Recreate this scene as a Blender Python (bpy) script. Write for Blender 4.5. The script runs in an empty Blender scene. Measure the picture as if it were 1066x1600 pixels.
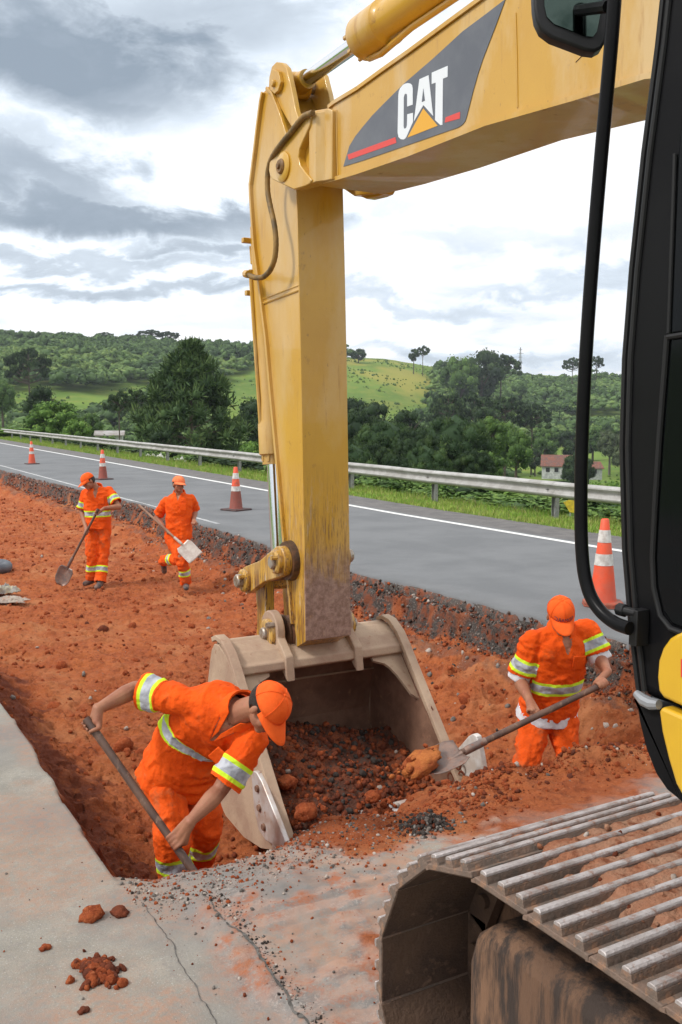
import bpy, bmesh, math, random
import numpy as np
from mathutils import Vector, Matrix, Quaternion
R = math.radians
random.seed(7); RNG = np.random.default_rng(11)
scene = bpy.context.scene
COL = scene.collection

# ---------------------------------------------------------------- camera
YAW, PIT, FPX, CZ = R(29.8), R(5.9), 1500., 2.04       # X = across the road, Y = along the road, Z = up
FW = np.array([math.sin(YAW)*math.cos(PIT), math.cos(YAW)*math.cos(PIT), -math.sin(PIT)])
RT = np.array([math.cos(YAW), -math.sin(YAW), 0.]); UP = np.cross(RT, FW)
C0 = np.array([0, 0, CZ])
cam_d = bpy.data.cameras.new("camera"); cam = bpy.data.objects.new("camera", cam_d); COL.objects.link(cam)
cam_d.sensor_fit = 'HORIZONTAL'; cam_d.sensor_width = 36; cam_d.lens = FPX/1066*36
cam_d.clip_start = .05; cam_d.clip_end = 6000
cam.matrix_world = Matrix(((RT[0], UP[0], -FW[0], 0), (RT[1], UP[1], -FW[1], 0), (RT[2], UP[2], -FW[2], CZ), (0, 0, 0, 1)))
scene.camera = cam
def P(x, y, ax, v):
    "world point seen at photo pixel x,y on the plane ax = v (ax 'd': at depth v)"
    r = FW+RT*(x-533)/FPX+UP*(800-y)/FPX
    if ax == 'd': return C0+r*v
    i = 'xyz'.index(ax); return C0+r*(v-C0[i])/r[i]
def J(p):
    d = np.asarray(p)-C0; k = d@FW
    return 533+FPX*(d@RT)/k, 800-FPX*(d@UP)/k, k

# ---------------------------------------------------------------- world, sun, exposure
SUN_EL, SUN_AZ = R(47), R(-82)          # high veiled sun, to the left of the view, compass style angle from +Y
world = bpy.data.worlds.new("World"); scene.world = world; world.use_nodes = True
wt = world.node_tree; wn = wt.nodes; wl = wt.links; wn.clear()
def wnode(t, **k):
    n = wn.new(t)
    for a, b in k.items(): setattr(n, a, b)
    return n
def wm(op, a, b=None, c=None, clamp=False):
    n = wnode('ShaderNodeMath', operation=op, use_clamp=clamp)
    for i, v in enumerate((a, b, c)):
        if v is None: continue
        if isinstance(v, (int, float)): n.inputs[i].default_value = v
        else: wl.new(v, n.inputs[i])
    return n.outputs[0]
sky = wnode('ShaderNodeTexSky', sky_type='NISHITA', sun_disc=False, sun_elevation=SUN_EL, sun_rotation=SUN_AZ)
tc = wnode('ShaderNodeTexCoord'); sp = wnode('ShaderNodeSeparateXYZ'); wl.new(tc.outputs['Generated'], sp.inputs[0])
X_, Y_, Z_ = sp.outputs
az = wm('ARCTAN2', X_, Y_); el = wm('ARCSINE', Z_)
# clouds live on a flat sheet overhead: project the direction on it
zc = wm('ADD', wm('MAXIMUM', Z_, 0.0), .20)
cv = wnode('ShaderNodeCombineXYZ'); wl.new(wm('DIVIDE', X_, zc), cv.inputs[0]); wl.new(wm('DIVIDE', Y_, zc), cv.inputs[1])
def wnoise(scale, det, rough, off, dist=0., flat=False):
    mp = wnode('ShaderNodeMapping'); mp.inputs['Location'].default_value = off; wl.new((cv.outputs[0] if flat else tc.outputs['Generated']), mp.inputs[0])
    if not flat: mp.inputs['Scale'].default_value = (1, 1, 2.1)
    n = wnode('ShaderNodeTexNoise'); n.inputs['Scale'].default_value = scale; n.inputs['Detail'].default_value = det
    n.inputs['Roughness'].default_value = rough; n.inputs['Distortion'].default_value = dist
    wl.new(mp.outputs[0], n.inputs[0]); return n.outputs[0]
nA = wnoise(2.2, 8, .56, (3.1, 1.7, 0), .3); nB = wnoise(5.0, 9, .60, (7.3, 2.2, 0), .4); nC = wnoise(15, 7, .62, (1.3, 9.2, 0), .4); nF = wnoise(2.6, 8, .6, (5.3, 4.2, 0), .4, True)
wob = wm('MULTIPLY', wm('SUBTRACT', nB, .5), .55)
wob2 = wm('MULTIPLY', wm('SUBTRACT', nC, .5), .22)
azw = wm('ADD', az, wm('ADD', wm('MULTIPLY', wm('SUBTRACT', nB, .5), .30), wm('MULTIPLY', wm('SUBTRACT', nC, .5), .10)))
elw = wm('ADD', el, wm('ADD', wm('MULTIPLY', wm('SUBTRACT', nA, .5), .10), wm('ADD', wm('MULTIPLY', wm('SUBTRACT', nB, .5), .085), wm('MULTIPLY', wm('SUBTRACT', nC, .5), .055))))
def blob(px, py, rx, ry, amp, tilt=0.):
    "dark cloud belly: soft ellipse in compass direction / elevation, edges broken by the noise"
    d = FW+RT*(px-533)/FPX+UP*(800-py)/FPX; d = d/np.linalg.norm(d)
    a0 = math.atan2(d[0], d[1]); e0 = math.asin(d[2])
    dx = wm('DIVIDE', wm('SUBTRACT', azw, a0), rx/FPX); dy = wm('DIVIDE', wm('SUBTRACT', elw, e0), ry/FPX)
    dy = wm('ADD', dy, wm('MULTIPLY', dx, tilt))
    r = wm('SQRT', wm('ADD', wm('MULTIPLY', dx, dx), wm('MULTIPLY', dy, dy)))
    r = wm('ADD', r, wm('MULTIPLY', wob, 1.3)); r = wm('ADD', r, wm('MULTIPLY', wob2, 2.2))
    mr = wnode('ShaderNodeMapRange', interpolation_type='SMOOTHSTEP')
    wl.new(r, mr.inputs[0]); mr.inputs[1].default_value = 1.42; mr.inputs[2].default_value = .22
    mr.inputs[3].default_value = 0; mr.inputs[4].default_value = amp
    return mr.outputs[0]
dark = None
for b in [(110, 85, 300, 95, 1.05, .25), (190, 150, 130, 60, .85, .2), (330, 35, 260, 70, .6, 0), (20, 20, 200, 60, .6, 0), (90, 295, 210, 60, .8, .25), (170, 352, 330, 30, .95, .1),
          (90, 415, 420, 14, .5, 0), (330, 398, 160, 16, .65, 0), (140, 462, 420, 15, .6, 0), (60, 240, 150, 40, .45, .1),
          (640, 480, 260, 14, .32, 0), (780, 380, 260, 22, .25, .1), (700, 545, 330, 12, .3, 0), (900, 440, 160, 14, .3, 0), (620, 330, 140, 22, .2, 0),
          (-500, 200, 420, 120, .8, .1), (1700, 260, 520, 90, .5, 0)]:
    v = blob(*b); dark = v if dark is None else wm('MAXIMUM', dark, v)
gen = wnode('ShaderNodeMapRange', interpolation_type='SMOOTHSTEP'); wl.new(nA, gen.inputs[0])
gen.inputs[1].default_value = .47; gen.inputs[2].default_value = .66; gen.inputs[3].default_value = 0; gen.inputs[4].default_value = .5
dark = wm('ADD', dark, wm('MULTIPLY', gen.outputs[0], .34), clamp=True)
dark = wm('ADD', dark, wm('MULTIPLY', wm('SUBTRACT', nC, .5), .40), clamp=True)
lowb = wnode('ShaderNodeMapRange'); wl.new(el, lowb.inputs[0]); lowb.inputs[1].default_value = .22; lowb.inputs[2].default_value = .02; lowb.inputs[3].default_value = 0; lowb.inputs[4].default_value = 1
st_ = wnode('ShaderNodeMapRange', interpolation_type='SMOOTHSTEP'); wl.new(nF, st_.inputs[0]); st_.inputs[1].default_value = .44; st_.inputs[2].default_value = .60; st_.inputs[3].default_value = 0; st_.inputs[4].default_value = .24
dark = wm('ADD', dark, wm('MULTIPLY', st_.outputs[0], lowb.outputs[0]), clamp=True)
ramp = wnode('ShaderNodeValToRGB'); wl.new(dark, ramp.inputs[0])
e = ramp.color_ramp.elements
e[0].position = 0; e[0].color = (1.0, 1.0, 1.0, 1); e[1].position = 1; e[1].color = (.27, .33, .405, 1)
m_ = e.new(.10); m_.color = (.91, .94, .98, 1); m_ = e.new(.35); m_.color = (.66, .74, .83, 1); m_ = e.new(.7); m_.color = (.42, .485, .565, 1)
bright = wnode('ShaderNodeMix', data_type='RGBA', blend_type='MULTIPLY'); bright.inputs[0].default_value = 1
wl.new(ramp.outputs[0], bright.inputs[6]); bright.inputs[7].default_value = (12.2, 12.2, 12.2, 1)
cover = wnode('ShaderNodeMapRange'); wl.new(nB, cover.inputs[0])      # thin spots let a little of the blue sky through
cover.inputs[1].default_value = .25; cover.inputs[2].default_value = .45; cover.inputs[3].default_value = .82; cover.inputs[4].default_value = .985
mixs = wnode('ShaderNodeMix', data_type='RGBA'); wl.new(cover.outputs[0], mixs.inputs[0]); wl.new(sky.outputs[0], mixs.inputs[6]); wl.new(bright.outputs[2], mixs.inputs[7])
bg = wnode('ShaderNodeBackground'); bg.inputs[1].default_value = .1; wl.new(mixs.outputs[2], bg.inputs[0])
wo = wnode('ShaderNodeOutputWorld'); wl.new(bg.outputs[0], wo.inputs[0])
world.cycles.sampling_method = 'MANUAL'; world.cycles.sample_map_resolution = 512
sun_d = bpy.data.lights.new("sun", 'SUN'); sun_d.energy = 2.6; sun_d.angle = R(10); sun_d.color = (1, .96, .9)
sun = bpy.data.objects.new("sun", sun_d); COL.objects.link(sun)
sdir = Vector((math.sin(SUN_AZ)*math.cos(SUN_EL), math.cos(SUN_AZ)*math.cos(SUN_EL), math.sin(SUN_EL)))
sun.rotation_euler = sdir.to_track_quat('Z', 'Y').to_euler()
vs = scene.view_settings; scene.display_settings.display_device = 'sRGB'
vs.view_transform = 'Standard'; vs.look = 'None'; vs.gamma = 1; vs.use_curve_mapping = False; vs.exposure = 0.0
cy = scene.cycles; cy.max_bounces = 5; cy.diffuse_bounces = 3; cy.glossy_bounces = 3; cy.transparent_max_bounces = 8; cy.transmission_bounces = 3
cy.use_denoising = True; cy.caustics_reflective = False; cy.caustics_refractive = False

# ---------------------------------------------------------------- numpy noise
def _h(ix, iy, iz, s):
    n = (ix.astype(np.int64)*374761393+iy.astype(np.int64)*668265263+iz.astype(np.int64)*2147483647+s*974711) & 0xffffffff
    n = ((n ^ (n >> 13))*1274126177) & 0xffffffff
    n = ((n ^ (n >> 16))*2246822519) & 0xffffffff
    return ((n ^ (n >> 15)) & 0xffffff)/float(0xffffff)
def vnoise(p, s=0):
    p = np.asarray(p, float); i = np.floor(p); f = p-i; f = f*f*(3-2*f); i = i.astype(np.int64); out = 0
    for dx in (0, 1):
        wx = f[:, 0] if dx else 1-f[:, 0]
        for dy in (0, 1):
            wy = f[:, 1] if dy else 1-f[:, 1]
            for dz in (0, 1):
                wz = f[:, 2] if dz else 1-f[:, 2]
                out = out+wx*wy*wz*_h(i[:, 0]+dx, i[:, 1]+dy, i[:, 2]+dz, s)
    return out*2-1
def fbm(p, o=4, s=0, g=.5, l=2.03):
    a = 1; r = 0; q = np.asarray(p, float)
    for k in range(o): r = r+a*vnoise(q, s+k*17); a *= g; q = q*l+3.7
    return r
def sstep(a, b, x): t = np.clip((x-a)/(b-a), 0, 1); return t*t*(3-2*t)

# ---------------------------------------------------------------- materials
def mat(name, base, rough=.6, metal=0., c2=None, vs_=3., lo=.4, hi=.6, c3=None, s3=12., lo3=.55, hi3=.65, bump=0., bs=30., bump2=0., bs2=6.,
        coat=0., det=6., attr=None, stretch=None, spec=.5, r2=None):
    m = bpy.data.materials.new(name); m.use_nodes = True; t = m.node_tree; n = t.nodes; l = t.links
    b = n['Principled BSDF']; b.inputs['Roughness'].default_value = rough; b.inputs['Metallic'].default_value = metal
    b.inputs['Base Color'].default_value = (*base, 1); b.inputs['Coat Weight'].default_value = coat; b.inputs['Specular IOR Level'].default_value = spec
    tcn = n.new('ShaderNodeTexCoord'); src = tcn.outputs['Object']
    if stretch:
        mp = n.new('ShaderNodeMapping'); mp.inputs['Scale'].default_value = stretch; l.new(src, mp.inputs[0]); src = mp.outputs[0]
    def noise(sc, d=det, ro=.6):
        x = n.new('ShaderNodeTexNoise'); x.inputs['Scale'].default_value = sc; x.inputs['Detail'].default_value = d; x.inputs['Roughness'].default_value = ro
        l.new(src, x.inputs[0]); return x.outputs[0]
    def mr(v, a, c):
        x = n.new('ShaderNodeMapRange'); l.new(v, x.inputs[0]); x.inputs[1].default_value = a; x.inputs[2].default_value = c; return x.outputs[0]
    cur = None
    def mix(fac, colr):
        nonlocal cur
        x = n.new('ShaderNodeMix'); x.data_type = 'RGBA'; l.new(fac, x.inputs[0])
        if cur is None: x.inputs[6].default_value = (*base, 1)
        else: l.new(cur, x.inputs[6])
        x.inputs[7].default_value = (*colr, 1); cur = x.outputs[2]
    if c2: mix(mr(noise(vs_), lo, hi), c2)
    if c3:
        f3 = mr(noise(s3, 8, .7), lo3, hi3); mix(f3, c3)
        if r2 is not None:
            x = n.new('ShaderNodeMapRange'); l.new(f3, x.inputs[0]); x.inputs[3].default_value = rough; x.inputs[4].default_value = r2; l.new(x.outputs[0], b.inputs['Roughness'])
    if attr:
        for an, colr in attr:
            at = n.new('ShaderNodeAttribute'); at.attribute_name = an; mix(at.outputs['Fac'], colr)
    if cur is not None: l.new(cur, b.inputs['Base Color'])
    last = None
    for st, sc in ((bump, bs), (bump2, bs2)):
        if st:
            bn = n.new('ShaderNodeBump'); bn.inputs['Strength'].default_value = min(1, st*1); bn.inputs['Distance'].default_value = .02 if sc > 15 else .06
            l.new(noise(sc, 6, .65), bn.inputs['Height'])
            if last: l.new(last, bn.inputs['Normal'])
            last = bn.outputs[0]
    if last: l.new(last, b.inputs['Normal'])
    return m
def nt(m):
    t = m.node_tree; return t, t.nodes, t.links, t.nodes['Principled BSDF']

# ---------------------------------------------------------------- mesh builder
class MB:
    def __init__(s): s.v = []; s.f = []; s.m = []
    def add(s, v, f, m=0):
        k = len(s.v); s.v += [tuple(map(float, q)) for q in v]; s.f += [tuple(i+k for i in q) for q in f]; s.m += [m]*len(f); return s
    def box(s, c, d, rot=None, m=0):
        h = np.array(d)/2; v = np.array([[x, y, z] for x in (-1, 1) for y in (-1, 1) for z in (-1, 1)])*h
        if rot is not None: v = v@np.array(rot.to_matrix() if hasattr(rot, 'to_matrix') else rot).T
        return s.add(v+np.array(c), [(0, 1, 3, 2), (4, 6, 7, 5), (0, 4, 5, 1), (2, 3, 7, 6), (0, 2, 6, 4), (1, 5, 7, 3)], m)
    def prism(s, pts, ax, a, b, m=0):
        "outline pts (2D, in the two axes other than ax, cyclic order yz / xz / xy) extruded a..b along ax"
        n = len(pts); i = 'xyz'.index(ax)
        def mk(p, w): q = [p[0], p[1]]; q.insert(i, w); return q
        v = [mk(p, a) for p in pts]+[mk(p, b) for p in pts]
        f = [tuple(range(n)), tuple(range(2*n-1, n-1, -1))]+[(k, k+n, (k+1) % n+n, (k+1) % n) for k in range(n)]
        return s.add(v, f, m)
    def loft(s, rings, cap=True, closed=False, m=0):
        n = len(rings[0]); v = [p for r in rings for p in r]; f = []
        L = len(rings)
        for i in range(L if closed else L-1):
            j = (i+1) % L
            for k in range(n): f.append((i*n+k, i*n+(k+1) % n, j*n+(k+1) % n, j*n+k))
        if cap and not closed: f += [tuple(range(n-1, -1, -1)), tuple((L-1)*n+k for k in range(n))]
        return s.add(v, f, m)
    def tube(s, path, r, n=12, cap=True, closed=False, m=0, flat=1., upv=None):
        path = [np.array(p, float) for p in path]; L = len(path)
        rs = r if hasattr(r, '__len__') else [r]*L; rings = []; ref = None
        for i, p in enumerate(path):
            a = path[(i-1) % L] if (closed or i > 0) else p; b = path[(i+1) % L] if (closed or i < L-1) else p
            t = b-a; t = t/(np.linalg.norm(t)+1e-9)
            if ref is None:
                ref = np.array(upv, float) if upv is not None else (np.array([0, 0, 1.]) if abs(t[2]) < .9 else np.array([1., 0, 0]))
            x = ref-t*(ref@t); x /= np.linalg.norm(x)+1e-9; ref = x; y = np.cross(t, x)
            rings.append([p+rs[i]*(flat*x*math.cos(q)+y*math.sin(q)) for q in np.linspace(0, 2*math.pi, n, endpoint=False)])
        return s.loft(rings, cap, closed, m)
    def lathe(s, prof, n=32, c=(0, 0, 0), ax='z', m=0, cap=True):
        rings = []
        for (r, h) in prof:
            rg = []
            for q in np.linspace(0, 2*math.pi, n, endpoint=False):
                a, b = r*math.cos(q), r*math.sin(q)
                rg.append({'z': (c[0]+a, c[1]+b, c[2]+h), 'x': (c[0]+h, c[1]+a, c[2]+b), 'y': (c[0]+b, c[1]+h, c[2]+a)}[ax])
            rings.append(rg)
        return s.loft(rings, cap, m=m)
    def ball(s, c, r, n=12, k=8, frame=None, m=0):
        r = np.array(r if hasattr(r, '__len__') else (r, r, r), float); v = [(0, 0, -1)]
        for j in range(1, k):
            ph = math.pi*j/k
            v += [(math.sin(ph)*math.cos(q), math.sin(ph)*math.sin(q), -math.cos(ph)) for q in np.linspace(0, 2*math.pi, n, endpoint=False)]
        v.append((0, 0, 1)); v = np.array(v)*r
        if frame is not None: v = v@np.array(frame)          # rows of frame = local axes in world
        f = [(0, 1+(q+1) % n, 1+q) for q in range(n)]
        for j in range(k-2):
            o = 1+j*n; f += [(o+q, o+(q+1) % n, o+n+(q+1) % n, o+n+q) for q in range(n)]
        o = 1+(k-2)*n; t = len(v)-1; f += [(o+q, o+(q+1) % n, t) for q in range(n)]
        return s.add(v+np.array(c), f, m)
    def build(s, name, mats, parent=None, smooth=35, bevel=0., bseg=2, loc=None, fix=True):
        me = bpy.data.meshes.new(name); me.from_pydata(s.v, [], s.f)
        for mm in (mats if isinstance(mats, (list, tuple)) else [mats]): me.materials.append(mm)
        if any(s.m): me.polygons.foreach_set('material_index', s.m)
        if fix:
            bm = bmesh.new(); bm.from_mesh(me); bmesh.ops.recalc_face_normals(bm, faces=bm.faces); bm.to_mesh(me); bm.free()
        return link(name, me, parent, smooth, bevel, bseg)
def link(name, me, parent=None, smooth=35, bevel=0., bseg=2):
    if smooth: me.shade_smooth(); me.set_sharp_from_angle(angle=R(smooth))
    o = bpy.data.objects.new(name, me); COL.objects.link(o)
    if bevel:
        b = o.modifiers.new('bevel', 'BEVEL'); b.width = bevel; b.segments = bseg; b.limit_method = 'ANGLE'; b.angle_limit = R(40); b.harden_normals = False
    if parent is not None: put(o, parent)
    return o
def put(o, parent):
    o.parent = parent
    p = parent; L = Vector((0, 0, 0))
    while p is not None: L = L+p.location; p = p.parent
    if parent.get('local_space'): return o
    o.matrix_parent_inverse = Matrix.Translation(-root_loc(parent)) if parent.type == 'EMPTY' else Matrix.Identity(4)
    return o
def root_loc(p): return Vector(p.location)
def tag(o, label=None, cat=None, group=None, kind=None):
    for k, v in (('label', label), ('category', cat), ('group', group), ('kind', kind)):
        if v: o[k] = v
    return o
def thing(name, label, cat, loc=(0, 0, 0), group=None, local=False):
    o = bpy.data.objects.new(name, None); COL.objects.link(o); o.location = loc; o.empty_display_size = .1
    if local: o['local_space'] = 1
    return tag(o, label, cat, group)
def mesh_np(name, V, Fq, mats, smooth=0, kind=None, mi=None):
    "big mesh from numpy arrays; Fq (n,3) or (n,4)"
    me = bpy.data.meshes.new(name); V = np.asarray(V, np.float32); Fq = np.asarray(Fq, np.int32); k = Fq.shape[1]
    me.vertices.add(len(V)); me.vertices.foreach_set('co', V.ravel())
    me.loops.add(Fq.size); me.loops.foreach_set('vertex_index', Fq.ravel())
    me.polygons.add(len(Fq)); me.polygons.foreach_set('loop_start', np.arange(0, Fq.size, k, dtype=np.int32))
    if mi is not None: me.polygons.foreach_set('material_index', np.asarray(mi, np.int32))
    me.update(calc_edges=True); me.validate(verbose=False)
    for mm in (mats if isinstance(mats, (list, tuple)) else [mats]): me.materials.append(mm)
    if smooth: me.shade_smooth()
    o = bpy.data.objects.new(name, me); COL.objects.link(o)
    if kind: o['kind'] = kind
    return o
def fattr(me, name, vals, domain='POINT'):
    a = me.attributes.new(name, 'FLOAT', domain); a.data.foreach_set('value', np.asarray(vals, np.float32))
def children(o): return [c for c in bpy.data.objects if c.parent == o]
def copy_tree(o, kids, parent=None):
    c = o.copy(); COL.objects.link(c)
    if parent is not None: c.parent = parent
    for ch in kids.get(o.name, []): copy_tree(ch, kids, c)
    return c
def kid_map():
    d = {}
    for q in bpy.data.objects:
        if q.parent: d.setdefault(q.parent.name, []).append(q)
    return d

# ================================================================ GROUND
def xl_(y): return 1.13+.018*(np.clip(y, 3, 9)-4)+.035*fbm(np.c_[y*1.1, y*0+1, y*0], 4, 3)+.007*fbm(np.c_[y*6, y*0+1, y*0], 4, 6)
def xr_(y): return np.interp(y, [5, 8, 10.5, 17, 21, 26, 35, 60], [6.30, 6.34, 6.15, 6.5, 6.72, 6.62, 6.5, 6.6])+.05*fbm(np.c_[y*1.3, y*0+5, y*0], 4, 4)
def ye_(x): return np.interp(x, [0, 1.1, 1.3, 1.9, 2.6, 4.2, 6.4], [4.0, 3.97, 3.83, 3.87, 3.98, 3.9, 3.9])+.04*fbm(np.c_[x*1.6, x*0+9, x*0], 4, 5)
def white_x(y): return 10.5+.034*max(0, y-16)
def inner_x(y): return 6.72+.012*max(0, y-16)
def rail_x(y): return 12.6+.04*max(0, y-17)
def pave_x(y): return 11.75+.038*max(0, y-16)
def depth_(x, y): return .60+.30*np.exp(-(((x-4.7)/1.15)**2+((y-5.9)/1.4)**2))
def near_h(x, y):
    dl, de, dr = x-xl_(y), y-ye_(x), xr_(y)-x
    D = depth_(x, y)
    n1 = fbm(np.c_[x*.9, y*.9, x*0], 5, 21); n2 = fbm(np.c_[x*5, y*5, x*0], 4, 22); n3 = fbm(np.c_[x*17, y*17, x*0], 3, 23)
    wob = .10*fbm(np.c_[x*2.2, y*2.2, x*0+3], 4, 24)
    zl = -.08*sstep(0, .015, dl)-(D-.08)*(.58*sstep(.0, .20, dl+wob*.35*sstep(0, .1, dl))+.42*sstep(.12, .66, dl+wob*.9*sstep(0, .2, dl)))+.016*fbm(np.c_[y*13, x*1.5, x*0], 4, 27)*sstep(.02, .1, dl)*(1-sstep(.4, .7, dl))
    ze = -D*sstep(0, .75, de+wob*.9)
    zr = -np.interp(dr+.25*np.clip(wob, -.08, .12)*sstep(.02, .1, dr), [0, .012, .10, .15, .24, .30], [0, .09, .12, .33, .41, .43])*1.0
    zr = np.where(dr < .26, zr, np.minimum(zr, -.42-(D-.42)*sstep(.22, .95, dr+wob*2.2)))
    zr = np.where(dr <= 0, 0, zr)
    z = np.maximum(np.maximum(zl, ze), zr)
    inside = (dl > 0) & (de > 0) & (dr > 0)
    z = np.where(inside, z, 0)
    fl = sstep(.05, .4, -z)
    lump = np.clip(n2, -.4, 1)
    z = z+fl*(.050*n1+.030*lump+.014*n3+.014*fbm(np.c_[x*40, y*40, x*0], 2, 29))
    # loose soil pushed up at the front rim, right of the bucket, and tipped before the worker
    m = sstep(2.9, 3.7, x)*(1-sstep(5.6, 6.2, x))*np.exp(-((y-4.28)/.38)**2)
    z = z+m*(.05+.04*n2+.02*n3)
    m2 = np.exp(-(((x-3.95)/.30)**2+((y-4.2)/.24)**2)); z = z+m2*(.06+.05*n2+.02*n3)
    m2 = np.exp(-(((x-2.9)/.6)**2+((y-4.35)/.2)**2)); z = z+m2*(.13+.05*n2+.02*n3)
    # churned ground in front of the tracks, with printed grouser ridges
    rough = sstep(1.25, 1.75, x+.35*(3.6-y)*.25)*(1-sstep(0, .25, de))
    ridge = np.abs(((y*1/.068+.4*n1) % 1)-.5)*2
    pr = np.exp(-((x-1.85)/.38)**4)*np.exp(-((y-2.95)/.62)**4)
    z = z+rough*(.012*n2+.006*n3+.012*n1)+pr*.010*(sstep(.3, .7, ridge)-.5)
    step = sstep(-.02, .05, x-(1.30+.055*fbm(np.c_[y*2, y*0, y*0], 3, 33)+.10*(3.55-y)*0.35))*(1-sstep(3.5, 3.75, y))*sstep(1.0, 1.5, y)
    z = z+.022*step*(de < 0)
    z = z+(~inside)*.003*n1
    return z
def span(parts):
    out = []
    for a, b, s in parts: out += list(np.arange(a, b, s))
    return np.array(out)
gx = span([(-12, -2, .5), (-2, .9, .06), (.9, 2.0, .014), (2.0, 6.0, .024), (6.0, 6.9, .013), (6.9, 7.2, .1)])
gy = span([(-6, 1, .5), (1, 2.6, .05), (2.6, 3.7, .02), (3.7, 5.0, .015), (5.0, 9, .025), (9, 16, .04), (16, 26, .075), (26, 45, .18), (45, 80, .6)])
GX, GY = np.meshgrid(gx, gy); gxf, gyf = GX.ravel(), GY.ravel()
gz = near_h(gxf, gyf)
nx_, ny_ = len(gx), len(gy)
ii = np.arange(nx_*ny_).reshape(ny_, nx_)
Q = np.stack([ii[:-1, :-1], ii[:-1, 1:], ii[1:, 1:], ii[1:, :-1]], -1).reshape(-1, 4)
V = np.c_[gxf, gyf, gz]
# push the steep faces about a little so they are not smooth ramps
sl = np.gradient(gz.reshape(ny_, nx_), gx, axis=1).ravel(); sl2 = np.gradient(gz.reshape(ny_, nx_), gy, axis=0).ravel()
st = np.clip((np.abs(sl)+np.abs(sl2))/1.2, 0, 1)*(gz < -.05)
q3 = V*9; V[:, 0] += st*.034*fbm(q3, 4, 41); V[:, 1] += st*.030*fbm(q3, 4, 42); V[:, 2] += st*.020*fbm(q3*1.7, 3, 43)
ground_groups = {}
dlv, dev, drv = gxf-xl_(gyf), gyf-ye_(gxf), xr_(gyf)-gxf
soil = sstep(.03, .075, -gz)
nz = fbm(np.c_[gxf*1.4, gyf*1.4, gxf*0], 5, 51); nz2 = fbm(np.c_[gxf*6, gyf*6, gxf*0], 4, 52)
rim = sstep(-.70, -.12, dev)*sstep(1.9, 2.7, gxf+.4*nz)
outp = np.clip(sstep(.15, .6, nz*.8+nz2*.5-.55+1.2*rim), 0, 1)*sstep(1.2, 1.8, gxf+.2*nz)
outp = np.maximum(outp, sstep(.5, .8, rim+.35*nz+.3*nz2)*(gxf > 2))
outp = np.maximum(outp, (gxf > 3.0)*sstep(3.3, 3.9, gyf+.3*nz)*(1-.55*sstep(.1, .5, nz2)))
soil = np.maximum(soil, outp*(gyf < 5)*sstep(2.9, 3.3, gyf+.2*nz2))
dust = np.clip(.8*sstep(-.2, .45, nz+.3*nz2)+.6*np.exp(-(((gxf-.75)/.28)**2+((gyf-3.15)/.35)**2))+.5*sstep(.1, .5, nz2)*(gxf > 1.35), 0, 1)*(1-soil)*.62
dust = np.clip(dust+.5*sstep(.0, .5, nz+.2*nz2)*(gxf < .3)*(gyf > 4.5), 0, .75)
grav = sstep(-.2, -.1, drv)*(gyf > 4.2)*(1-sstep(.17, .27, drv+.10*nz2))*(gz > -.47)*(1-.5*sstep(.15, .5, nz2)*(drv > .05))
grav = np.maximum(grav, (1-sstep(.0, .07, np.abs(drv-.4)-.12*(nz2+.3)))*.5*(gz < -.3))*(gyf > 4.6)
ash = sstep(1.25, 1.5, gxf+.25*nz)*(gyf < 3.95)*sstep(-.2, .35, nz2+.3)
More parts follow.
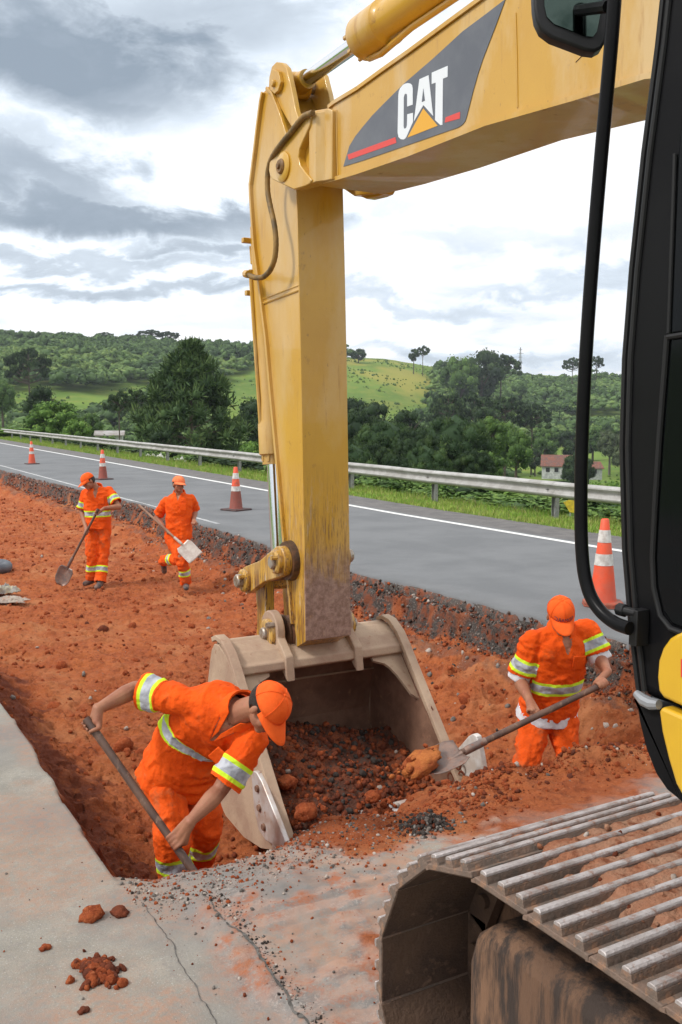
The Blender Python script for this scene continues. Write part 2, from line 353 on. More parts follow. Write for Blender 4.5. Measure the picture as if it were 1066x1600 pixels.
def ground_material():
    m = bpy.data.materials.new('ground'); m.use_nodes = True; t, n, l, b = nt(m)
    tcn = n.new('ShaderNodeTexCoord')
    def noise(sc, d=6, ro=.6, ty=None):
        x = n.new('ShaderNodeTexNoise'); x.inputs['Scale'].default_value = sc; x.inputs['Detail'].default_value = d; x.inputs['Roughness'].default_value = ro
        l.new(tcn.outputs['Object'], x.inputs[0]); return x.outputs[0]
    def mr(v, a, c, e0=0., e1=1.):
        x = n.new('ShaderNodeMapRange'); l.new(v, x.inputs[0]); x.inputs[1].default_value = a; x.inputs[2].default_value = c; x.inputs[3].default_value = e0; x.inputs[4].default_value = e1; return x.outputs[0]
    def mix(fac, a, c, ty='MIX'):
        x = n.new('ShaderNodeMix'); x.data_type = 'RGBA'; x.blend_type = ty
        if isinstance(fac, float): x.inputs[0].default_value = fac
        else: l.new(fac, x.inputs[0])
        for i, q in ((6, a), (7, c)):
            if isinstance(q, tuple): x.inputs[i].default_value = (*q, 1)
            else: l.new(q, x.inputs[i])
        return x.outputs[2]
    def att(a): x = n.new('ShaderNodeAttribute'); x.attribute_name = a; return x.outputs['Fac']
    def mul(a, c): x = n.new('ShaderNodeMath'); x.operation = 'MULTIPLY'; l.new(a, x.inputs[0]); l.new(c, x.inputs[1]); return x.outputs[0]
    big, mid, fine = noise(2.2), noise(14, 6, .65), noise(85, 5, .7)
    con = mix(mr(noise(5), .35, .65), (.31, .29, .25), (.235, .22, .19)); con = mix(mr(fine, .54, .72), con, (.19, .185, .18)); con = mix(mr(noise(140, 3, .6), .60, .7), con, (.42, .41, .38))
    con = mix(mr(noise(.9, 5), .46, .62), con, (.21, .20, .19)); con = mix(mr(noise(22, 6, .75), .54, .64), con, (.24, .225, .205))
    so = mix(mr(big, .38, .62), (.46, .132, .042), (.37, .092, .029)); so = mix(mr(mid, .48, .68), so, (.24, .060, .021)); so = mix(mr(noise(34, 6, .7), .56, .70), so, (.50, .18, .072))
    so = mix(mr(fine, .60, .74), so, (.20, .05, .025)); so = mix(mr(noise(1.3, 5), .52, .68), so, (.49, .185, .075))
    gr = mix(mr(fine, .38, .62), (.045, .038, .035), (.12, .105, .095)); gr = mix(mr(noise(45, 4, .7), .58, .66), gr, (.34, .31, .28)); gr = mix(mr(noise(7, 6, .7), .47, .60), gr, (.22, .075, .04))
    ab = mix(mr(mid, .42, .6), (.27, .255, .24), (.19, .175, .165)); ab = mix(mr(fine, .52, .66), ab, (.36, .32, .29)); tr_n = n.new('ShaderNodeTexWave'); tr_n.bands_direction = 'Y'; tr_n.inputs['Scale'].default_value = 2.35; tr_n.inputs['Distortion'].default_value = 2.2; tr_n.inputs['Detail'].default_value = 3; tr_n.inputs['Detail Scale'].default_value = 3; l.new(tcn.outputs['Object'], tr_n.inputs[0])
    cur = mix(mul(att('dust'), mr(noise(26, 6, .7), .36, .62)), con, (.40, .20, .12))
    cur = mix(mul(att('ash'), mr(noise(7, 6, .7), .38, .52)), cur, ab)
    cur = mix(mul(att('dust2'), mr(noise(11, 6, .7), .42, .60)), cur, (.38, .22, .15))
    cur = mix(mul(att('print'), mr(tr_n.outputs[0], .45, .62)), cur, (.50, .30, .22)); cur = mix(mul(att('print'), mr(tr_n.outputs[0], .30, .12)), cur, (.17, .15, .135))
    cur = mix(mul(att('ash'), mr(noise(3.1, 7, .75), .50, .60)), cur, (.34, .13, .07))
    cur = mix(att('soil'), cur, so); cur = mix(att('gravel'), cur, gr)
    cur = mix(mul(att('wall_shade'), mr(noise(5, 6, .65), .25, .50)), cur, (.165, .040, .018))  # shade of the left trench wall, painted over the soil colour
    l.new(cur, b.inputs['Base Color']); b.inputs['Roughness'].default_value = .93; b.inputs['Specular IOR Level'].default_value = .25
    bs = n.new('ShaderNodeBump'); bs.inputs['Distance'].default_value = .012; l.new(noise(120, 5, .7), bs.inputs['Height']); l.new(mr(att('soil'), 0, 1, .35, .9), bs.inputs['Strength'])
    b2 = n.new('ShaderNodeBump'); b2.inputs['Distance'].default_value = .045; l.new(noise(24, 6, .7), b2.inputs['Height']); l.new(mr(att('soil'), 0, 1, .12, .8), b2.inputs['Strength'])
    l.new(bs.outputs[0], b2.inputs['Normal']); l.new(b2.outputs[0], b.inputs['Normal'])
    return m
M_ground = ground_material()
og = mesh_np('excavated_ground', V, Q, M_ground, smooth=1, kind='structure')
fattr(og.data, 'soil', soil); fattr(og.data, 'gravel', np.clip(grav, 0, 1)); fattr(og.data, 'dust', dust); fattr(og.data, 'ash', ash)
fattr(og.data, 'wall_shade', .95*sstep(.01, .04, dlv)*(1-sstep(.44, .60, dlv+.14*nz2+.08*nz))*(dev > .02)*soil)  # mask for the shade painted on the left trench wall
fattr(og.data, 'print', .34*np.exp(-((gxf-1.85)/.42)**4)*np.exp(-((gyf-3.0)/.65)**4)*(1-soil)*sstep(-.5, .2, nz2+.2))
fattr(og.data, 'dust2', np.clip(sstep(1.3, 2.2, gxf+.3*nz)*.8, 0, 1)*(1-soil)*(gxf < 5.8))
def gh(x, y): return float(near_h(np.array([float(x)]), np.array([float(y)]))[0])

# ---- far terrain
TD = [40, 100, 160, 240, 300, 350, 400, 450, 500, 550, 600, 700, 800, 1000, 1600, 3000]
TZ = {-250: [-7, -10, -10, -9, -3, 5, 12, 22, 30, 36, 40, 41, 38, 32, 25, 20],
      120: [-7, -10, -11, -9, -3, 6, 13, 22, 30, 36, 40, 41, 38, 32, 25, 20],
      400: [-7, -11, -13, -11, -6, 0, 9, 19, 28, 35, 39, 39, 36, 30, 24, 20],
      600: [-7, -12, -15, -15, -10, -4, 4, 14, 23, 31, 36, 34, 32, 28, 24, 20],
      860: [-7, -12, -15, -14, -13, -11, -7, -2, 4, 10, 17, 28, 27, 25, 22, 20],
      1100: [-7, -12, -15, -14, -13, -11, -7, -1, 6, 13, 20, 29, 28, 26, 22, 20],
      1500: [-7, -12, -13, -13, -10, -8, -2, 4, 12, 20, 28, 36, 33, 28, 24, 20]}
TK = sorted(TZ); TM = np.array([TZ[k] for k in TK], float)
def far_h(x, y):
    x = np.asarray(x, float); y = np.asarray(y, float)
    dd = x*FW[0]+y*FW[1]; rr = np.hypot(x, y); lat = x*RT[0]+y*RT[1]
    px = np.where(dd > 1, 533+FPX*lat/np.maximum(dd, 1), np.where(lat > 0, 1500, -250)); px = np.clip(px, -250, 1500)
    cols = np.array([np.interp(np.clip(rr, 40, 3000), TD, TM[i]) for i in range(len(TK))])
    fi = np.interp(px, TK, np.arange(len(TK))); i0 = np.clip(np.floor(fi).astype(int), 0, len(TK)-2); f = fi-i0
    ar = np.arange(len(fi)); z = cols[i0, ar]*(1-f)+cols[i0+1, ar]*f
    z = z+sstep(60, 200, rr)*(2.2*fbm(np.c_[x/90, y/90, x*0], 4, 61)+.5*fbm(np.c_[x/18, y/18, x*0], 3, 62))
    ex = 12.95+.042*np.maximum(0, y-16)
    slope = sstep(0, 26, x-ex); road = np.where(x < ex, -1.2, 0)
    z = np.where(x > ex, -.03+(z+.03)*slope-.35*sstep(0, 1.2, x-ex), z)
    z = np.where((x <= ex) & (y > -60) & (y < 110), road, z)
    z = np.where((x <= ex) & (y >= 110), -1.2*(1-sstep(110, 180, y))+z*sstep(110, 180, y), z)
    z = np.where((x < -9) & (y < 110), -.02-.4*sstep(-9, -40, x), z)
    return z
def fh(x, y): return float(far_h(np.array([x]), np.array([y]))[0])
bear = np.unique(np.concatenate([np.arange(-180, -20, 4.), np.arange(-20, 5, 1.), np.arange(5, 60, .22), np.arange(60, 180.1, 4.)]))
dist = np.concatenate([np.arange(6, 40, .6), np.geomspace(40, 3200, 260)])
BB, DD = np.meshgrid(np.radians(bear), dist); bx, by = (DD*np.sin(BB)).ravel(), (DD*np.cos(BB)).ravel()
bz = far_h(bx, by); nb = len(bear); ii = np.arange(nb*len(dist)).reshape(len(dist), nb)
Q = np.stack([ii[:-1, :-1], ii[:-1, 1:], ii[1:, 1:], ii[1:, :-1]], -1).reshape(-1, 4)[:, ::-1]
M_hill = mat('meadow', (.15, .23, .04), .95, c2=(.10, .17, .032), vs_=.035, lo=.4, hi=.6, c3=(.19, .215, .045), s3=.16, lo3=.5, hi3=.66, bump=0, bump2=.5, bs2=1.2, spec=.1)
ot = mesh_np('hills', np.c_[bx, by, bz], Q, M_hill, smooth=1, kind='structure')
pxa = 533+FPX*(bx*RT[0]+by*RT[1])/np.maximum(bx*FW[0]+by*FW[1], 1)
yel = sstep(380, 470, DD.ravel())*sstep(430, 560, pxa)*(1-sstep(660, 760, pxa))
fattr(ot.data, 'yellow', yel*sstep(-.25, .35, fbm(np.c_[bx/22, by/22, bx*0], 4, 66)))
t, n, l, b = nt(M_hill)
lk = b.inputs['Base Color'].links[0].from_socket
at = n.new('ShaderNodeAttribute'); at.attribute_name = 'yellow'; mx = n.new('ShaderNodeMix'); mx.data_type = 'RGBA'
l.new(at.outputs['Fac'], mx.inputs[0]); l.new(lk, mx.inputs[6]); mx.inputs[7].default_value = (.26, .25, .055, 1); l.new(mx.outputs[2], b.inputs['Base Color'])

# ================================================================ ROAD
M_asph = mat('asphalt', (.172, .178, .186), .82, c2=(.140, .146, .154), vs_=.8, lo=.42, hi=.6, c3=(.24, .25, .26), s3=160, lo3=.55, hi3=.68, bump=.35, bs=220, spec=.35)
M_shoul = mat('shoulder_asphalt', (.15, .145, .145), .9, c2=(.20, .19, .185), vs_=3, c3=(.09, .088, .085), s3=120, lo3=.52, hi3=.66, bump=.6, bs=150, spec=.2)
M_line = mat('road_paint', (.74, .74, .72), .7, c2=(.55, .55, .54), vs_=9, lo=.52, hi=.7, c3=(.25, .26, .27), s3=60, lo3=.62, hi3=.70)
ys = np.concatenate([np.arange(3.2, 20, .035), np.arange(20, 45, .1), np.arange(45, 110, 1.)])
def strip(name, fa, fb, z, mt, kind='structure', cols=2, thick=0., y0=3.2, y1=110):
    yy = ys[(ys >= y0) & (ys <= y1)]; L = []; 
    A = np.array([fa(q) for q in yy]); B = np.array([fb(q) for q in yy])
    for k in range(cols): f = k/(cols-1); L.append(np.c_[A*(1-f)+B*f, yy, np.full(len(yy), z)])
    if thick: L = [np.c_[A, yy, np.full(len(yy), z-thick)]]+L
    c = len(L); Vv = np.stack(L, 1).reshape(-1, 3); ii = np.arange(len(yy)*c).reshape(len(yy), c)
    Q = np.stack([ii[:-1, :-1], ii[:-1, 1:], ii[1:, 1:], ii[1:, :-1]], -1).reshape(-1, 4)
    return mesh_np(name, Vv, Q, mt, kind=kind)
edge_n = dict(zip(np.round(ys, 4), .03*fbm(np.c_[ys*5, ys*0, ys*0], 4, 71)))
edge_x = dict(zip(np.round(ys, 4), xr_(ys)))
strip('road', lambda q: edge_x[round(q, 4)]+.012+.6*edge_n[round(q, 4)], lambda q: white_x(q)+.2, .022, M_asph, thick=.075, cols=8)
strip('shoulder', lambda q: white_x(q)+.17, pave_x, .018, M_shoul, cols=4)
strip('edge_line_marking', lambda q: white_x(q)-.075, lambda q: white_x(q)+.075, .0265, M_line)
M_line2 = mat('worn_road_paint', (.60, .60, .59), .8, c2=(.36, .37, .38), vs_=5, lo=.42, hi=.58, c3=(.19, .20, .21), s3=30, lo3=.52, hi3=.60)
strip('inner_line_marking', lambda q: max(inner_x(q)-.06, edge_x[round(q, 4)]+.05), lambda q: max(inner_x(q)+.030, edge_x[round(q, 4)]+.06), .0265, M_line2, y0=16.2)
M_verge = mat('grass_soil', (.10, .17, .03), .95, c2=(.15, .20, .045), vs_=2.5, c3=(.2, .15, .08), s3=6, lo3=.6, hi3=.72, bump=.6, bs=60, spec=.1)
strip('verge', pave_x, lambda q: 13.35+.042*max(0, q-16), .005, M_verge, cols=3)
# grass blades along the verge
def grass():
    N = 46000; y = 8.5+np.abs(RNG.random(N))**1.7*75; ed = np.array([pave_x(q) for q in y]); w = 1.45+.004*(y-16)
    x = ed-.02+RNG.random(N)*w+.05*np.sin(y*3)
    keep = RNG.random(N) < .55+.45*sstep(-.3, .3, fbm(np.c_[x*2, y*2, x*0], 3, 81)); x, y = x[keep], y[keep]; N = len(x)
    sc = np.clip(.7+y/30, .9, 2.4); hh = (.045+.07*RNG.random(N)**2+.05*sstep(.9, 1.4, x-np.array([pave_x(q) for q in y])))*(.8+.25*sc); a = RNG.random(N)*6.283
    ww = .0045*sc*(1+RNG.random(N)); ln = (RNG.random((N, 2))-.5)*hh[:, None]*1.1
    b0 = np.c_[x-ww*np.cos(a), y-ww*np.sin(a), np.full(N, .004)]; b1 = np.c_[x+ww*np.cos(a), y+ww*np.sin(a), np.full(N, .004)]
    tp = np.c_[x+ln[:, 0], y+ln[:, 1], hh]
    Vv = np.stack([b0, b1, tp], 1).reshape(-1, 3); Fq = np.arange(3*N).reshape(N, 3)
    m = mat('grass', (.19, .33, .045), .7, c2=(.28, .36, .07), vs_=1.2, attr=[('dry', (.40, .36, .14))], spec=.2)
    o = mesh_np('verge_grass', Vv, Fq, m, kind='stuff'); fattr(o.data, 'dry', (RNG.random(N) < .15).astype(float), 'FACE')
    tag(o, 'strip of bright green grass between the road shoulder and the guardrail', 'grass')
grass()

# ================================================================ loose stones and clods
def rock_template(sub, seed):
    bm = bmesh.new(); bmesh.ops.create_icosphere(bm, subdivisions=sub, radius=1.)
    v = np.array([q.co for q in bm.verts]); f = np.array([[w.index for w in q.verts] for q in bm.faces]); bm.free()
    v = v*(1+.30*fbm(v*1.3+seed*9.1, 3, seed))[:, None]*np.array([1, .8+.1*(seed % 3), .62+.1*(seed % 2)]); return v, f
def scatter(name, pos, size, mats, mi, sub=1, kind='stuff', label=None, cat=None):
    T = [rock_template(sub, s) for s in range(7)]; VV = []; FF = []; MI = []; k = 0
    for i, (p, s) in enumerate(zip(pos, size)):
        v, f = T[i % 7]; q = RNG.normal(size=4); q /= np.linalg.norm(q); w, x, y, z = q
        Rm = np.array([[1-2*(y*y+z*z), 2*(x*y-z*w), 2*(x*z+y*w)], [2*(x*y+z*w), 1-2*(x*x+z*z), 2*(y*z-x*w)], [2*(x*z-y*w), 2*(y*z+x*w), 1-2*(x*x+y*y)]])
        VV.append((v*s)@Rm.T+p); FF.append(f+k); MI.append(np.full(len(f), mi[i])); k += len(v)
    o = mesh_np(name, np.concatenate(VV), np.concatenate(FF), mats, kind=kind, mi=np.concatenate(MI), smooth=0)
    if label: tag(o, label, cat)
    return o
M_soilc = mat('soil_clod', (.36, .092, .034), .95, c2=(.24, .055, .022), vs_=20, c3=(.46, .15, .065), s3=60, bump=.8, bs=90, spec=.08)
M_soild = mat('dark_soil', (.20, .055, .028), .95, c2=(.12, .04, .025), vs_=20, bump=.8, bs=90, spec=.08)
M_stone = mat('grey_stone', (.20, .175, .155), .85, c2=(.11, .095, .085), vs_=12, c3=(.35, .33, .31), s3=40, bump=.5, bs=70, spec=.08)
M_black = mat('black_aggregate', (.036, .030, .027), .85, c2=(.075, .062, .055), vs_=20, bump=.6, bs=70, spec=.08)
M_pale = mat('pale_stone', (.48, .42, .37), .85, c2=(.33, .27, .23), vs_=12, bump=.5, bs=70, spec=.08)
STONES = [M_soilc, M_soild, M_stone, M_black, M_pale]
def power(n, a, b, k=2.6): return a+(b-a)*RNG.random(n)**k
# clods on the trench floor and slopes
n = 9000; y = 3.95+RNG.random(n)**1.6*26; x = 1.15+RNG.random(n)*5.1; z = near_h(x, y); k = z < -.06; x, y, z = x[k], y[k], z[k]
s = power(len(x), .005, .036, 4.5)*(.8+y*.03); mi = RNG.choice([0, 1, 2, 4], len(x), p=[.93, .04, .015, .015])
scatter('soil_clods', np.c_[x, y, z+s*.12], s, STONES, mi, label='red earth clods strewn over the floor of the trench', cat='soil')
n = 150; y = 4.2+RNG.random(n)*16; x = 1.9+RNG.random(n)*3.9; z = near_h(x, y); s = power(n, .03, .08, 3)
scatter('large_clods', np.c_[x, y, z-s*.12], s, STONES, RNG.choice([0, 1], n, p=[.96, .04]), sub=2, label='larger red lumps half buried in the trench floor', cat='soil')
# the gravel courses in the cut below the road edge
n = 12000; y = 4.4+RNG.random(n)**1.5*30; dr = RNG.random(n)**1.1*.30; x = xr_(y)-dr-.0; z = near_h(x, y)
s = power(n, .005, .026, 3.8)*(.9+y*.014); mi = RNG.choice([0, 1, 2, 3, 4], n, p=[.12, .18, .18, .47, .05]); mi = np.where((dr > .20) & (RNG.random(n) < .6), RNG.choice([0, 1], n), mi)
scatter('base_course_gravel', np.c_[x, y, z+(RNG.random(n)-.3)*.02], s, STONES, mi, sub=1, label='dark road gravel exposed in the cut under the asphalt edge', cat='gravel')
n = 900; y = 4.5+RNG.random(n)*14; x = xr_(y)-.35-RNG.random(n)**2*.9; z = near_h(x, y); s = power(n, .006, .04, 3.4)
scatter('fallen_gravel', np.c_[x, y, z], s, STONES, RNG.choice([0, 2, 3, 4], n, p=[.4, .25, .15, .2]), sub=1, label='mixed stones fallen on the slope below the road', cat='gravel')
# rubble along the near rim and before the tracks
n = 7000; x = 1.15+RNG.random(n)*4.6; y = ye_(x)+RNG.normal(size=n)*.16-.05+.25*sstep(2.8, 3.6, x); z = near_h(x, y)
s = power(n, .0022, .012, 4.2)*(1+.9*sstep(2.6, 3.4, x)); mi = np.where(x > 2.6, RNG.choice([0, 1, 2, 4], n, p=[.78, .17, .02, .03]), RNG.choice([0, 2, 4, 3], n, p=[.48, .30, .18, .04]))
scatter('rim_rubble', np.c_[x, y, z+s*.2], s, STONES, mi, label='grit and crumbs of earth along the near rim of the trench', cat='rubble')
n = 120; x = 3.0+RNG.random(n)*1.5; y = 4.15+RNG.random(n)*.5; z = near_h(x, y); s = power(n, .014, .05, 2.6)
scatter('rim_lumps', np.c_[x, y, z+s*.2], s, STONES, RNG.choice([0, 1, 4], n, p=[.8, .15, .05]), sub=2, label='knobbly red lumps heaped right of the bucket mouth', cat='soil')
n = 2600; x = -1.6+RNG.random(n)*3.9; y = 2.2+RNG.random(n)**.8*3.2; k = (x < xl_(y)-.02) | (y < ye_(x)-.02); x, y = x[k], y[k]; z = near_h(x, y)
k = (RNG.random(len(x)) < .25+.75*(x > 1.2)); x, y, z = x[k], y[k], z[k]
s = power(len(x), .0018, .010, 3.5); scatter('pavement_grit', np.c_[x, y, z+s*.3], s, STONES, RNG.choice([0, 1, 2, 4], len(x), p=[.45, .2, .25, .1]), label='scattered grit on the old grey pavement', cat='grit')
# black asphalt crumbs in a little heap by the track
n = 420; x = 2.66+RNG.normal(size=n)*.075; y = 3.78+RNG.normal(size=n)*.055; s = power(n, .004, .018, 2.0)
scatter('asphalt_crumbs', np.c_[x, y, near_h(x, y)+.035*np.exp(-((x-2.66)/.07)**2-((y-3.78)/.05)**2)], s, STONES, RNG.choice([3, 2, 1], n, p=[.7, .2, .1]), label='little heap of black asphalt crumbs in front of the track', cat='rubble')
# single lumps one could pick up from the pavement
for (px, py, s, nm, lb) in [(143, 1436, .047, 'soil_lump', 'larger red lump of earth on the pavement, left of a smaller dark one'), (187, 1430, .033, 'soil_lump', 'small dark red lump just right of the round one near the trench corner'),
                            (70, 1484, .022, 'soil_lump', 'tiny lump of earth at the left edge of the pavement'), (130, 1582, .02, 'soil_lump', 'small dark crumb of earth at the bottom left of the pavement'),
                            (447, 1222, 0, '', '')]:
    if not s: continue
    p = P(px, py, 'z', .0); v, f = rock_template(3, int(px) % 5)
    v = v*(1+.16*fbm(v*3.1, 3, 5))[:, None]*s; v[:, 2] = np.maximum(v[:, 2], -s*.35)
    o = mesh_np(nm, v+p+np.array([0, 0, s*.3]), f, M_soild if 'dark' in lb and 'larger' not in lb else M_soilc); tag(o, lb, 'soil lump')
p0 = P(152, 1522, 'z', 0.); n = 130; q = RNG.normal(size=(n, 2))*[.032, .05]; s = power(n, .006, .026, 1.6)
o = scatter('crumbled_lump', np.c_[p0[0]+q[:, 0], p0[1]+q[:, 1], .018*np.exp(-(q**2).sum(1)/.003)+.006], s, STONES, RNG.choice([0, 1], n), sub=2, kind='stuff', label='crumbled heap of dark red earth, largest on the grey pavement', cat='soil lump')
# cracks in the old slab
M_crack = mat('crack', (.055, .05, .045), .95, c2=(.13, .12, .11), vs_=30)
def crack(pts, w):
    path = [P(a, b, 'z', 0.)[:2] for a, b in pts]; out = []
    for a, b in zip(path[:-1], path[1:]):
        for k in range(24): out.append(a+(b-a)*k/24)
    out = np.array(out); out += np.c_[fbm(np.c_[out*14, out[:, 0]*0], 4, 91), fbm(np.c_[out*14, out[:, 0]*0+7], 4, 92)]*.012
    t = np.gradient(out, axis=0); t /= np.linalg.norm(t, axis=1)[:, None]; nn = np.c_[-t[:, 1], t[:, 0]]
    ww = w*(.35+.65*np.abs(fbm(np.c_[out*30, out[:, 0]*0], 2, 93)))[:, None]
    A, B = out+nn*ww, out-nn*ww; z = lambda q: near_h(q[:, 0], q[:, 1])+.004
    Vv = np.stack([np.c_[A, z(A)], np.c_[B, z(B)]], 1).reshape(-1, 3); k = np.arange(len(out)-1)*2
    mesh_np('pavement_crack', Vv, np.stack([k, k+1, k+3, k+2], 1), M_crack, kind='structure')
crack([(228, 1418), (262, 1470), (300, 1535), (335, 1600), (360, 1650)], .0028)
crack([(352, 1452), (385, 1478), (420, 1530), (470, 1600), (500, 1650)], .008)
crack([(318, 1400), (352, 1452)], .004)
ridge_pts = [P(a, b, 'z', 0.)[:2] for a, b in ((322, 1398), (352, 1440), (375, 1462), (402, 1492), (430, 1535), (470, 1590), (505, 1640))]
n = 420; q = RNG.random(n)*(len(ridge_pts)-1); i0 = q.astype(int); f = (q-i0)[:, None]; rp = np.array(ridge_pts); p = rp[i0]*(1-f)+rp[i0+1]*f+RNG.normal(size=(n, 2))*[.022, .012]+[.022, .0]; s = power(n, .0018, .008, 3)
scatter('broken_edge_rubble', np.c_[p, near_h(p[:, 0], p[:, 1])+s*.3], s, STONES, RNG.choice([2, 3, 0, 4], n, p=[.45, .35, .08, .12]), label='dark crumbs along the broken edge running down the pavement', cat='rubble')

# ================================================================ EXCAVATOR
def yellow_paint(name, wear=.0, side=False):
    m = mat(name, (.58, .325, .034), .36, c2=(.50, .265, .026), vs_=1.6, lo=.35, hi=.7, c3=(.30, .15, .04), s3=9, lo3=.62, hi3=.76, coat=.3, bump=.05, bs=60, r2=.8)
    t, n, l, b = nt(m); src = b.inputs['Base Color'].links[0].from_socket
    tc = n.new('ShaderNodeTexCoord')
    def noise(sc, stretch, d=6, ro=.6):
        mp = n.new('ShaderNodeMapping'); mp.inputs['Scale'].default_value = stretch; l.new(tc.outputs['Object'], mp.inputs[0])
        x = n.new('ShaderNodeTexNoise'); x.inputs['Scale'].default_value = sc; x.inputs['Detail'].default_value = d; x.inputs['Roughness'].default_value = ro; l.new(mp.outputs[0], x.inputs[0]); return x.outputs[0]
    def mr(v, a, c, e0=0., e1=1.):
        x = n.new('ShaderNodeMapRange'); l.new(v, x.inputs[0]); x.inputs[1].default_value = a; x.inputs[2].default_value = c; x.inputs[3].default_value = e0; x.inputs[4].default_value = e1; return x.outputs[0]
    def mix(f, a, c):
        x = n.new('ShaderNodeMix'); x.data_type = 'RGBA'; l.new(f, x.inputs[0]); l.new(a, x.inputs[6]); x.inputs[7].default_value = (*c, 1); return x.outputs[2]
    def mul(a, c): x = n.new('ShaderNodeMath'); x.operation = 'MULTIPLY'; l.new(a, x.inputs[0]); l.new(c, x.inputs[1]); return x.outputs[0]
    cur = mix(mr(noise(3, (1, 1, .35)), .46, .66, 0, .62 if name == 'machine_yellow' else .42), src, (.62, .47, .27)); cur = mix(mr(noise(11, (1.5, 1.5, .18), 6, .65), .60, .70, 0, .55), cur, (.36, .17, .03))        # dried dust film, with the pale sheen of the sky painted in
    cur = mix(mr(noise(38, (1, 1, .5), 4, .7), .66, .74, 0, .7), cur, (.22, .11, .04))   # small chips
    if wear:
        sx = n.new('ShaderNodeSeparateXYZ'); l.new(tc.outputs['Object'], sx.inputs[0])
        lowz = mr(sx.outputs[2], 1.75, .85); lo2 = mr(sx.outputs[2], 1.22, .92)
        cur = mix(mul(mr(noise(7, (4, 4, .35), 6, .65), .50, .60), lowz), cur, (.27, .13, .045))
        cur = mix(mul(mr(noise(22, (5, 5, .3), 6, .7), .54, .58), lowz), cur, (.10, .05, .04))
        cur = mix(mul(mr(noise(16, (2, 2, .25), 6, .7), .60, .64), lowz), cur, (.50, .40, .30))
        rust = mix(mr(noise(30, (1, 1, 1), 6, .7), .42, .62), cur, (.23, .135, .10)); 
        rr = n.new('ShaderNodeMix'); rr.data_type = 'RGBA'; fac = n.new('ShaderNodeMath'); fac.operation = 'ADD'; fac.use_clamp = True
        l.new(mul(lo2, mr(noise(9, (1, 1, 1)), .2, .6, .5, 1.6)), fac.inputs[0]); fac.inputs[1].default_value = -.08; l.new(fac.outputs[0], rr.inputs[0]); l.new(cur, rr.inputs[6])
        r0 = n.new('ShaderNodeMix'); r0.data_type = 'RGBA'; l.new(mr(noise(24, (1, 1, 1), 6, .7), .40, .62), r0.inputs[0]); r0.inputs[6].default_value = (.21, .12, .09, 1); r0.inputs[7].default_value = (.36, .235, .19, 1)
        l.new(r0.outputs[2], rr.inputs[7])
        if wear == 2: cur = rr.outputs[2]
    l.new(cur, b.inputs['Base Color'])
    return m
Y1 = yellow_paint('machine_yellow'); Y2 = yellow_paint('machine_yellow_worn', wear=1); YW = yellow_paint('machine_yellow_rubbed', wear=2)
M_steel = mat('pin_steel', (.42, .38, .34), .5, .6, c2=(.3, .22, .16), vs_=20, c3=(.15, .09, .06), s3=40)
M_chrome = mat('rod_chrome', (.75, .77, .8), .12, 1.)
M_hose = mat('hose', (.10, .065, .025), .6, c2=(.28, .16, .04), vs_=9)
M_bucket = mat('bucket_steel', (.46, .335, .235), .75, .0, c2=(.36, .24, .17), vs_=4, lo=.42, hi=.62, c3=(.27, .12, .07), s3=14, lo3=.60, hi3=.72, bump=.25, bs=50)
M_bint = mat('bucket_inside', (.235, .125, .08), .8, .0, c2=(.16, .08, .05), vs_=5, c3=(.33, .17, .10), s3=16, lo3=.58, hi3=.7, bump=.25, bs=50)
M_bwear = mat('worn_bare_steel', (.62, .59, .57), .45, .35, c2=(.50, .40, .34), vs_=8, c3=(.36, .16, .09), s3=18, lo3=.60, hi3=.68)
M_grease = mat('grease', (.05, .028, .018), .4, c2=(.13, .06, .03), vs_=20)
BX = 2.73
ex = thing('excavator', 'large yellow crawler excavator reaching its arm and bucket into the trench', 'excavator', (2.94, .2, 0))
def yz(px, py, x): p = P(px, py, 'x', x); return (p[1], p[2])
def YZ(pts, x): return [yz(a, b, x) for a, b in pts]
def offset(pts, t):
    p = np.array(pts); d = np.gradient(p, axis=0); d /= np.linalg.norm(d, axis=1)[:, None]; return [tuple(q) for q in p+np.c_[-d[:, 1], d[:, 0]]*t]
def plate(mb, pts, t, a, b, m=0):
    q = offset(pts, t)
    mb.prism(list(pts)+list(q[::-1]), 'x', a, b, m)
# ---- boom
up_edge = YZ([(515, 170), (523, 163), (560, 141), (600, 112), (640, 84), (700, 40), (755, 0)], BX)+[(3.1, 3.90), (2.7, 3.95), (2.35, 3.92), (2.0, 3.76), (1.4, 3.25), (.8, 2.62), (.25, 2.05)]
lo_edge = YZ([(499, 284), (530, 275), (560, 266), (640, 238), (762, 189), (900, 149), (1013, 114)], BX)+[(2.2, 3.17), (1.9, 3.03), (1.3, 2.5), (.7, 1.9), (.1, 1.55)]
mb = MB(); mb.prism(up_edge+lo_edge[::-1], 'x', BX, 3.15)
boom = mb.build('boom', Y1, ex, smooth=25, bevel=.004)
mb = MB(); plate(mb, lo_edge, .022, BX-.014, 3.164); mb.build('belly_plate', Y1, boom, smooth=20)
mb = MB(); plate(mb, up_edge, -.02, BX-.012, 3.162); mb.build('top_plate', Y1, boom, smooth=20)
forkA = [(421, 254), (420, 266), (422, 276), (427, 281), (459, 296), (476, 291), (484, 287), (487, 281), (478, 270), (469, 258), (466, 246), (468, 232), (476, 214), (484, 196), (485, 184), (480, 179), (472, 178), (463, 188), (450, 207), (434, 230)]
forkB = [(446, 222), (455, 203), (471, 177), (493, 172), (512, 169), (519, 172), (519, 280), (500, 284), (484, 290), (459, 294), (440, 280)]
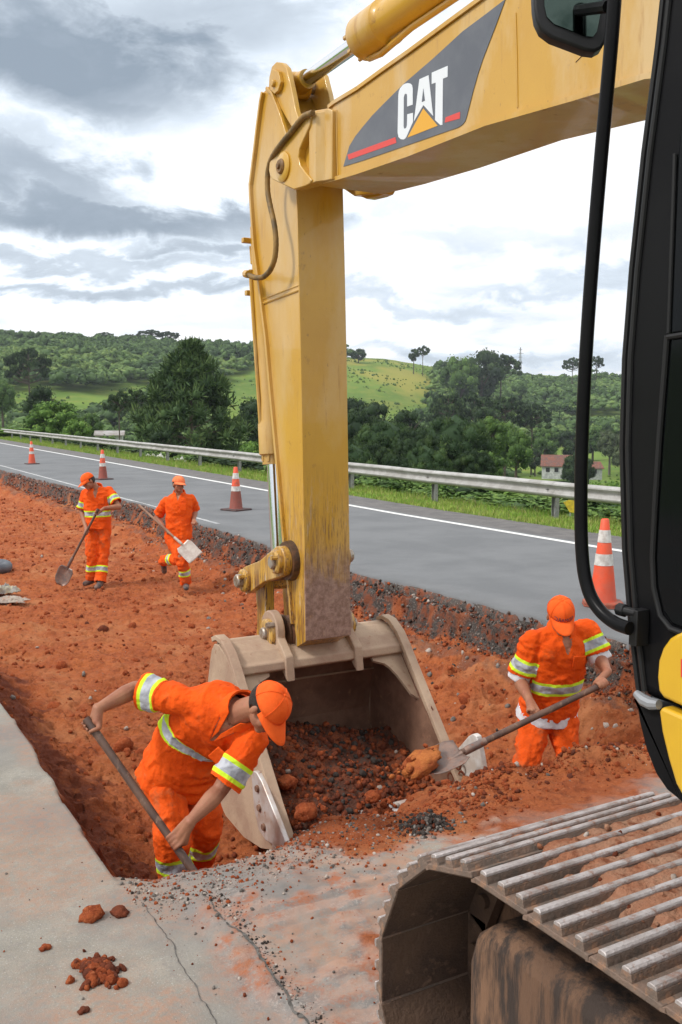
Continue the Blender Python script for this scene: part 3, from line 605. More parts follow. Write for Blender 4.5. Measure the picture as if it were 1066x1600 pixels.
for (a0, a1, b0, b1) in ((2.655, 2.725, 2.70, 2.76), (3.155, 3.225, 3.12, 3.18)):
    mb = MB(); x0 = a0 if a0 < 2.9 else 2.655
    sh = YZ(forkA, 2.655); mb.prism(sh, 'x', a0, a1); mb.build('boom_fork', Y1, boom, smooth=30, bevel=.006)
    mb = MB(); mb.prism(YZ(forkB, 2.70), 'x', b0, b1); mb.build('fork_base', Y1, boom, smooth=30, bevel=.006)
# swelling between fork and box (the facet that looks back at the machine)
q = YZ([(497, 176), (497, 284)], 2.68); q2 = YZ([(521, 172), (521, 280)], 2.73)
mb = MB(); z0, z1 = q[0][1], q[1][1]
V8 = [(2.665, q[0][0]+.08, z0), (2.665, q[1][0]+.08, z1), (2.665, q[0][0], z0), (2.665, q[1][0], z1), (2.735, q2[0][0], q2[0][1]), (2.735, q2[1][0], q2[1][1]), (2.78, q[0][0]+.08, z0), (2.78, q[1][0]+.08, z1), (2.78, q2[0][0], q2[0][1]), (2.78, q2[1][0], q2[1][1])]
mb.add(V8, [(0, 1, 3, 2), (2, 3, 5, 4), (4, 5, 9, 8), (0, 6, 7, 1), (6, 8, 9, 7), (0, 2, 4, 8, 6), (1, 7, 9, 5, 3)]); mb.build('fork_shoulder', Y1, boom, smooth=20, bevel=.003)
def pin(mb, y, z, xa, xb, r, m=0, n=28): mb.lathe([(.001, xa-.004), (r*.82, xa-.004), (r, xa+.006), (r, xb-.006), (r*.82, xb+.004), (.001, xb+.004)], n, (0, y, z), 'x', m)
py_, pz_ = yz(440, 260, 2.64)
mb = MB(); pin(mb, py_, pz_, 2.625, 3.255, .045); pin(mb, py_, pz_, 2.612, 3.262, .018); mb.build('boom_tip_pin', mat('oiled_pin', (.16, .09, .04), .5, .2, c2=(.30, .16, .05), vs_=20), boom)
for a, b in ((2.640, 2.70), (3.18, 3.24)): mb = MB(); pin(mb, py_, pz_, a, b, .088); mb.build('pin_boss', Y1, boom)
w_ = [P(a, b, 'x', BX-.001) for a, b in ((806, 20), (808, 90), (809, 168))]; mb = MB(); mb.tube(w_, .004, 6); mb.build('weld_seam', Y1, boom)
w_ = [P(a, b, 'x', BX-.001) for a, b in ((526, 172), (527, 230), (528, 274))]; mb = MB(); mb.tube(w_, .005, 6); mb.build('weld_seam', Y1, boom)
M_scr = mat('scratch', (.10, .05, .03), .7)
for s in (((900, 97), (905, 92), (911, 86)), ((622, 246), (632, 244))):
    mb = MB(); mb.tube([P(a, b, 'x', BX-.0005) for a, b in s], .0022, 4); mb.build('scratch', M_scr, boom)
# decal on the boom side
M_dec = mat('decal_dark', (.075, .085, .11), .4, c2=(.10, .11, .135), vs_=5, coat=.3)
M_decR = mat('decal_red', (.66, .055, .045), .4); M_decW = mat('decal_white', (.72, .75, .80), .4); M_decY = mat('decal_yellow', (.72, .36, .02), .4)
def decal(name, pts, x, mt, par):
    mb = MB(); mb.prism(YZ(pts, x), 'x', x, x+.0015); return mb.build(name, mt, par, smooth=0)
dc = decal('side_decal', [(536.5, 260), (546, 228), (555, 213), (566, 199), (581, 181), (598.5, 163), (631, 130.6), (677, 91), (722.6, 49), (762, 19.6), (790, -2), (775, 39), (755, 91), (747, 115), (739, 143.6), (729, 183), (727, 189), (722.6, 194.6), (716, 199), (696.5, 205.7), (631, 228.5), (566, 251)], BX-.003, M_dec, boom)
decal('red_bar', [(543, 241.6), (618, 214), (619.4, 223), (545, 249.5)], BX-.0042, M_decR, dc)
decal('red_bar', [(696.5, 183), (719, 174.4), (718.7, 185), (695, 191.4)], BX-.0042, M_decR, dc)
def cp(l): return [(600+.15*a, 80+.15*b) for a, b in l]
decal('lettering', cp([(150, 460), (156, 415), (168, 385), (200, 347), (228, 334), (250, 330), (275, 335), (292, 350), (300, 385), (300, 555), (242, 575), (242, 470), (240, 448), (228, 440), (215, 450), (207, 480), (205, 780), (208, 800), (218, 806), (232, 798), (240, 770), (243, 655), (303, 640), (303, 735), (235, 890), (222, 908), (205, 918), (175, 915), (152, 892), (143, 845)]), BX-.0042, M_decW, dc)
decal('lettering', cp([(370, 290), (465, 248), (512, 672), (412, 560), (312, 730)]), BX-.0042, M_decW, dc)
decal('letter_hole', cp([(410, 385), (394, 527), (427, 513)]), BX-.0052, M_dec, dc)
decal('lettering', cp([(498, 222), (665, 150), (663, 265), (615, 285), (610, 765), (588, 768), (533, 715), (540, 325), (498, 340)]), BX-.0042, M_decW, dc)
decal('emblem_triangle', cp([(410, 595), (560, 775), (245, 898)]), BX-.0042, M_decY, dc)
# ---- stick
SX, SR = 2.775, 3.105
backpx = [(410, 143), (407, 157), (402, 195), (397, 237), (390.5, 288), (391, 305), (394, 350), (397, 389), (404, 440), (410, 490), (415, 530), (421, 600), (427, 665), (434, 740), (441, 820), (447, 880), (452, 930), (456, 975)]
back = YZ(backpx, SX)
frontE = [(5.30, .60), (5.315, 1.0), (5.338, 1.7), (5.36, 2.4), (5.385, 3.0), (5.41, 3.48), (5.50, 3.74), (5.62, 3.93), (5.72, 4.07), (5.80, 4.125)]
bp = (5.585, .60)
botarc = [(bp[0]+.13*math.cos(a), bp[1]+.13*math.sin(a)) for a in np.linspace(R(-20), R(-130), 6)]
core = back+botarc[0:]+frontE
mb = MB(); mb.prism(core, 'x', SX+.012, SR-.012); stick = mb.build('stick', Y2, ex, smooth=25)
mb = MB(); plate(mb, back, -.024, SX-.012, SR+.012); mb.build('back_cover', Y2, stick, smooth=20, bevel=.003)
mb = MB(); plate(mb, frontE[:6], .012, SX, SR); mb.build('front_cover', YW, stick, smooth=20, bevel=.003)
mb = MB(); plate(mb, frontE[5:], -.02, SX-.01, SR+.01); mb.build('top_cover', Y2, stick, smooth=20, bevel=.003)
w0, w1 = yz(409, 474, SX), yz(467, 452, SX)
mb = MB(); mb.tube([(SX+.010, *w0), (SX+.010, *w1)], .009, 8); mb.tube([(SX+.012, w0[0], w0[1]+.03), (SX+.012, w1[0], w1[1]+.03)], .006, 8); mb.build('weld_seam', Y2, stick)
ear = [(421, 152), (423, 120), (427, 104), (434, 97), (443, 98), (450, 106), (457, 135), (464, 172), (474, 200), (462, 205), (448, 182), (436, 160), (430, 150)]
eyz = YZ(ear, 2.80)
for a, b in ((2.79, 2.825), (3.055, 3.09)):
    mb = MB(); mb.prism(eyz, 'x', a, b); mb.build('cylinder_ear', Y2, stick, smooth=30, bevel=.004)
mb = MB(); mb.prism(YZ([(424, 122), (429, 108), (438, 112), (442, 128), (438, 142), (432, 147), (425, 140)], 2.78), 'x', 2.765, 2.79); 
c_ = yz(432, 131, 2.78); pin(mb, c_[0], c_[1], 2.75, 2.80, .022); mb.build('ear_boss', Y2, stick, smooth=30, bevel=.003)
ry, rz = yz(449, 118, 2.94)
mb = MB(); pin(mb, c_[0]+.02, c_[1]+.02, 2.78, 3.12, .035); mb.build('ear_pin', M_steel, stick)
# small fittings on the stick back
for px, py in ((397, 376), (402, 458)):
    q = yz(px, py, 2.90); mb = MB(); mb.box((2.86, q[0]+.02, q[1]), (.08, .04, .035)); mb.build('bracket', Y2, stick, bevel=.004)
mb = MB(); q0, q1 = yz(398, 385, 2.9), yz(400, 412, 2.9); mb.tube([(2.88, q0[0]+.015, q0[1]), (2.88, q1[0]+.015, q1[1])], .014, 8); mb.build('grease_line', Y2, stick)
# ---- stick cylinder along the boom
a = np.array([2.94, c_[0]+.02, c_[1]+.02]); r1 = P(566, 62, 'x', 2.94); dv = (r1-a)/np.linalg.norm(r1-a)
mb = MB(); mb.tube([a+dv*.03, a+dv*1.6], .046, 24); rod = mb.build('stick_cylinder_rod', M_chrome, ex)
mb = MB(); mb.lathe([(.02, -.075), (.075, -.07), (.085, 0), (.075, .07), (.02, .075)], 24, tuple(a), 'x'); mb.tube([a, a+dv*.14], [.075, .06], 20); mb.build('rod_eye', Y2, rod)
g0 = r1; Lc = 1.9
mb = MB(); mb.tube([g0-dv*.015, g0, g0+dv*.02, g0+dv*.025, g0+dv*.27, g0+dv*.29, g0+dv*.31, g0+dv*Lc], [.085, .10, .10, .125, .125, .105, .098, .098], 28); cyl = mb.build('stick_cylinder', Y1, ex, smooth=40)
for k in range(8):
    mb = MB(); an = k*math.pi/4; s1 = np.cross(dv, [1, 0, 0]); o_ = np.array([1, 0, 0])*math.cos(an)*.098+s1*math.sin(an)*.098; mb.tube([g0+o_-dv*.03, g0+o_], .014, 6); mb.build('gland_bolt', Y1, cyl)
s1 = np.array([0, -dv[2], dv[1]])
mb = MB(); mb.tube([g0+s1*.08+dv*.02, g0+s1*.13+dv*.08, g0+s1*.145+dv*.2, g0+s1*.115+dv*.5, g0+s1*.115+dv*Lc], .018, 10); mb.build('oil_pipe', Y1, cyl)
mb = MB(); q = g0+dv*(Lc-.05); mb.prism([(q[1]-.18, q[2]-.12), (q[1]+.1, q[2]-.35), (q[1]-.3, q[2]-.35)], 'x', 2.82, 2.86); mb.prism([(q[1]-.18, q[2]-.0), (q[1]+.1, q[2]-.35), (q[1]-.3, q[2]-.35)], 'x', 3.02, 3.06); mb.build('cylinder_mount', Y1, boom)
# ---- hose beside the stick head
hp = [(489, 176), (474, 181), (458, 203), (444, 219), (431, 236), (422, 252), (418, 272), (418, 300), (423, 325), (429, 350), (432, 378), (430, 405), (422, 424), (411, 434), (398, 434), (387, 429)]
mb = MB(); pts = [P(a_, b_, 'x', 2.672 if i > 4 else 2.64) for i, (a_, b_) in enumerate(hp)]
sm = []
for i in range(len(pts)-1):
    for k in range(6): sm.append(pts[i]+(pts[i+1]-pts[i])*k/6)
sm.append(pts[-1]); sm = np.array(sm)
for _ in range(6): sm[1:-1] = (sm[:-2]+sm[1:-1]*2+sm[2:])/4
mb.tube(sm, [.0165+.0012*(i % 2) for i in range(len(sm))], 12); mb.build('hydraulic_hose', M_hose, ex, smooth=60)
mb = MB(); e0 = sm[-1]; mb.tube([e0+np.array([.0, -.02, 0]), e0+np.array([.01, .05, .012])], .026, 10); mb.tube([e0, e0+np.array([.10, .10, 0])], .02, 10); mb.build('hose_fitting', Y2, ex)
# ---- bucket cylinder and linkage
J1 = np.array([2.94, 6.03, .885]); K1 = np.array([2.94, 5.52, 1.085])
rtop = np.array([2.94, 6.11, 1.74]); dv = (rtop-J1)/np.linalg.norm(rtop-J1)
mb = MB(); mb.tube([J1+dv*.08, rtop+dv*.2], .040, 24); rod = mb.build('bucket_cylinder_rod', M_chrome, ex)
mb = MB(); mb.lathe([(.02, -.10), (.08, -.095), (.085, 0), (.08, .095), (.02, .10)], 24, tuple(J1), 'x'); mb.tube([J1, J1+dv*.15], [.075, .055], 20); mb.build('rod_eye', Y2, rod)
mb = MB(); mb.tube([rtop-dv*.06, rtop-dv*.0, rtop+dv*.012, rtop+dv*.22, rtop+dv*.25, rtop+dv*1.6], [.07, .07, .09, .09, .078, .078], 28); cyl = mb.build('bucket_cylinder', Y2, ex, smooth=40)
for k in range(8):
    mb = MB(); an = k*math.pi/4; mb.tube([rtop+np.array([.068*math.cos(an), .068*math.sin(an), -.035]), rtop+np.array([.068*math.cos(an), .068*math.sin(an), .02])], .012, 6); mb.build('gland_bolt', Y2, cyl)
mb = MB(); mb.tube([rtop+np.array([-.07, .02, .1]), rtop+np.array([-.085, .03, .4]), rtop+dv*1.3+np.array([-.085, .03, 0])], .015, 8); mb.build('oil_pipe', Y2, cyl)
def link2(name, A, B, xa, xb, r0, r1, mt, par):
    A = np.array(A); B = np.array(B); d = (B-A)/np.linalg.norm(B-A); ang = math.atan2(d[1], d[0]); pts = []
    for q in np.linspace(ang+math.pi/2, ang+3*math.pi/2, 10): pts.append((A[0]+r0*math.cos(q), A[1]+r0*math.sin(q)))
    mid = (A+B)/2; nn = np.array([-d[1], d[0]]); pts.append(tuple(mid-nn*min(r0, r1)*.78))
    for q in np.linspace(ang-math.pi/2, ang+math.pi/2, 10): pts.append((B[0]+r1*math.cos(q), B[1]+r1*math.sin(q)))
    pts.append(tuple(mid+nn*min(r0, r1)*.78))
    mb = MB(); mb.prism(pts, 'x', xa, xb); return mb.build(name, mt, par, smooth=30, bevel=.006)
lk_ = link2('tipping_link', K1[1:], J1[1:], 2.695, 2.75, .10, .095, Y2, ex)
link2('tipping_link', K1[1:], J1[1:], 3.13, 3.185, .10, .095, Y2, ex)
mb = MB(); pin(mb, K1[1], K1[2], 2.64, 3.24, .045); mb.build('link_pin', M_steel, lk_); mb = MB(); pin(mb, J1[1], J1[2], 2.62, 3.26, .047); mb.build('link_pin', M_steel, lk_)
for c in (K1, J1):
    mb = MB(); pin(mb, c[1], c[2], 2.66, 2.70, .079); mb.lathe([(.001, 2.62), (.016, 2.62), (.016, 2.68)], 6, (0, c[1]-.05, c[2]+.035), 'x'); mb.build('pin_collar', Y2, lk_)
mb = MB(); mb.lathe([(.06, SX-.03), (.125, SX-.028), (.135, SX+.02)], 28, (0, K1[1], K1[2]), 'x'); mb.build('greasy_boss', M_grease, stick)
mb = MB(); mb.box(((2.72+3.16)/2, (K1[1]+J1[1])/2+.03, (K1[2]+J1[2])/2-.02), (.42, .14, .10), Matrix.Rotation(math.atan2(J1[2]-K1[2], J1[1]-K1[1]), 3, 'X')); mb.build('link_crossbar', M_grease, lk_, bevel=.01)
HB = np.array([6.0, .42])
link2('power_link', J1[1:], HB, 2.80, 2.87, .09, .09, Y2, ex); link2('power_link', J1[1:], HB, 3.01, 3.08, .09, .09, Y2, ex)
# ---- bucket
BL, BR = 2.29, 3.59
lipL = (4.60, -.40)
prof = [(5.37, .465), (5.45, .53), (5.56, .575), (5.63, .57), (5.68, .52), (5.71, .44), (5.75, .30), (5.81, .10), (5.84, -.08), (5.80, -.26), (5.68, -.42), (5.48, -.52), (5.2, -.55), (4.95, -.52), lipL]
mb = MB(); inner = offset(prof, -.03)
for i in range(len(prof)-1): mb.prism([prof[i], prof[i+1], inner[i+1], inner[i]], 'x', BL+.028, BR-.028)
bucket = mb.build('bucket', M_bint, ex, smooth=40)
mb = MB(); outp = offset(prof, .004)
for i in range(len(prof)-1): mb.prism([prof[i], prof[i+1], outp[i+1], outp[i]], 'x', BL+.028, BR-.028)
mb.build('shell', M_bucket, bucket, smooth=40)
mb = MB(); pts = [(5.385, .455), (5.60, .585), (5.66, .56), (5.60, .50), (5.40, .40)]; mb.prism([(5.36, .47), (5.60, .59), (5.66, .585), (5.67, .55), (5.6, .5), (5.385, .40), (5.35, .42)], 'x', BL+.03, BR-.03)
mb.build('top_beam', M_bucket, bucket, smooth=30, bevel=.008)
sidep = prof+[(4.72, -.27), (5.05, .10)]
for (a, b) in ((BL, BL+.03), (BR-.03, BR)):
    mb = MB(); mb.prism(sidep, 'x', a, b); mb.build('side_plate', M_bucket, bucket, smooth=30, bevel=.004)
for a, b in ((BL+.03, BL+.034), (BR-.034, BR-.03)):
    mb = MB(); mb.prism([(5.38, .40), (5.6, .5), (5.68, .4), (5.78, .1), (5.78, -.2), (5.65, -.4), (5.2, -.52), (4.95, -.49), (4.66, -.40), (4.80, -.22), (5.08, .08)], 'x', a, b); mb.build('inner_face', M_bint, bucket, smooth=0)
# thick cutting edge strip up both side plates
es = [(5.66, .575), (5.60, .60), (5.52, .59), (5.42, .53), (5.34, .445), (5.05, .105), (4.78, -.21), (4.60, -.40)]
for a, b in ((BL-.006, BL+.058), (BR-.058, BR+.006)):
    mb = MB(); plate(mb, es, -.032, a, b); mb.build('edge_strip', M_bucket, bucket, smooth=25, bevel=.004)
# corner gussets behind the top beam
for s, x0 in ((1, BL+.03), (-1, BR-.03)):
    n = 8; V_ = []; cz = np.array([0, -.42, -.5])/np.linalg.norm([0, .42, .5])
    o0 = np.array([x0, 5.385, .42]); dn = np.array([0, -.66, -.75]); dn /= np.linalg.norm(dn)
    arc = [(0, 0), (.24, 0), (.235, .035), (.20, .05), (.16, .065), (.13, .10), (.10, .16), (.075, .23), (.05, .31), (0, .36)]
    top = [o0+np.array([s*u_, 0, 0])+dn*v_+np.array([0, .006, -.01]) for u_, v_ in arc]; bk = [p+np.array([0, .016, -.014]) for p in top]
    k = len(arc); mb = MB(); mb.add(top+bk, [tuple(range(k)), tuple(range(2*k-1, k-1, -1))]+[(i, i+k, (i+1) % k+k, (i+1) % k) for i in range(k)]); mb.build('gusset', M_bucket, bucket, smooth=20)
# weld line inside
mb = MB(); mb.tube([(BL+.04, 5.73, .22), (3.0, 5.732, .225), (BR-.04, 5.73, .22)], .007, 6); mb.build('weld_line', M_bucket, bucket)
mb = MB(); mb.box((2.94, 4.66, -.415), (1.3, .26, .04), Matrix.Rotation(R(30), 3, 'X')); mb.build('cutting_edge', M_bwear, bucket, bevel=.006)
for x in (2.31, 2.62, 2.94, 3.26, 3.55):
    mb = MB(); d1 = np.array([-.92, .12]); y0, z0 = 4.58, -.44
    mb.add([(x-.05, y0+.16, z0+.05), (x+.05, y0+.16, z0+.05), (x+.05, y0+.16, z0-.05), (x-.05, y0+.16, z0-.05), (x-.032, y0-.10, z0-.005), (x+.032, y0-.10, z0-.005), (x+.032, y0-.10, z0-.03), (x-.032, y0-.10, z0-.03)],
           [(0, 1, 2, 3), (7, 6, 5, 4), (0, 4, 5, 1), (1, 5, 6, 2), (2, 6, 7, 3), (3, 7, 4, 0)]); mb.build('tooth', M_bwear, bucket, bevel=.006)
lc = YZ([(396, 1212), (399, 1204), (404, 1206), (412, 1220), (440, 1290), (449, 1315), (446, 1325), (434, 1322), (418, 1312), (407, 1296), (400, 1262)], BL-.02)
mb = MB(); mb.prism(lc, 'x', BL-.034, BL-.002); sc_ = mb.build('side_cutter', M_bwear, bucket, smooth=25, bevel=.005)
for px, py in ((404, 1232), (407, 1262), (414, 1292)):
    mb = MB(); q = yz(px, py, BL-.03); pin(mb, q[0], q[1], BL-.044, BL-.02, .022, n=16); mb.build('cutter_bolt', M_bint, sc_)
rc = YZ([(716, 1172), (735, 1150), (742, 1146), (748, 1150), (754, 1180), (759, 1210), (757, 1224), (742, 1228), (728, 1222)], BR+.02)
mb = MB(); mb.prism(rc, 'x', BR+.004, BR+.045); mb.build('side_cutter', mat('bare_edge', (.68, .66, .64), .5, .1, c2=(.55, .48, .42), vs_=9), bucket, smooth=25, bevel=.006)
q = P(655, 1093, 'x', BR-.03); mb = MB(); mb.lathe([(.001, -.002), (.016, -.002), (.016, .002)], 14, (BR-.0315, q[1], q[2]), 'x'); mb.build('bolt_hole', M_bwear, bucket)
for px, py in ((672, 1110), (716, 1195), (705, 1215), (722, 1213)):
    q = P(px, py, 'x', BR-.03); mb = MB(); mb.lathe([(.022, -.003), (.034, -.004), (.036, .002)], 18, (BR-.031, q[1], q[2]), 'x', cap=False); mb.build('bolt_ring', M_soild, bucket)
# ears and pin
for a, b in ((2.655, 2.715), (3.165, 3.225)):
    mb = MB(); pts = []
    for q in np.linspace(R(-60), R(190), 16): pts.append((bp[0]+.125*math.cos(q)*1.0, bp[1]+.02+.135*math.sin(q)))
    pts += [(5.42, .43), (5.36, .34), (5.335, .33), (5.36, .45)][::1]; pts = pts[:16]+[(5.345, .50), (5.32, .34), (5.40, .40), (5.60, .48)]
    mb.prism(pts, 'x', a, b); mb.build('bucket_ear', M_bucket, bucket, smooth=30, bevel=.008)
mb = MB(); pin(mb, bp[0]-.01, bp[1]+.01, 2.60, 3.30, .040); mb.build('bucket_pin', M_steel, bucket)
for a, b in ((2.625, 2.66), (3.22, 3.262)): mb = MB(); pin(mb, bp[0]-.01, bp[1]+.01, a, b, .094); mb.build('pin_collar', Y2, bucket)
mb = MB(); mb.lathe([(.001, 2.60), (.02, 2.60), (.02, 2.66)], 6, (0, bp[0]-.075, bp[1]+.075), 'x'); mb.build('collar_bolt', M_steel, bucket)
mb = MB(); pin(mb, bp[0]-.01, bp[1]-.005, SX-.01, SR+.01, .115); mb.build('stick_nose', M_bint, stick)
for a, b in ((SX-.028, SX-.008), (SR+.008, SR+.028)): mb = MB(); pin(mb, bp[0]-.01, bp[1]-.0, a, b, .12); mb.build('pin_seal', M_grease, stick)
# hinge lugs behind
for a in (2.80, 3.02):
    mb = MB(); mb.prism([(5.66, .56), (5.95, .52), (6.08, .44), (6.05, .34), (5.9, .33), (5.74, .25)], 'x', a+.075*(a < 2.9)-.0, a+.075*(a < 2.9)+.04); mb.build('hinge_lug', M_bucket, bucket, bevel=.005)
# ---- the fill in the bucket
def fill():
    x = np.arange(BL+.031, BR-.031, .011); y = np.arange(4.42, 5.80, .011); X, Y = np.meshgrid(x, y); xf, yf = X.ravel(), Y.ravel()
    t = (yf-4.5)/1.3; z = -.36+.33*sstep(0, .9, t)-.10*sstep(.75, 1, t)-.14*sstep(2.8, 3.5, xf)+.05*np.exp(-((xf-2.5)/.25)**2)
    z = z+.03*fbm(np.c_[xf*3, yf*3, xf*0], 4, 101)+.022*fbm(np.c_[xf*12, yf*12, xf*0], 4, 102)+.010*fbm(np.c_[xf*36, yf*36, xf*0], 3, 103)
    z -= .08*sstep(3.35, 3.56, xf)*sstep(4.9, 4.5, yf)
    ny, nx = len(y), len(x); ii = np.arange(nx*ny).reshape(ny, nx); Q = np.stack([ii[:-1, :-1], ii[:-1, 1:], ii[1:, 1:], ii[1:, :-1]], -1).reshape(-1, 4)
    # stay inside the shell
    pr = np.array(prof[4:]); zin = np.interp(yf, pr[::-1, 0][:], pr[::-1, 1])+.04 if False else None
    back_y = np.interp(z, [-.3, -.1, .1, .3], [5.72, 5.79, 5.76, 5.69]); yf = np.minimum(yf, back_y)
    m = mat('loaded_earth', (.27, .078, .034), .95, c2=(.11, .045, .030), vs_=4.5, lo=.42, hi=.56, c3=(.07, .055, .045), s3=22, lo3=.5, hi3=.64, bump=.9, bs=80, bump2=.7, bs2=25, spec=.15)
    o = mesh_np('bucket_soil', np.c_[xf, yf, z], Q, m, smooth=1, kind='stuff'); tag(o, 'dark red and blackish earth loaded in the excavator bucket', 'soil')
    n = 3800; xs = BL+.05+RNG.random(n)*1.2; ysn = 4.45+RNG.random(n)*1.28; ix = np.clip(((xs-x[0])/.011).astype(int), 0, nx-1); iy = np.clip(((ysn-y[0])/.011).astype(int), 0, ny-1)
    zz = z.reshape(ny, nx)[iy, ix]; s = power(n, .004, .030, 3.4)
    dk = (fbm(np.c_[xs*2.5, ysn*2.5, xs*0], 3, 104)+.5*(1-np.abs(ysn-5.2)/.5)) > .1
    mi = np.where(dk, RNG.choice([1, 3, 0], n, p=[.60, .26, .14]), RNG.choice([0, 1, 4], n, p=[.62, .35, .03]))
    scatter('bucket_clods', np.c_[xs, np.minimum(ysn, 5.7), zz+s*.3], s, STONES, mi, sub=1, label='red and black clods lying on the earth in the bucket', cat='soil')
    for px, py, s in ((447, 1222, .062), (585, 1245, .05), (480, 1270, .07), (530, 1262, .045), (440, 1305, .05)):
        p = P(px, py, 'x', 2.45 if px < 500 else 2.9); iy_ = int(np.clip((p[1]-y[0])/.011, 0, ny-1)); v, f = rock_template(3, int(px) % 7); v = v*(1+.14*fbm(v*3.1, 3, 5))[:, None]*s
        lb = {447: 'flat bright orange lump in the bucket beside the left side plate', 585: 'reddish lump near the middle of the bucket lip', 480: 'biggest round red lump at the lower left of the bucket load', 530: 'small red lump between the big round one and the bucket lip', 440: 'lump in the bucket nearest its left lower corner'}[px]
        tag(mesh_np('earth_lump', v+p, f, M_soilc if px != 440 else M_soild), lb, 'soil lump')
fill()

# ---- tracks
M_shoe = mat('shoe_plate', (.13, .105, .088), .75, .2, c2=(.24, .16, .12), vs_=9, c3=(.33, .19, .12), s3=26, lo3=.54, hi3=.64, bump=.5, bs=60)
M_grou = mat('grouser_steel', (.56, .51, .50), .42, .55, c2=(.36, .31, .29), vs_=14, c3=(.30, .16, .11), s3=26, lo3=.53, hi3=.66, bump=.35, bs=90)
M_under = mat('shoe_underside', (.12, .07, .045), .85, .1, c2=(.075, .045, .032), vs_=5, lo=.42, hi=.58, c3=(.20, .12, .08), s3=20, lo3=.56, hi3=.7, bump=.5, bs=60)
M_frame = mat('muddy_frame', (.13, .07, .042), .85, c2=(.22, .12, .07), vs_=3, c3=(.045, .03, .024), s3=14, lo3=.44, hi3=.56, bump=.6, bs=40, stretch=(1, 1, .16))
XL0, XL1 = 1.385, 2.185
RA = .452; YI, YS_, ZC_ = 1.745, -1.85, .462
Ltot = 2*(YI-YS_)+2*math.pi*RA; NS = 51; pitch = Ltot/NS
def loop_at(s):
    s = s % Ltot; a = YI-YS_
    if s < a: return YS_+s, ZC_+RA, 0.
    s -= a
    if s < math.pi*RA: q = s/RA; return YI+RA*math.sin(q), ZC_+RA*math.cos(q), -q
    s -= math.pi*RA
    if s < a: return YI-s, ZC_-RA, -math.pi
    s -= a; q = s/RA; return YS_-RA*math.sin(q), ZC_-RA*math.cos(q), -math.pi-q
def shoe_mesh():
    w = XL1-XL0; h = pitch/2-.002
    mb = MB()
    mb.box((0, 0, 0), (w, 2*h, .014), m=0); mb.box((0, 0, -.0085), (w-.004, 2*h-.004, .003), m=2)
    mb.prism([(h-.004, .006), (h+.013, -.002), (h+.013, -.012), (h-.01, -.006)], 'x', -w/2, w/2, m=0)
    for yy, hh in ((-.066, .030), (-.001, .030), (.064, .030)):
        mb.prism([(yy-.017, .006), (yy-.0125, hh-.006), (yy+.0125, hh-.006), (yy+.017, .006)], 'x', -w/2+.002, w/2-.002, m=0)
        mb.prism([(yy-.0125, hh-.0058), (yy-.011, hh+.001), (yy-.006, hh+.004), (yy+.006, hh+.004), (yy+.011, hh+.001), (yy+.0125, hh-.0058)], 'x', -w/2+.002, w/2-.002, m=1)
    me_o = mb.build('track_shoe', [M_shoe, M_grou, M_under], None, smooth=30, bevel=.0025, bseg=2)
    return me_o
sh0 = shoe_mesh(); first = True
PH = (1.773-YS_-pitch/2) % pitch
for side, xc in ((0, (XL0+XL1)/2), (1, 2*2.94-(XL0+XL1)/2)):
    mb = MB()
    for k in range(NS):       # chain links under the shoes
        y, z, a = loop_at(k*pitch+PH); rr_ = Matrix.Rotation(a, 3, 'X'); dn = rr_@Vector((0, 0, -1))
        for sx in (-.075, .075): mb.box((xc+sx, y+dn[1]*.05, z+dn[2]*.05), (.035, pitch*.98, .085), rr_)
        mb.tube([(xc-.11, y+dn[1]*.055, z+dn[2]*.055), (xc+.11, y+dn[1]*.055, z+dn[2]*.055)], .022, 8)
    tr = mb.build('track', M_under, ex)
    for k in range(NS):
        o = sh0 if first else sh0.copy()
        if not first: COL.objects.link(o)
        first = False
        y, z, a = loop_at(k*pitch+PH); o.rotation_euler = (a+random.gauss(0, .010), random.gauss(0, .003), random.gauss(0, .002)); o.location = (xc+random.gauss(0, .002), y, z); o.parent = tr
    sg = 1 if side == 0 else -1
    outx = xc-sg*.285
    mb = MB(); pr = [(1.955, .18), (1.955, .58), (1.93, .66), (1.87, .71), (1.78, .725), (-1.5, .725), (-1.62, .65), (-1.62, .18)]
    mb.prism(pr, 'x', min(outx, xc+sg*.20), max(outx, xc+sg*.20)); fr = mb.build('track_frame', M_frame, tr, smooth=30, bevel=.05, bseg=4)
    mb = MB(); mb.lathe([(.36, -.09), (.385, -.08), (.385, -.03), (.34, -.028), (.34, .028), (.385, .03), (.385, .08), (.36, .09)], 40, (xc+sg*.04, YI, ZC_), 'x'); mb.build('idler_wheel', M_frame, tr)
    mb = MB(); mb.lathe([(.30, -.06), (.34, -.05), (.34, .05), (.30, .06)], 24, (xc, YS_, ZC_), 'x')
    for k in range(18): q = k*math.pi/9; mb.box((xc, YS_+.36*math.cos(q), ZC_+.36*math.sin(q)), (.06, .06, .05), Matrix.Rotation(q, 3, 'X'))
    mb.build('sprocket', M_frame, tr)
    for k in range(7):
        mb = MB(); mb.lathe([(.05, -.16), (.09, -.15), (.09, -.05), (.075, -.04), (.075, .04), (.09, .05), (.09, .15), (.05, .16)], 20, (xc, -1.2+k*.4, .13), 'x'); mb.build('roller', M_frame, tr)
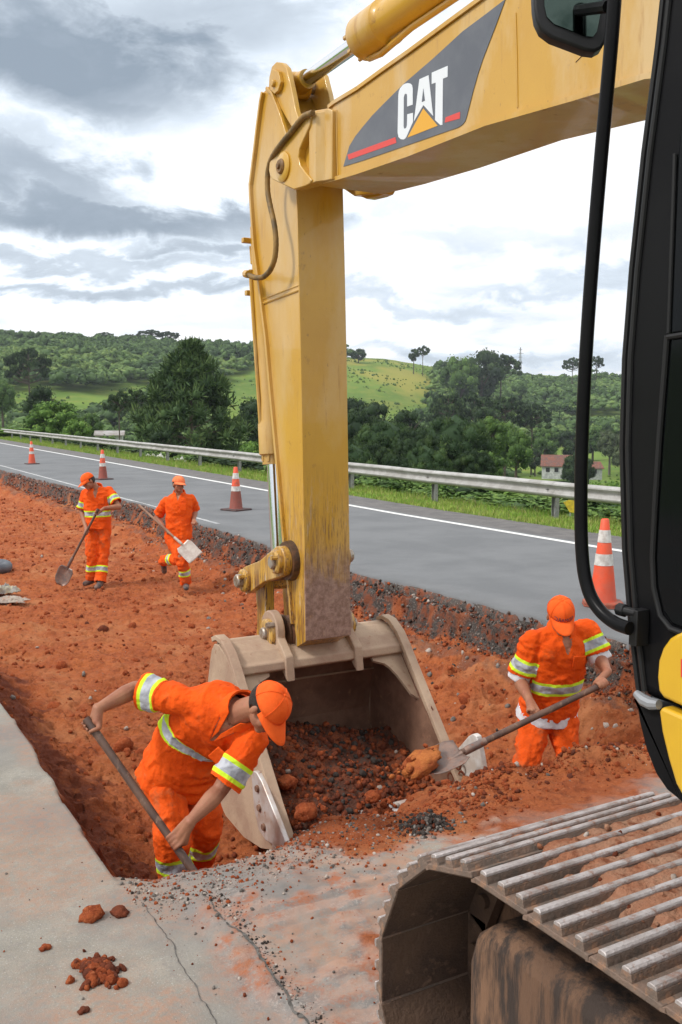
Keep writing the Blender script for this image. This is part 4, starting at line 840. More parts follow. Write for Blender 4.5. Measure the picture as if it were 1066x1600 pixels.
# mud caked between the grousers of the near track
M_mudd = mat('track_mud', (.40, .17, .095), .95, c2=(.46, .26, .17), vs_=7, c3=(.24, .085, .045), s3=24, lo3=.52, hi3=.66, bump=.9, bs=80, spec=.1)
tr_l = [o for o in bpy.data.objects if o.name.startswith('track') and o.get('kind') is None and o.name in ('track',)][0]
x = np.arange(1.42, XL1-.01, .0075); y = np.arange(-.2, 1.96, .0075); X, Y = np.meshgrid(x, y); xf, yf = X.ravel(), Y.ravel()
n1 = fbm(np.c_[xf*6, yf*7, xf*0], 4, 111); n2 = fbm(np.c_[xf*26, yf*26, xf*0], 3, 112)
h = .017+.018*n1+.010*n2+.015*sstep(1.55, 1.8, xf)-.045*sstep(1.66, 1.48, xf+.06*fbm(np.c_[yf*3, xf*0, xf*0], 3, 113))
h = np.minimum(h, .0185+.004*n2)
top = ZC_+RA+.0072; ny, nx = len(y), len(x); ii = np.arange(nx*ny).reshape(ny, nx); Q = np.stack([ii[:-1, :-1], ii[:-1, 1:], ii[1:, 1:], ii[1:, :-1]], -1).reshape(-1, 4)
dropf = np.where(yf > YI, ZC_+np.sqrt(np.maximum((RA+.007)**2-(yf-YI)**2, 0))-top, 0)
hq = h[Q].max(1); Q = Q[hq > 0]
o = mesh_np('track_mud', np.c_[xf, yf, top+dropf+np.maximum(h, -.004)], Q, M_mudd, smooth=1); put(o, tr_l); o['kind'] = 'stuff'
n = 420; xs = 1.5+RNG.random(n)*.66; ysn = .2+RNG.random(n)*1.6; s = power(n, .003, .017, 2.6)
o = scatter('track_pebbles', np.c_[xs, ysn, top+.008+s*.5], s, STONES+[M_mudd], RNG.choice([5, 4, 0, 1], n, p=[.5, .2, .2, .1]), sub=1, kind=None); put(o, tr_l); o['kind'] = 'stuff'

# ---- upper body
M_blk = mat('black_gloss', (.007, .007, .008), .30, coat=.0, spec=.09, c2=(.010, .010, .011), vs_=3, c3=(.03, .022, .018), s3=30, lo3=.68, hi3=.82)
M_rub = mat('black_rubber', (.012, .012, .013), .5, spec=.3)
M_glass = mat('dark_glass', (.004, .005, .006), .08, spec=.14)
M_cy = mat('cab_yellow', (.70, .42, .022), .33, coat=.4, c2=(.62, .36, .02), vs_=2)
CX = 1.52
front = YZ([(1045, -90), (1035, 0), (1022, 75), (1010, 160), (999, 250), (990, 330), (982, 400), (975, 480), (969, 560), (966, 640), (966, 720), (968, 800), (972, 880), (978, 950), (984, 1010), (991, 1060), (996, 1088)], CX)
low = YZ([(997, 1092), (1003, 1130), (1013, 1170), (1028, 1208), (1045, 1233), (1066, 1250)], CX)+[(1.16, 1.18), (1.0, 1.12), (-.35, 1.12)]
mb = MB(); mb.prism([(-.35, 3.06), (1.1, 3.06)]+front+[(-.35, front[-1][1])], 'x', CX, 2.50); cab = mb.build('cab', M_blk, ex, smooth=30, bevel=.03, bseg=4)
mb = MB(); mb.prism([(-.35, front[-1][1]-.006)]+[(low[0][0]+.004, front[-1][1]-.006)]+low, 'x', CX-.004, 2.50); base = mb.build('cab_base', M_blk, cab, smooth=30, bevel=.022, bseg=4)
mb = MB(); mb.prism(YZ([(1048, 529), (1036, 680), (1029, 790), (1025, 870), (1027, 915), (1036, 955), (1050, 975), (1075, 985), (1150, 990), (1150, 515)], CX-.006), 'x', CX-.006, CX+.03); mb.build('door_window', M_glass, cab, smooth=30, bevel=.004)
mb = MB(); mb.prism(YZ([(1059, 250), (1048, 522), (1150, 505), (1150, 60), (1072, 90)], CX-.006), 'x', CX-.006, CX+.03); mb.build('sliding_window', M_glass, cab, smooth=30, bevel=.004)
fr = [(1043, 524), (1031, 680), (1024, 790), (1020, 870), (1022, 918), (1032, 962), (1048, 982), (1075, 992)]
mb = MB(); mb.tube([P(a, b, 'x', CX-.006) for a, b in fr], .006, 8); mb.tube([P(a, b, 'x', CX-.006) for a, b in [(1043, 527), (1068, 523), (1110, 516)]], .006, 8); mb.tube([P(a, b, 'x', CX-.006) for a, b in [(1055, 240), (1052, 330), (1045, 520)]], .004, 8); mb.build('window_seal', M_rub, cab)
mb = MB(); mb.prism(YZ([(1150, 960), (1090, 975), (1062, 988), (1047, 997), (1036, 1012), (1029, 1032), (1027, 1058), (1029, 1080), (1037, 1091), (1066, 1104), (1150, 1140)], CX-.012), 'x', CX-.014, CX+.02); mb.build('door_panel', M_cy, cab, smooth=30, bevel=.008, bseg=3)
mb = MB(); mb.prism(YZ([(1034, 1104), (1066, 1118), (1150, 1152), (1150, 1330), (1066, 1243), (1056, 1225), (1044, 1185), (1034, 1143), (1030, 1112)], CX-.016), 'x', CX-.018, CX+.02); mb.build('side_skirt', M_cy, cab, smooth=30, bevel=.008, bseg=3)
decal('red_mark', [(1064, 1030), (1072, 1030), (1072, 1058), (1064, 1058)], CX-.0158, M_decR, cab)
mb = MB(); q = [P(a, b, 'x', CX-.012) for a, b in [(994, 1083), (1006, 1094), (1018, 1100), (1030, 1101)]]; mb.tube(q, [.008, .013, .013, .010], 10); mb.build('trim_joint', mat('trim_highlight', (.30, .31, .33), .3, .3), cab)  # black trim; its silver highlight is put into this grey colour
mb = MB()
for k in range(2):
    q = [P(a+k*9+3, b, 'x', CX+.004-.006*k) for a, b in [(1040, -60), (1026, 70), (1004, 240), (985, 420), (974, 560), (970, 700), (974, 860), (984, 980), (996, 1080)]]; mb.tube(q, .0065, 8)
mb.build('pillar_seal', M_rub, cab)
# hand rail and mirror
hr = [(968, -120), (958, 40), (949, 140), (939, 250), (928, 380), (919, 500), (912, 620), (908, 740), (908, 840), (912, 895), (922, 932), (940, 958), (962, 975), (984, 982)]
pts = np.array([P(a, b, 'x', 1.47) for a, b in hr]); sm = []
for i in range(len(pts)-1):
    for k in range(5): sm.append(pts[i]+(pts[i+1]-pts[i])*k/5)
sm.append(pts[-1]); sm = np.array(sm)
for _ in range(5): sm[1:-1] = (sm[:-2]+sm[1:-1]*2+sm[2:])/4
mb = MB(); mb.tube(sm, .0142, 16); rail = mb.build('handrail', M_blk, cab, smooth=60)
q = P(967, 956, 'x', 1.47); mb = MB(); mb.lathe([(.001, -.03), (.010, -.03), (.010, .0), (.014, .0), (.014, .02)], 8, (q[0]+.02, q[1]-.0, q[2]), 'y'); mb.box((1.50, q[1]-.028, q[2]-.03), (.035, .022, .075)); mb.build('rail_bracket', M_rub, rail, bevel=.003)
DM = 2.05
def onface(pts, d): return [P(a, b-6, 'd', d) for a, b in pts]
YM = -6
mo = [(833, -40), (835, 15), (838, 35), (846, 52), (862, 64), (915, 84), (930, 86), (941, 80), (948, 68), (956, 30), (966, -50), (960, -80), (900, -100), (845, -90), (836, -70)]
mi_ = [(850, -30), (851, 15), (855, 32), (866, 43), (915, 62), (927, 63), (933, 55), (940, 20), (949, -45), (940, -66), (900, -80), (858, -70)]
n = len(mo); f0 = onface(mo, DM); f1 = [p+FW*.03 for p in f0]; cen = sum(f0)/n; f2 = [cen+(p-cen)*.82+FW*.06 for p in f0]
mb = MB(); mb.loft([f0, f1, f2]); mir = mb.build('mirror', M_rub, cab, smooth=35, bevel=.006, bseg=3)
k = len(mi_); g0 = onface(mi_, DM-.003); g1 = [p+FW*.004 for p in g0]; mb = MB(); mb.add(g0+g1, [tuple(range(k)), tuple(range(2*k-1, k-1, -1))]+[(i, i+k, (i+1) % k+k, (i+1) % k) for i in range(k)])
mb.build('mirror_glass', mat('mirror_glass', (.06, .085, .075), .06, 1., c2=(.02, .035, .03), vs_=9), mir, smooth=0)  # dark green of the reflected plants is put into the glass colour
mb = MB(); a = cen+FW*.05; mb.tube([a, P(950, 10, 'x', 1.47)], .012, 8); mb.build('mirror_arm', M_blk, mir)
# bodywork behind (mostly outside the picture)
mb = MB(); mb.prism([(-3.0, 1.15), (-.42, 1.15), (-.42, 2.15), (-2.4, 2.25), (-3.0, 2.1)], 'x', 1.56, 4.34); mb.build('engine_house', Y1, ex, smooth=30, bevel=.05, bseg=3)
mb = MB(); mb.box((3.85, .45, 1.45), (.95, 1.6, .6)); mb.build('fuel_tank', Y1, ex, bevel=.04)
mb = MB(); mb.lathe([(.75, .78), (.75, 1.0), (.62, 1.0), (.62, 1.14)], 40, (2.94, -.05, 0)); mb.box((2.94, -.05, .62), (1.6, 2.2, .36)); mb.build('turntable', M_frame, ex)
mb = MB(); mb.box((2.94, -.2, 1.2), (1.2, 1.4, .1)); mb.box((2.68, .25, 1.5), (.05, .7, .7)); mb.box((3.20, .25, 1.5), (.05, .7, .7)); mb.build('boom_mount', Y1, ex)

# ================================================================ PEOPLE
DG = lambda: bpy.context.evaluated_depsgraph_get()
def remesh(mb, vox, smooth_it=4, fac=.5):
    me = bpy.data.meshes.new('tmp'); me.from_pydata(mb.v, [], mb.f); 
    bm = bmesh.new(); bm.from_mesh(me); bmesh.ops.recalc_face_normals(bm, faces=bm.faces); bm.to_mesh(me); bm.free()
    o = bpy.data.objects.new('tmp', me); COL.objects.link(o)
    r = o.modifiers.new('r', 'REMESH'); r.mode = 'VOXEL'; r.voxel_size = vox; r.adaptivity = 0
    s = o.modifiers.new('s', 'SMOOTH'); s.factor = fac; s.iterations = smooth_it
    dg = DG(); dg.update(); ev = o.evaluated_get(dg); out = bpy.data.meshes.new_from_object(ev)
    bpy.data.objects.remove(o); bpy.data.meshes.remove(me); return out
def get_np(me):
    v = np.empty(len(me.vertices)*3, np.float32); me.vertices.foreach_get('co', v); v = v.reshape(-1, 3).astype(float)
    n = np.empty(len(me.vertices)*3, np.float32); me.vertices.foreach_get('normal', n); return v, n.reshape(-1, 3).astype(float)
def set_np(me, v): me.vertices.foreach_set('co', v.astype(np.float32).ravel()); me.update()
def cut(me, mask_faces):
    bm = bmesh.new(); bm.from_mesh(me); bm.faces.ensure_lookup_table(); bmesh.ops.delete(bm, geom=[bm.faces[i] for i in np.nonzero(mask_faces)[0]], context='FACES'); bm.to_mesh(me); bm.free()
def face_c(me):
    c = np.empty(len(me.polygons)*3, np.float32); me.polygons.foreach_get('center', c); n = np.empty(len(me.polygons)*3, np.float32); me.polygons.foreach_get('normal', n)
    return c.reshape(-1, 3).astype(float), n.reshape(-1, 3).astype(float)
def U(v): v = np.asarray(v, float); return v/(np.linalg.norm(v)+1e-9)
def limb(mb, pts, rs, n=14, flat_end=False, flat_start=False, flat=1., upv=None):
    pts = [np.array(p, float) for p in pts]; P_ = []; R_ = []
    if not flat_start:
        d = U(pts[0]-pts[1])
        for a in (75, 50, 25): P_.append(pts[0]+d*rs[0]*math.sin(R(a))); R_.append(rs[0]*math.cos(R(a)))
    P_ += pts; R_ += list(rs)
    if not flat_end:
        d = U(pts[-1]-pts[-2])
        for a in (25, 50, 75): P_.append(pts[-1]+d*rs[-1]*math.sin(R(a))); R_.append(rs[-1]*math.cos(R(a)))
    mb.tube(P_, R_, n, flat=flat, upv=upv)
def interp_pts(pts, n):
    pts = np.array(pts, float); t = np.linspace(0, len(pts)-1, n); out = []
    for q in t:
        i = min(int(q), len(pts)-2); f = q-i; p0 = pts[max(i-1, 0)]; p1 = pts[i]; p2 = pts[i+1]; p3 = pts[min(i+2, len(pts)-1)]
        out.append(.5*((2*p1)+(-p0+p2)*f+(2*p0-5*p1+4*p2-p3)*f*f+(-p0+3*p1-3*p2+p3)*f**3))
    return out
def torso(mb, S, n=22):
    "S: list of (centre, left axis, forward axis, half width, half depth)"
    rings = []
    for c, l, f, a, b in S:
        ring = []
        for q in np.linspace(0, 2*math.pi, n, endpoint=False):
            cx, cy_ = math.cos(q), math.sin(q); e = .82
            ring.append(c+l*a*np.sign(cx)*abs(cx)**e+f*b*np.sign(cy_)*abs(cy_)**e)
        rings.append(ring)
    mb.loft(rings)
def hand(mb, wrist, grip, axis, r=.019, side=1, s=1.):
    "palm from the wrist to a handle (axis through grip), five fingers closing round it"
    axis = U(axis); w = wrist-grip; w = w-axis*(w@axis); a0 = U(w); b0 = np.cross(axis, a0)*side
    pc = grip+a0*(r+.016)
    for k in range(4):
        off = axis*((k-1.5)*.0195); knuckle = grip+off+a0*(r+.012)+b0*.006
        limb(mb, [wrist+off*.45+U(knuckle-wrist)*.0, knuckle], [.019*s, .0135*s], 8)
        ln = [185, 215, 205, 165][k]; rad = r+.0075; pp = []
        for q in np.linspace(8, ln, 7): an = R(q); pp.append(grip+off*1.06+(a0*math.cos(an)+b0*math.sin(an))*rad)
        limb(mb, pp, [.0098*s, .0098*s, .0094*s, .0092*s, .0088*s, .0084*s, .0078*s], 8)
    tb = wrist+(grip-wrist)*.45+axis*.028; pp = [tb]
    for q in (-25, -62, -98, -130): an = R(q); pp.append(grip+axis*(.034+.008*math.cos(an))+(a0*math.cos(an)+b0*math.sin(an))*(r+.010))
    limb(mb, pp, [.0165*s, .013*s, .0115*s, .0105*s, .009*s], 8)
    limb(mb, [wrist, pc], [.026*s, .023*s], 10)
M_skin = mat('skin', (.36, .165, .095), .55, c2=(.30, .12, .07), vs_=9, c3=(.40, .16, .10), s3=40, bump=.12, bs=160, spec=.35)
M_lip = mat('lips', (.30, .09, .07), .5); M_eye = mat('eye_white', (.6, .57, .54), .3); M_iris = mat('iris', (.02, .012, .01), .2)
M_hair = mat('dark_hair', (.022, .014, .010), .6, bump=.8, bs=200)
M_or = mat('orange_fabric', (.86, .105, .008), .82, c2=(.76, .085, .007), vs_=6, c3=(.70, .13, .03), s3=8, lo3=.56, hi3=.72, bump=.25, bs=55, bump2=.35, bs2=11, spec=.15)
M_ord = mat('orange_trousers', (.84, .105, .01), .85, c2=(.72, .09, .010), vs_=5, c3=(.50, .13, .045), s3=9, lo3=.50, hi3=.70, bump=.3, bs=55, bump2=.4, bs2=9, spec=.15)
M_cap = mat('orange_cap', (.90, .135, .022), .8, c2=(.84, .11, .015), vs_=14, bump=.2, bs=90, spec=.15)
M_capf = mat('faded_orange_cap', (.88, .24, .10), .85, c2=(.80, .20, .08), vs_=14, bump=.2, bs=90, spec=.15)
M_tee = mat('white_cotton', (.74, .74, .78), .9, c2=(.6, .6, .64), vs_=15, bump=.3, bs=40)
M_boot = mat('work_boot', (.06, .06, .065), .6, c2=(.20, .12, .09), vs_=12, bump=.3, bs=60)
M_wood = mat('shovel_shaft', (.14, .075, .05), .5, c2=(.08, .045, .035), vs_=9, c3=(.25, .15, .10), s3=30, stretch=(1, 1, .3))
M_woodp = mat('pale_shaft', (.36, .22, .14), .6, c2=(.25, .14, .09), vs_=9)
M_blade = mat('shovel_blade', (.20, .155, .14), .45, .5, c2=(.30, .20, .16), vs_=12, c3=(.26, .10, .06), s3=30)
M_bladeb = mat('shovel_blade_bright', (.60, .54, .48), .45, .3, c2=(.48, .40, .35), vs_=12)
def band_mat(cloth):
    m = cloth.copy(); m.name = 'reflective_band'; t, n, l, b = nt(m); src = b.inputs['Base Color'].links[0].from_socket
    at = n.new('ShaderNodeAttribute'); at.attribute_name = 'band'
    def st(a, c):
        x = n.new('ShaderNodeMapRange'); l.new(at.outputs['Fac'], x.inputs[0]); x.inputs[1].default_value = a; x.inputs[2].default_value = c; x.inputs[3].default_value = 1; x.inputs[4].default_value = 0; return x.outputs[0]
    def mix(f, a, c):
        x = n.new('ShaderNodeMix'); x.data_type = 'RGBA'; l.new(f, x.inputs[0]); l.new(a, x.inputs[6])
        if isinstance(c, tuple): x.inputs[7].default_value = (*c, 1)
        else: l.new(c, x.inputs[7])
        return x.outputs[2]
    nz = n.new('ShaderNodeTexNoise'); nz.inputs['Scale'].default_value = 14; tcn = n.new('ShaderNodeTexCoord'); l.new(tcn.outputs['Object'], nz.inputs[0])
    sv = n.new('ShaderNodeMix'); sv.data_type = 'RGBA'; q = n.new('ShaderNodeMapRange'); l.new(nz.outputs[0], q.inputs[0]); q.inputs[1].default_value = .42; q.inputs[2].default_value = .6
    l.new(q.outputs[0], sv.inputs[0]); sv.inputs[6].default_value = (.50, .52, .57, 1); sv.inputs[7].default_value = (.30, .31, .35, 1)
    cur = mix(st(.047, .050), src, (.62, .86, .04)); cur = mix(st(.0265, .029), cur, sv.outputs[2]); l.new(cur, b.inputs['Base Color']); return m
M_band = band_mat(M_or); M_bandt = band_mat(M_ord)
def add_band(me, v, d, name, mt, parent):
    "a strip sewn on the cloth: faces within reach of the band line, lifted 2 mm"
    fv = np.empty(len(me.loops), np.int32); me.loops.foreach_get('vertex_index', fv); tot = np.empty(len(me.polygons), np.int32); me.polygons.foreach_get('loop_total', tot)
    if not (tot == 4).all(): return
    q = fv.reshape(-1, 4); keep = (d[q].max(1) < .062)
    if not keep.any(): return
    q = q[keep]; u, inv = np.unique(q, return_inverse=True); _, nn = get_np(me)
    o = mesh_np(name, v[u]+nn[u]*.0022, inv.reshape(-1, 4), mt, smooth=1); fattr(o.data, 'band', d[u]); put(o, parent); return o
def bone_s(v, a, b):
    d = b-a; L = np.linalg.norm(d); d = d/L; s = (v-a)@d; r = np.linalg.norm(v-a-np.outer(s, d), axis=1); return s, r, L
def person(name, label, K, face, hup, vox, folds=1., arm_bands=True, torso_band=.36, shin_bands=True, tee=False, cap_mat=None, grips=(), hem=.10, bend=.0, vneck=.17, capn='cap', build_=1., seed=0, shin_t=.52):
    K = {k: np.array(v, float) for k, v in K.items()}
    pel, neck = K['pel'], K['neck']; up = U(neck-pel)
    lh = U(K['Lhip']-K['Rhip']); ls = U(K['Lsh']-K['Rsh']); ls = U(ls-up*(ls@up)); lh = U(lh-up*(lh@up)*.6)
    root = thing(name, label, 'worker', (pel[0], pel[1], min(K['Ran'][2], K['Lan'][2])-.09))
    hip_up = U(up+np.array([0, 0, 1.])*.8); fh_ = U(np.cross(lh, hip_up)); fs = U(np.cross(ls, up)); bk = K.get('spine', (pel+neck)/2-U(fs+fh_)*bend)
    cl = interp_pts([pel, bk, neck], 9); TS = len(cl)
    def sect(w, dpt, extra=0., lo=0, hi=TS):
        S = []
        for i in range(lo, hi):
            t = i/(TS-1); l_ = U(lh*(1-t)+ls*t); tan = U(np.array(cl[min(i+1, TS-1)])-np.array(cl[max(i-1, 0)])); l_ = U(l_-tan*(l_@tan)); f_ = U(np.cross(l_, tan))
            S.append((np.array(cl[i]), l_, f_, np.interp(t, [0, .25, .5, .75, .9, 1], w)+extra, np.interp(t, [0, .25, .5, .75, .9, 1], dpt)+extra))
        return S
    bw = np.array([.155, .140, .150, .165, .150, .07])*build_; bd = np.array([.105, .098, .105, .108, .085, .06])*build_
    # ---- body, one surface
    mb = MB(); torso(mb, sect(bw, bd)); 
    hc = K['head']; hu = U(hup); hf = U(np.array(face)-hu*(np.array(face)@hu)); hl = U(np.cross(hu, hf)); FR = np.array([hl, hf, hu])
    limb(mb, [neck-up*.03, neck+(hc-neck)*.45-hf*.01, hc-hf*.02-hu*.02], [.068, .058, .055], 14)
    def H(x, y, z): return hc+hl*x+hf*y+hu*z
    mb.ball(H(0, -.012, .022), (.075, .094, .092), 20, 14, FR); mb.ball(H(0, .026, -.045), (.058, .064, .062), 16, 10, FR); mb.ball(H(0, .066, -.088), (.028, .024, .022), 12, 8, FR)
    for s in (-1, 1):
        mb.ball(H(s*.040, .055, -.028), (.022, .024, .024), 10, 8, FR); mb.ball(H(s*.078, -.008, -.015), (.010, .018, .030), 10, 8, FR); mb.ball(H(s*.028, .081, .020), (.024, .010, .008), 10, 6, FR)
        mb.ball(H(s*.013, .088, -.036), (.010, .010, .008), 8, 6, FR)
    limb(mb, [H(0, .083, .008), H(0, .100, -.026), H(0, .102, -.032)], [.009, .012, .0125], 8); mb.ball(H(0, .084, -.060), (.022, .010, .007), 10, 6, FR); mb.ball(H(0, .080, -.069), (.018, .009, .006), 10, 6, FR)
    for s in 'RL':
        sh, eb, wr = K[s+'sh'], K[s+'el'], K[s+'wr']; so = 1 if s == 'L' else -1
        mb.ball(sh, (.062, .062, .062), 12, 8); limb(mb, [np.array(cl[TS-2])+ls*so*.08, sh], [.066, .058], 12)
        limb(mb, interp_pts([sh, sh+(eb-sh)*.5, eb], 5), np.array([.056, .054, .050, .044, .040])*build_, 12)
        limb(mb, [eb, eb+(wr-eb)*.28, eb+(wr-eb)*.7, wr], np.array([.040, .045, .034, .026])*build_, 12)
        hp, kn, an = K[s+'hip'], K[s+'kn'], K[s+'an']
        limb(mb, interp_pts([hp, (hp+kn)/2, kn], 5), [.088, .086, .076, .064, .056], 12); limb(mb, [kn, kn+(an-kn)*.3, kn+(an-kn)*.75, an], [.055, .057, .040, .036], 12)
    for (s, g, ax, sd, r) in grips: hand(mb, K[s+'wr'], np.array(g, float), np.array(ax, float), r, sd)
    me = remesh(mb, vox, 3); me.materials.clear(); me.materials.append(M_skin); me.shade_smooth(); me.name = 'body'
    body = bpy.data.objects.new('body', me); COL.objects.link(body); put(body, root)
    # eyes, lips
    for s in (-1, 1):
        mb = MB(); mb.ball(H(s*.030, .0745, .002), (.0125, .0115, .0095), 12, 8, FR); e_ = mb.build('eye', M_eye, body); mb = MB(); mb.ball(H(s*.030, .0835, .001), (.006, .004, .006), 10, 6, FR); mb.build('iris', M_iris, body)
        mb = MB(); limb(mb, [H(s*.014, .0915, .021), H(s*.03, .0905, .027), H(s*.044, .081, .021)], [.003, .0038, .0025], 6); mb.build('eyebrow', M_hair, body)
    mb = MB(); mb.ball(H(0, .0905, -.0645), (.020, .006, .0065), 12, 6, FR); mb.build('lips', M_lip, body)
    # hair
    mb = MB(); mb.ball(H(0, -.016, .014), (.0785, .099, .092), 28, 20, FR); me = bpy.data.meshes.new('hair'); me.from_pydata(mb.v, [], mb.f); c, _ = face_c(me); q = (c-hc)@FR.T
    cut(me, (q[:, 1] > .035-.6*np.maximum(0, -q[:, 2])) | (q[:, 2] < -.056-.03*(q[:, 1] < -.045)) | (q[:, 2] > .062) | ((q[:, 2] < -.012) & (q[:, 1] > -.035)) | ((q[:, 1] > -.0) & (q[:, 2] < -.005) & (np.abs(q[:, 0]) > .05)))
    me.materials.append(M_hair); me.shade_smooth(); o = bpy.data.objects.new('hair', me); COL.objects.link(o); put(o, body)
    sd_ = o.modifiers.new('s', 'SOLIDIFY'); sd_.thickness = .0015
    # ---- cap
    mb = MB(); cw, cd, ch_ = .089, .108, .098; rings = []
    for ph in np.linspace(0, 88, 10):
        a = R(ph); k = math.cos(a)**.8; rings.append([H(cw*k*math.cos(q), -.006+cd*k*math.sin(q), .030+.012*math.cos(q)**2*0+ch_*math.sin(a)**.95-.018*(1 if False else 0)*math.sin(q)*(1-math.sin(a)))-hf*.0 for q in np.linspace(0, 2*math.pi, 32, endpoint=False)])
    mb.loft(rings, cap=False); mb.add([rings[-1][i] for i in range(32)], [tuple(range(32))])
    cm = cap_mat or M_cap
    capo = mb.build(capn, cm, body, smooth=60); sd_ = capo.modifiers.new('s', 'SOLIDIFY'); sd_.thickness = .004
    mb = MB(); mb.ball(H(0, -.006, .030+ch_), (.008, .008, .005), 8, 6, FR); mb.build('cap_button', cm, capo)
    rows = []
    for i in range(8):
        f = i/7; row = []
        for j in range(17):
            a = R(14+152*j/16); x = cw*math.cos(a)*(1-.10*f); y0 = -.006+cd*math.sin(a)*.985; ext = .092*f*math.sin((j/16)*math.pi)**.55
            row.append(H(x, y0+ext, .034-.10*abs(x)**1.2*f*6*.3-.020*f-.012*f*f))
        rows.append(row)
    mb = MB(); V_ = [p for r_ in rows for p in r_]; mb.add(V_, [(i*17+j, i*17+j+1, (i+1)*17+j+1, (i+1)*17+j) for i in range(7) for j in range(16)])
    vz = mb.build('visor', cm, capo, smooth=60); sd_ = vz.modifiers.new('s', 'SOLIDIFY'); sd_.thickness = .004
    mb = MB()
    for q in (R(90), R(30), R(150), R(-90), R(-30), R(210)): mb.tube([H(cw*1.012*math.cos(q)*math.cos(R(p))**.8, -.006+cd*1.012*math.sin(q)*math.cos(R(p))**.8, .030+ch_*1.012*math.sin(R(p))**.95) for p in range(0, 86, 7)], .0016, 5)
    mb.build('cap_seam', cm, capo)
    # ---- shirt
    w = bw+np.array([.045, .054, .046, .034, .030, .02]); dpt = bd+np.array([.045, .045, .038, .038, .040, .025])
    mb = MB(); S = sect(w, dpt); c0, l0, f0, a0, b0 = S[0]; dn = -U(np.array(cl[1])-np.array(cl[0])); S = [(c0+dn*hem, l0, f0, a0+.006, b0+.006)]+S; torso(mb, S, 28)
    slv = {}
    for s in 'RL':
        so = 1 if s == 'L' else -1; sh, eb = K[s+'sh'], K[s+'el']; d = U(eb-sh); L = np.linalg.norm(eb-sh); end = sh+d*min(L*.86, .25); slv[s] = (sh, end)
        limb(mb, [np.array(cl[TS-2])+ls*so*.06-up*.01, sh-up*.004], [.090, .074], 16); mb.ball(sh, .076, 14, 10); limb(mb, interp_pts([sh, (sh+end)/2, end], 4), [.077, .079, .083, .088], 18, flat_end=True)
        limb(mb, [np.array(cl[TS-3])+ls*so*.11, sh+d*.06], [.075, .07], 14)
    me = remesh(mb, vox*1.15, 3); v, nn = get_np(me)
    # cloth folds
    q1 = v@np.array([ls, fs, up]).T
    rg = 1-np.abs(fbm(q1*np.array([6, 6, 8])+seed*1.7, 3, 205)); fld = .006*fbm(q1*np.array([9, 9, 15])+seed, 4, 201+seed)+.008*np.clip(fbm(q1*np.array([5, 5, 9])+seed*3, 3, 202), -.3, 1)+.020*(np.clip(rg, .55, 1)-.75)+.010*(np.clip(1-np.abs(fbm((q1+q1[:, [2, 0, 1]]*.6)*np.array([14, 14, 9])+seed, 2, 206)), .6, 1)-.8)
    waist = np.exp(-(((q1-(pel@np.array([ls, fs, up]).T))[:, 2]-.05)/.12)**2); fld = fld+waist*.009*np.abs(fbm(q1*np.array([4, 4, 22]), 3, 203))
    for s in 'RL':
        a, b = slv[s]; sr, rr_, L = bone_s(v, a, b); m_ = (rr_ < .11)*sstep(-.02, .05, sr); ang = fbm(np.c_[sr*26, v[:, 0]*9, v[:, 2]*9], 3, 204); fld = fld+m_*.007*ang
    v2 = v+nn*(np.maximum(fld, -.006)*folds)[:, None]; set_np(me, v2); v, nn = get_np(me)
    dist_b = {}
    for s in 'RL':
        a, b = slv[s]; sr, rr_, L = bone_s(v, a, b); dist_b[s] = np.where((rr_ < .115) & (sr > .05), np.abs(sr-(L-.072)), 1.)
    best = np.full(len(v), 9.); sv_ = np.zeros(len(v)); acc = 0
    for i in range(len(cl)-1):
        a, b = np.array(cl[i]), np.array(cl[i+1]); L = np.linalg.norm(b-a); d = (b-a)/L; s_ = np.clip((v-a)@d, 0, L); r_ = np.linalg.norm(v-a-np.outer(s_, d), axis=1); k = r_ < best; best = np.where(k, r_, best); sv_ = np.where(k, acc+s_, sv_); acc += L
    ts = sv_/acc
    armv = np.zeros(len(v), bool)
    for s in 'RL': a, b = slv[s]; sr, rr_, L = bone_s(v, a, b); armv |= (sr > .03) & (rr_ < .108) & (np.abs((v-pel)@ls) > .175*build_+.01)
    dT = np.where(armv | (sv_ <= 0) | (ts >= .97), 1., np.abs(sv_-torso_band*acc)) if torso_band else np.full(len(v), 1.)
    fc, fn = face_c(me); kill = np.zeros(len(fc), bool)
    for s in 'RL':
        a, b = slv[s]; d = U(b-a); sr = (fc-a)@d; kill |= (sr > np.linalg.norm(b-a)-.012) & ((fn@d) > .6) & (np.linalg.norm(fc-b, axis=1) < .12)
    sr = (fc-c0)@dn; kill |= (sr > hem-.014) & ((fn@dn) > .6)
    if vneck:
        loc = fc-neck; fz = loc@up; fx = loc@ls; fy = loc@fs; Vt = vneck
        vsel = (fy > .015) & (fz > -Vt) & (np.abs(fx) < .006+(fz+Vt)*.34) & (np.abs(fx) < .058)
        lv = v-neck; lz = lv@up; lx = lv@ls; ly = lv@fs; ind = (ly > .010)*sstep(-Vt, -Vt+.02, lz)*(1-sstep(-.012, .004, np.abs(lx)-.006-(lz+Vt)*.34)); set_np(me, v-nn*(.010*ind)[:, None])
        mi_ = vsel.astype(np.int32); me.materials.clear(); me.materials.append(M_or); me.materials.append(M_skin); me.polygons.foreach_set('material_index', mi_)
        kill |= (np.linalg.norm(loc-up*.045, axis=1) < .078)
    shirt_v = v.copy(); me_full = me.copy(); 
    if not vneck: me.materials.clear(); me.materials.append(M_or)
    cut(me, kill); me.shade_smooth(); me.name = 'shirt'
    shirt = bpy.data.objects.new('shirt', me); COL.objects.link(shirt); put(shirt, root)
    if arm_bands:
        for s in 'RL': add_band(me_full, v, dist_b[s], 'reflective_band', M_band, shirt)
    if torso_band: add_band(me_full, v, dT, 'reflective_band', M_band, shirt)
    # collar
    mb = MB(); pts = []
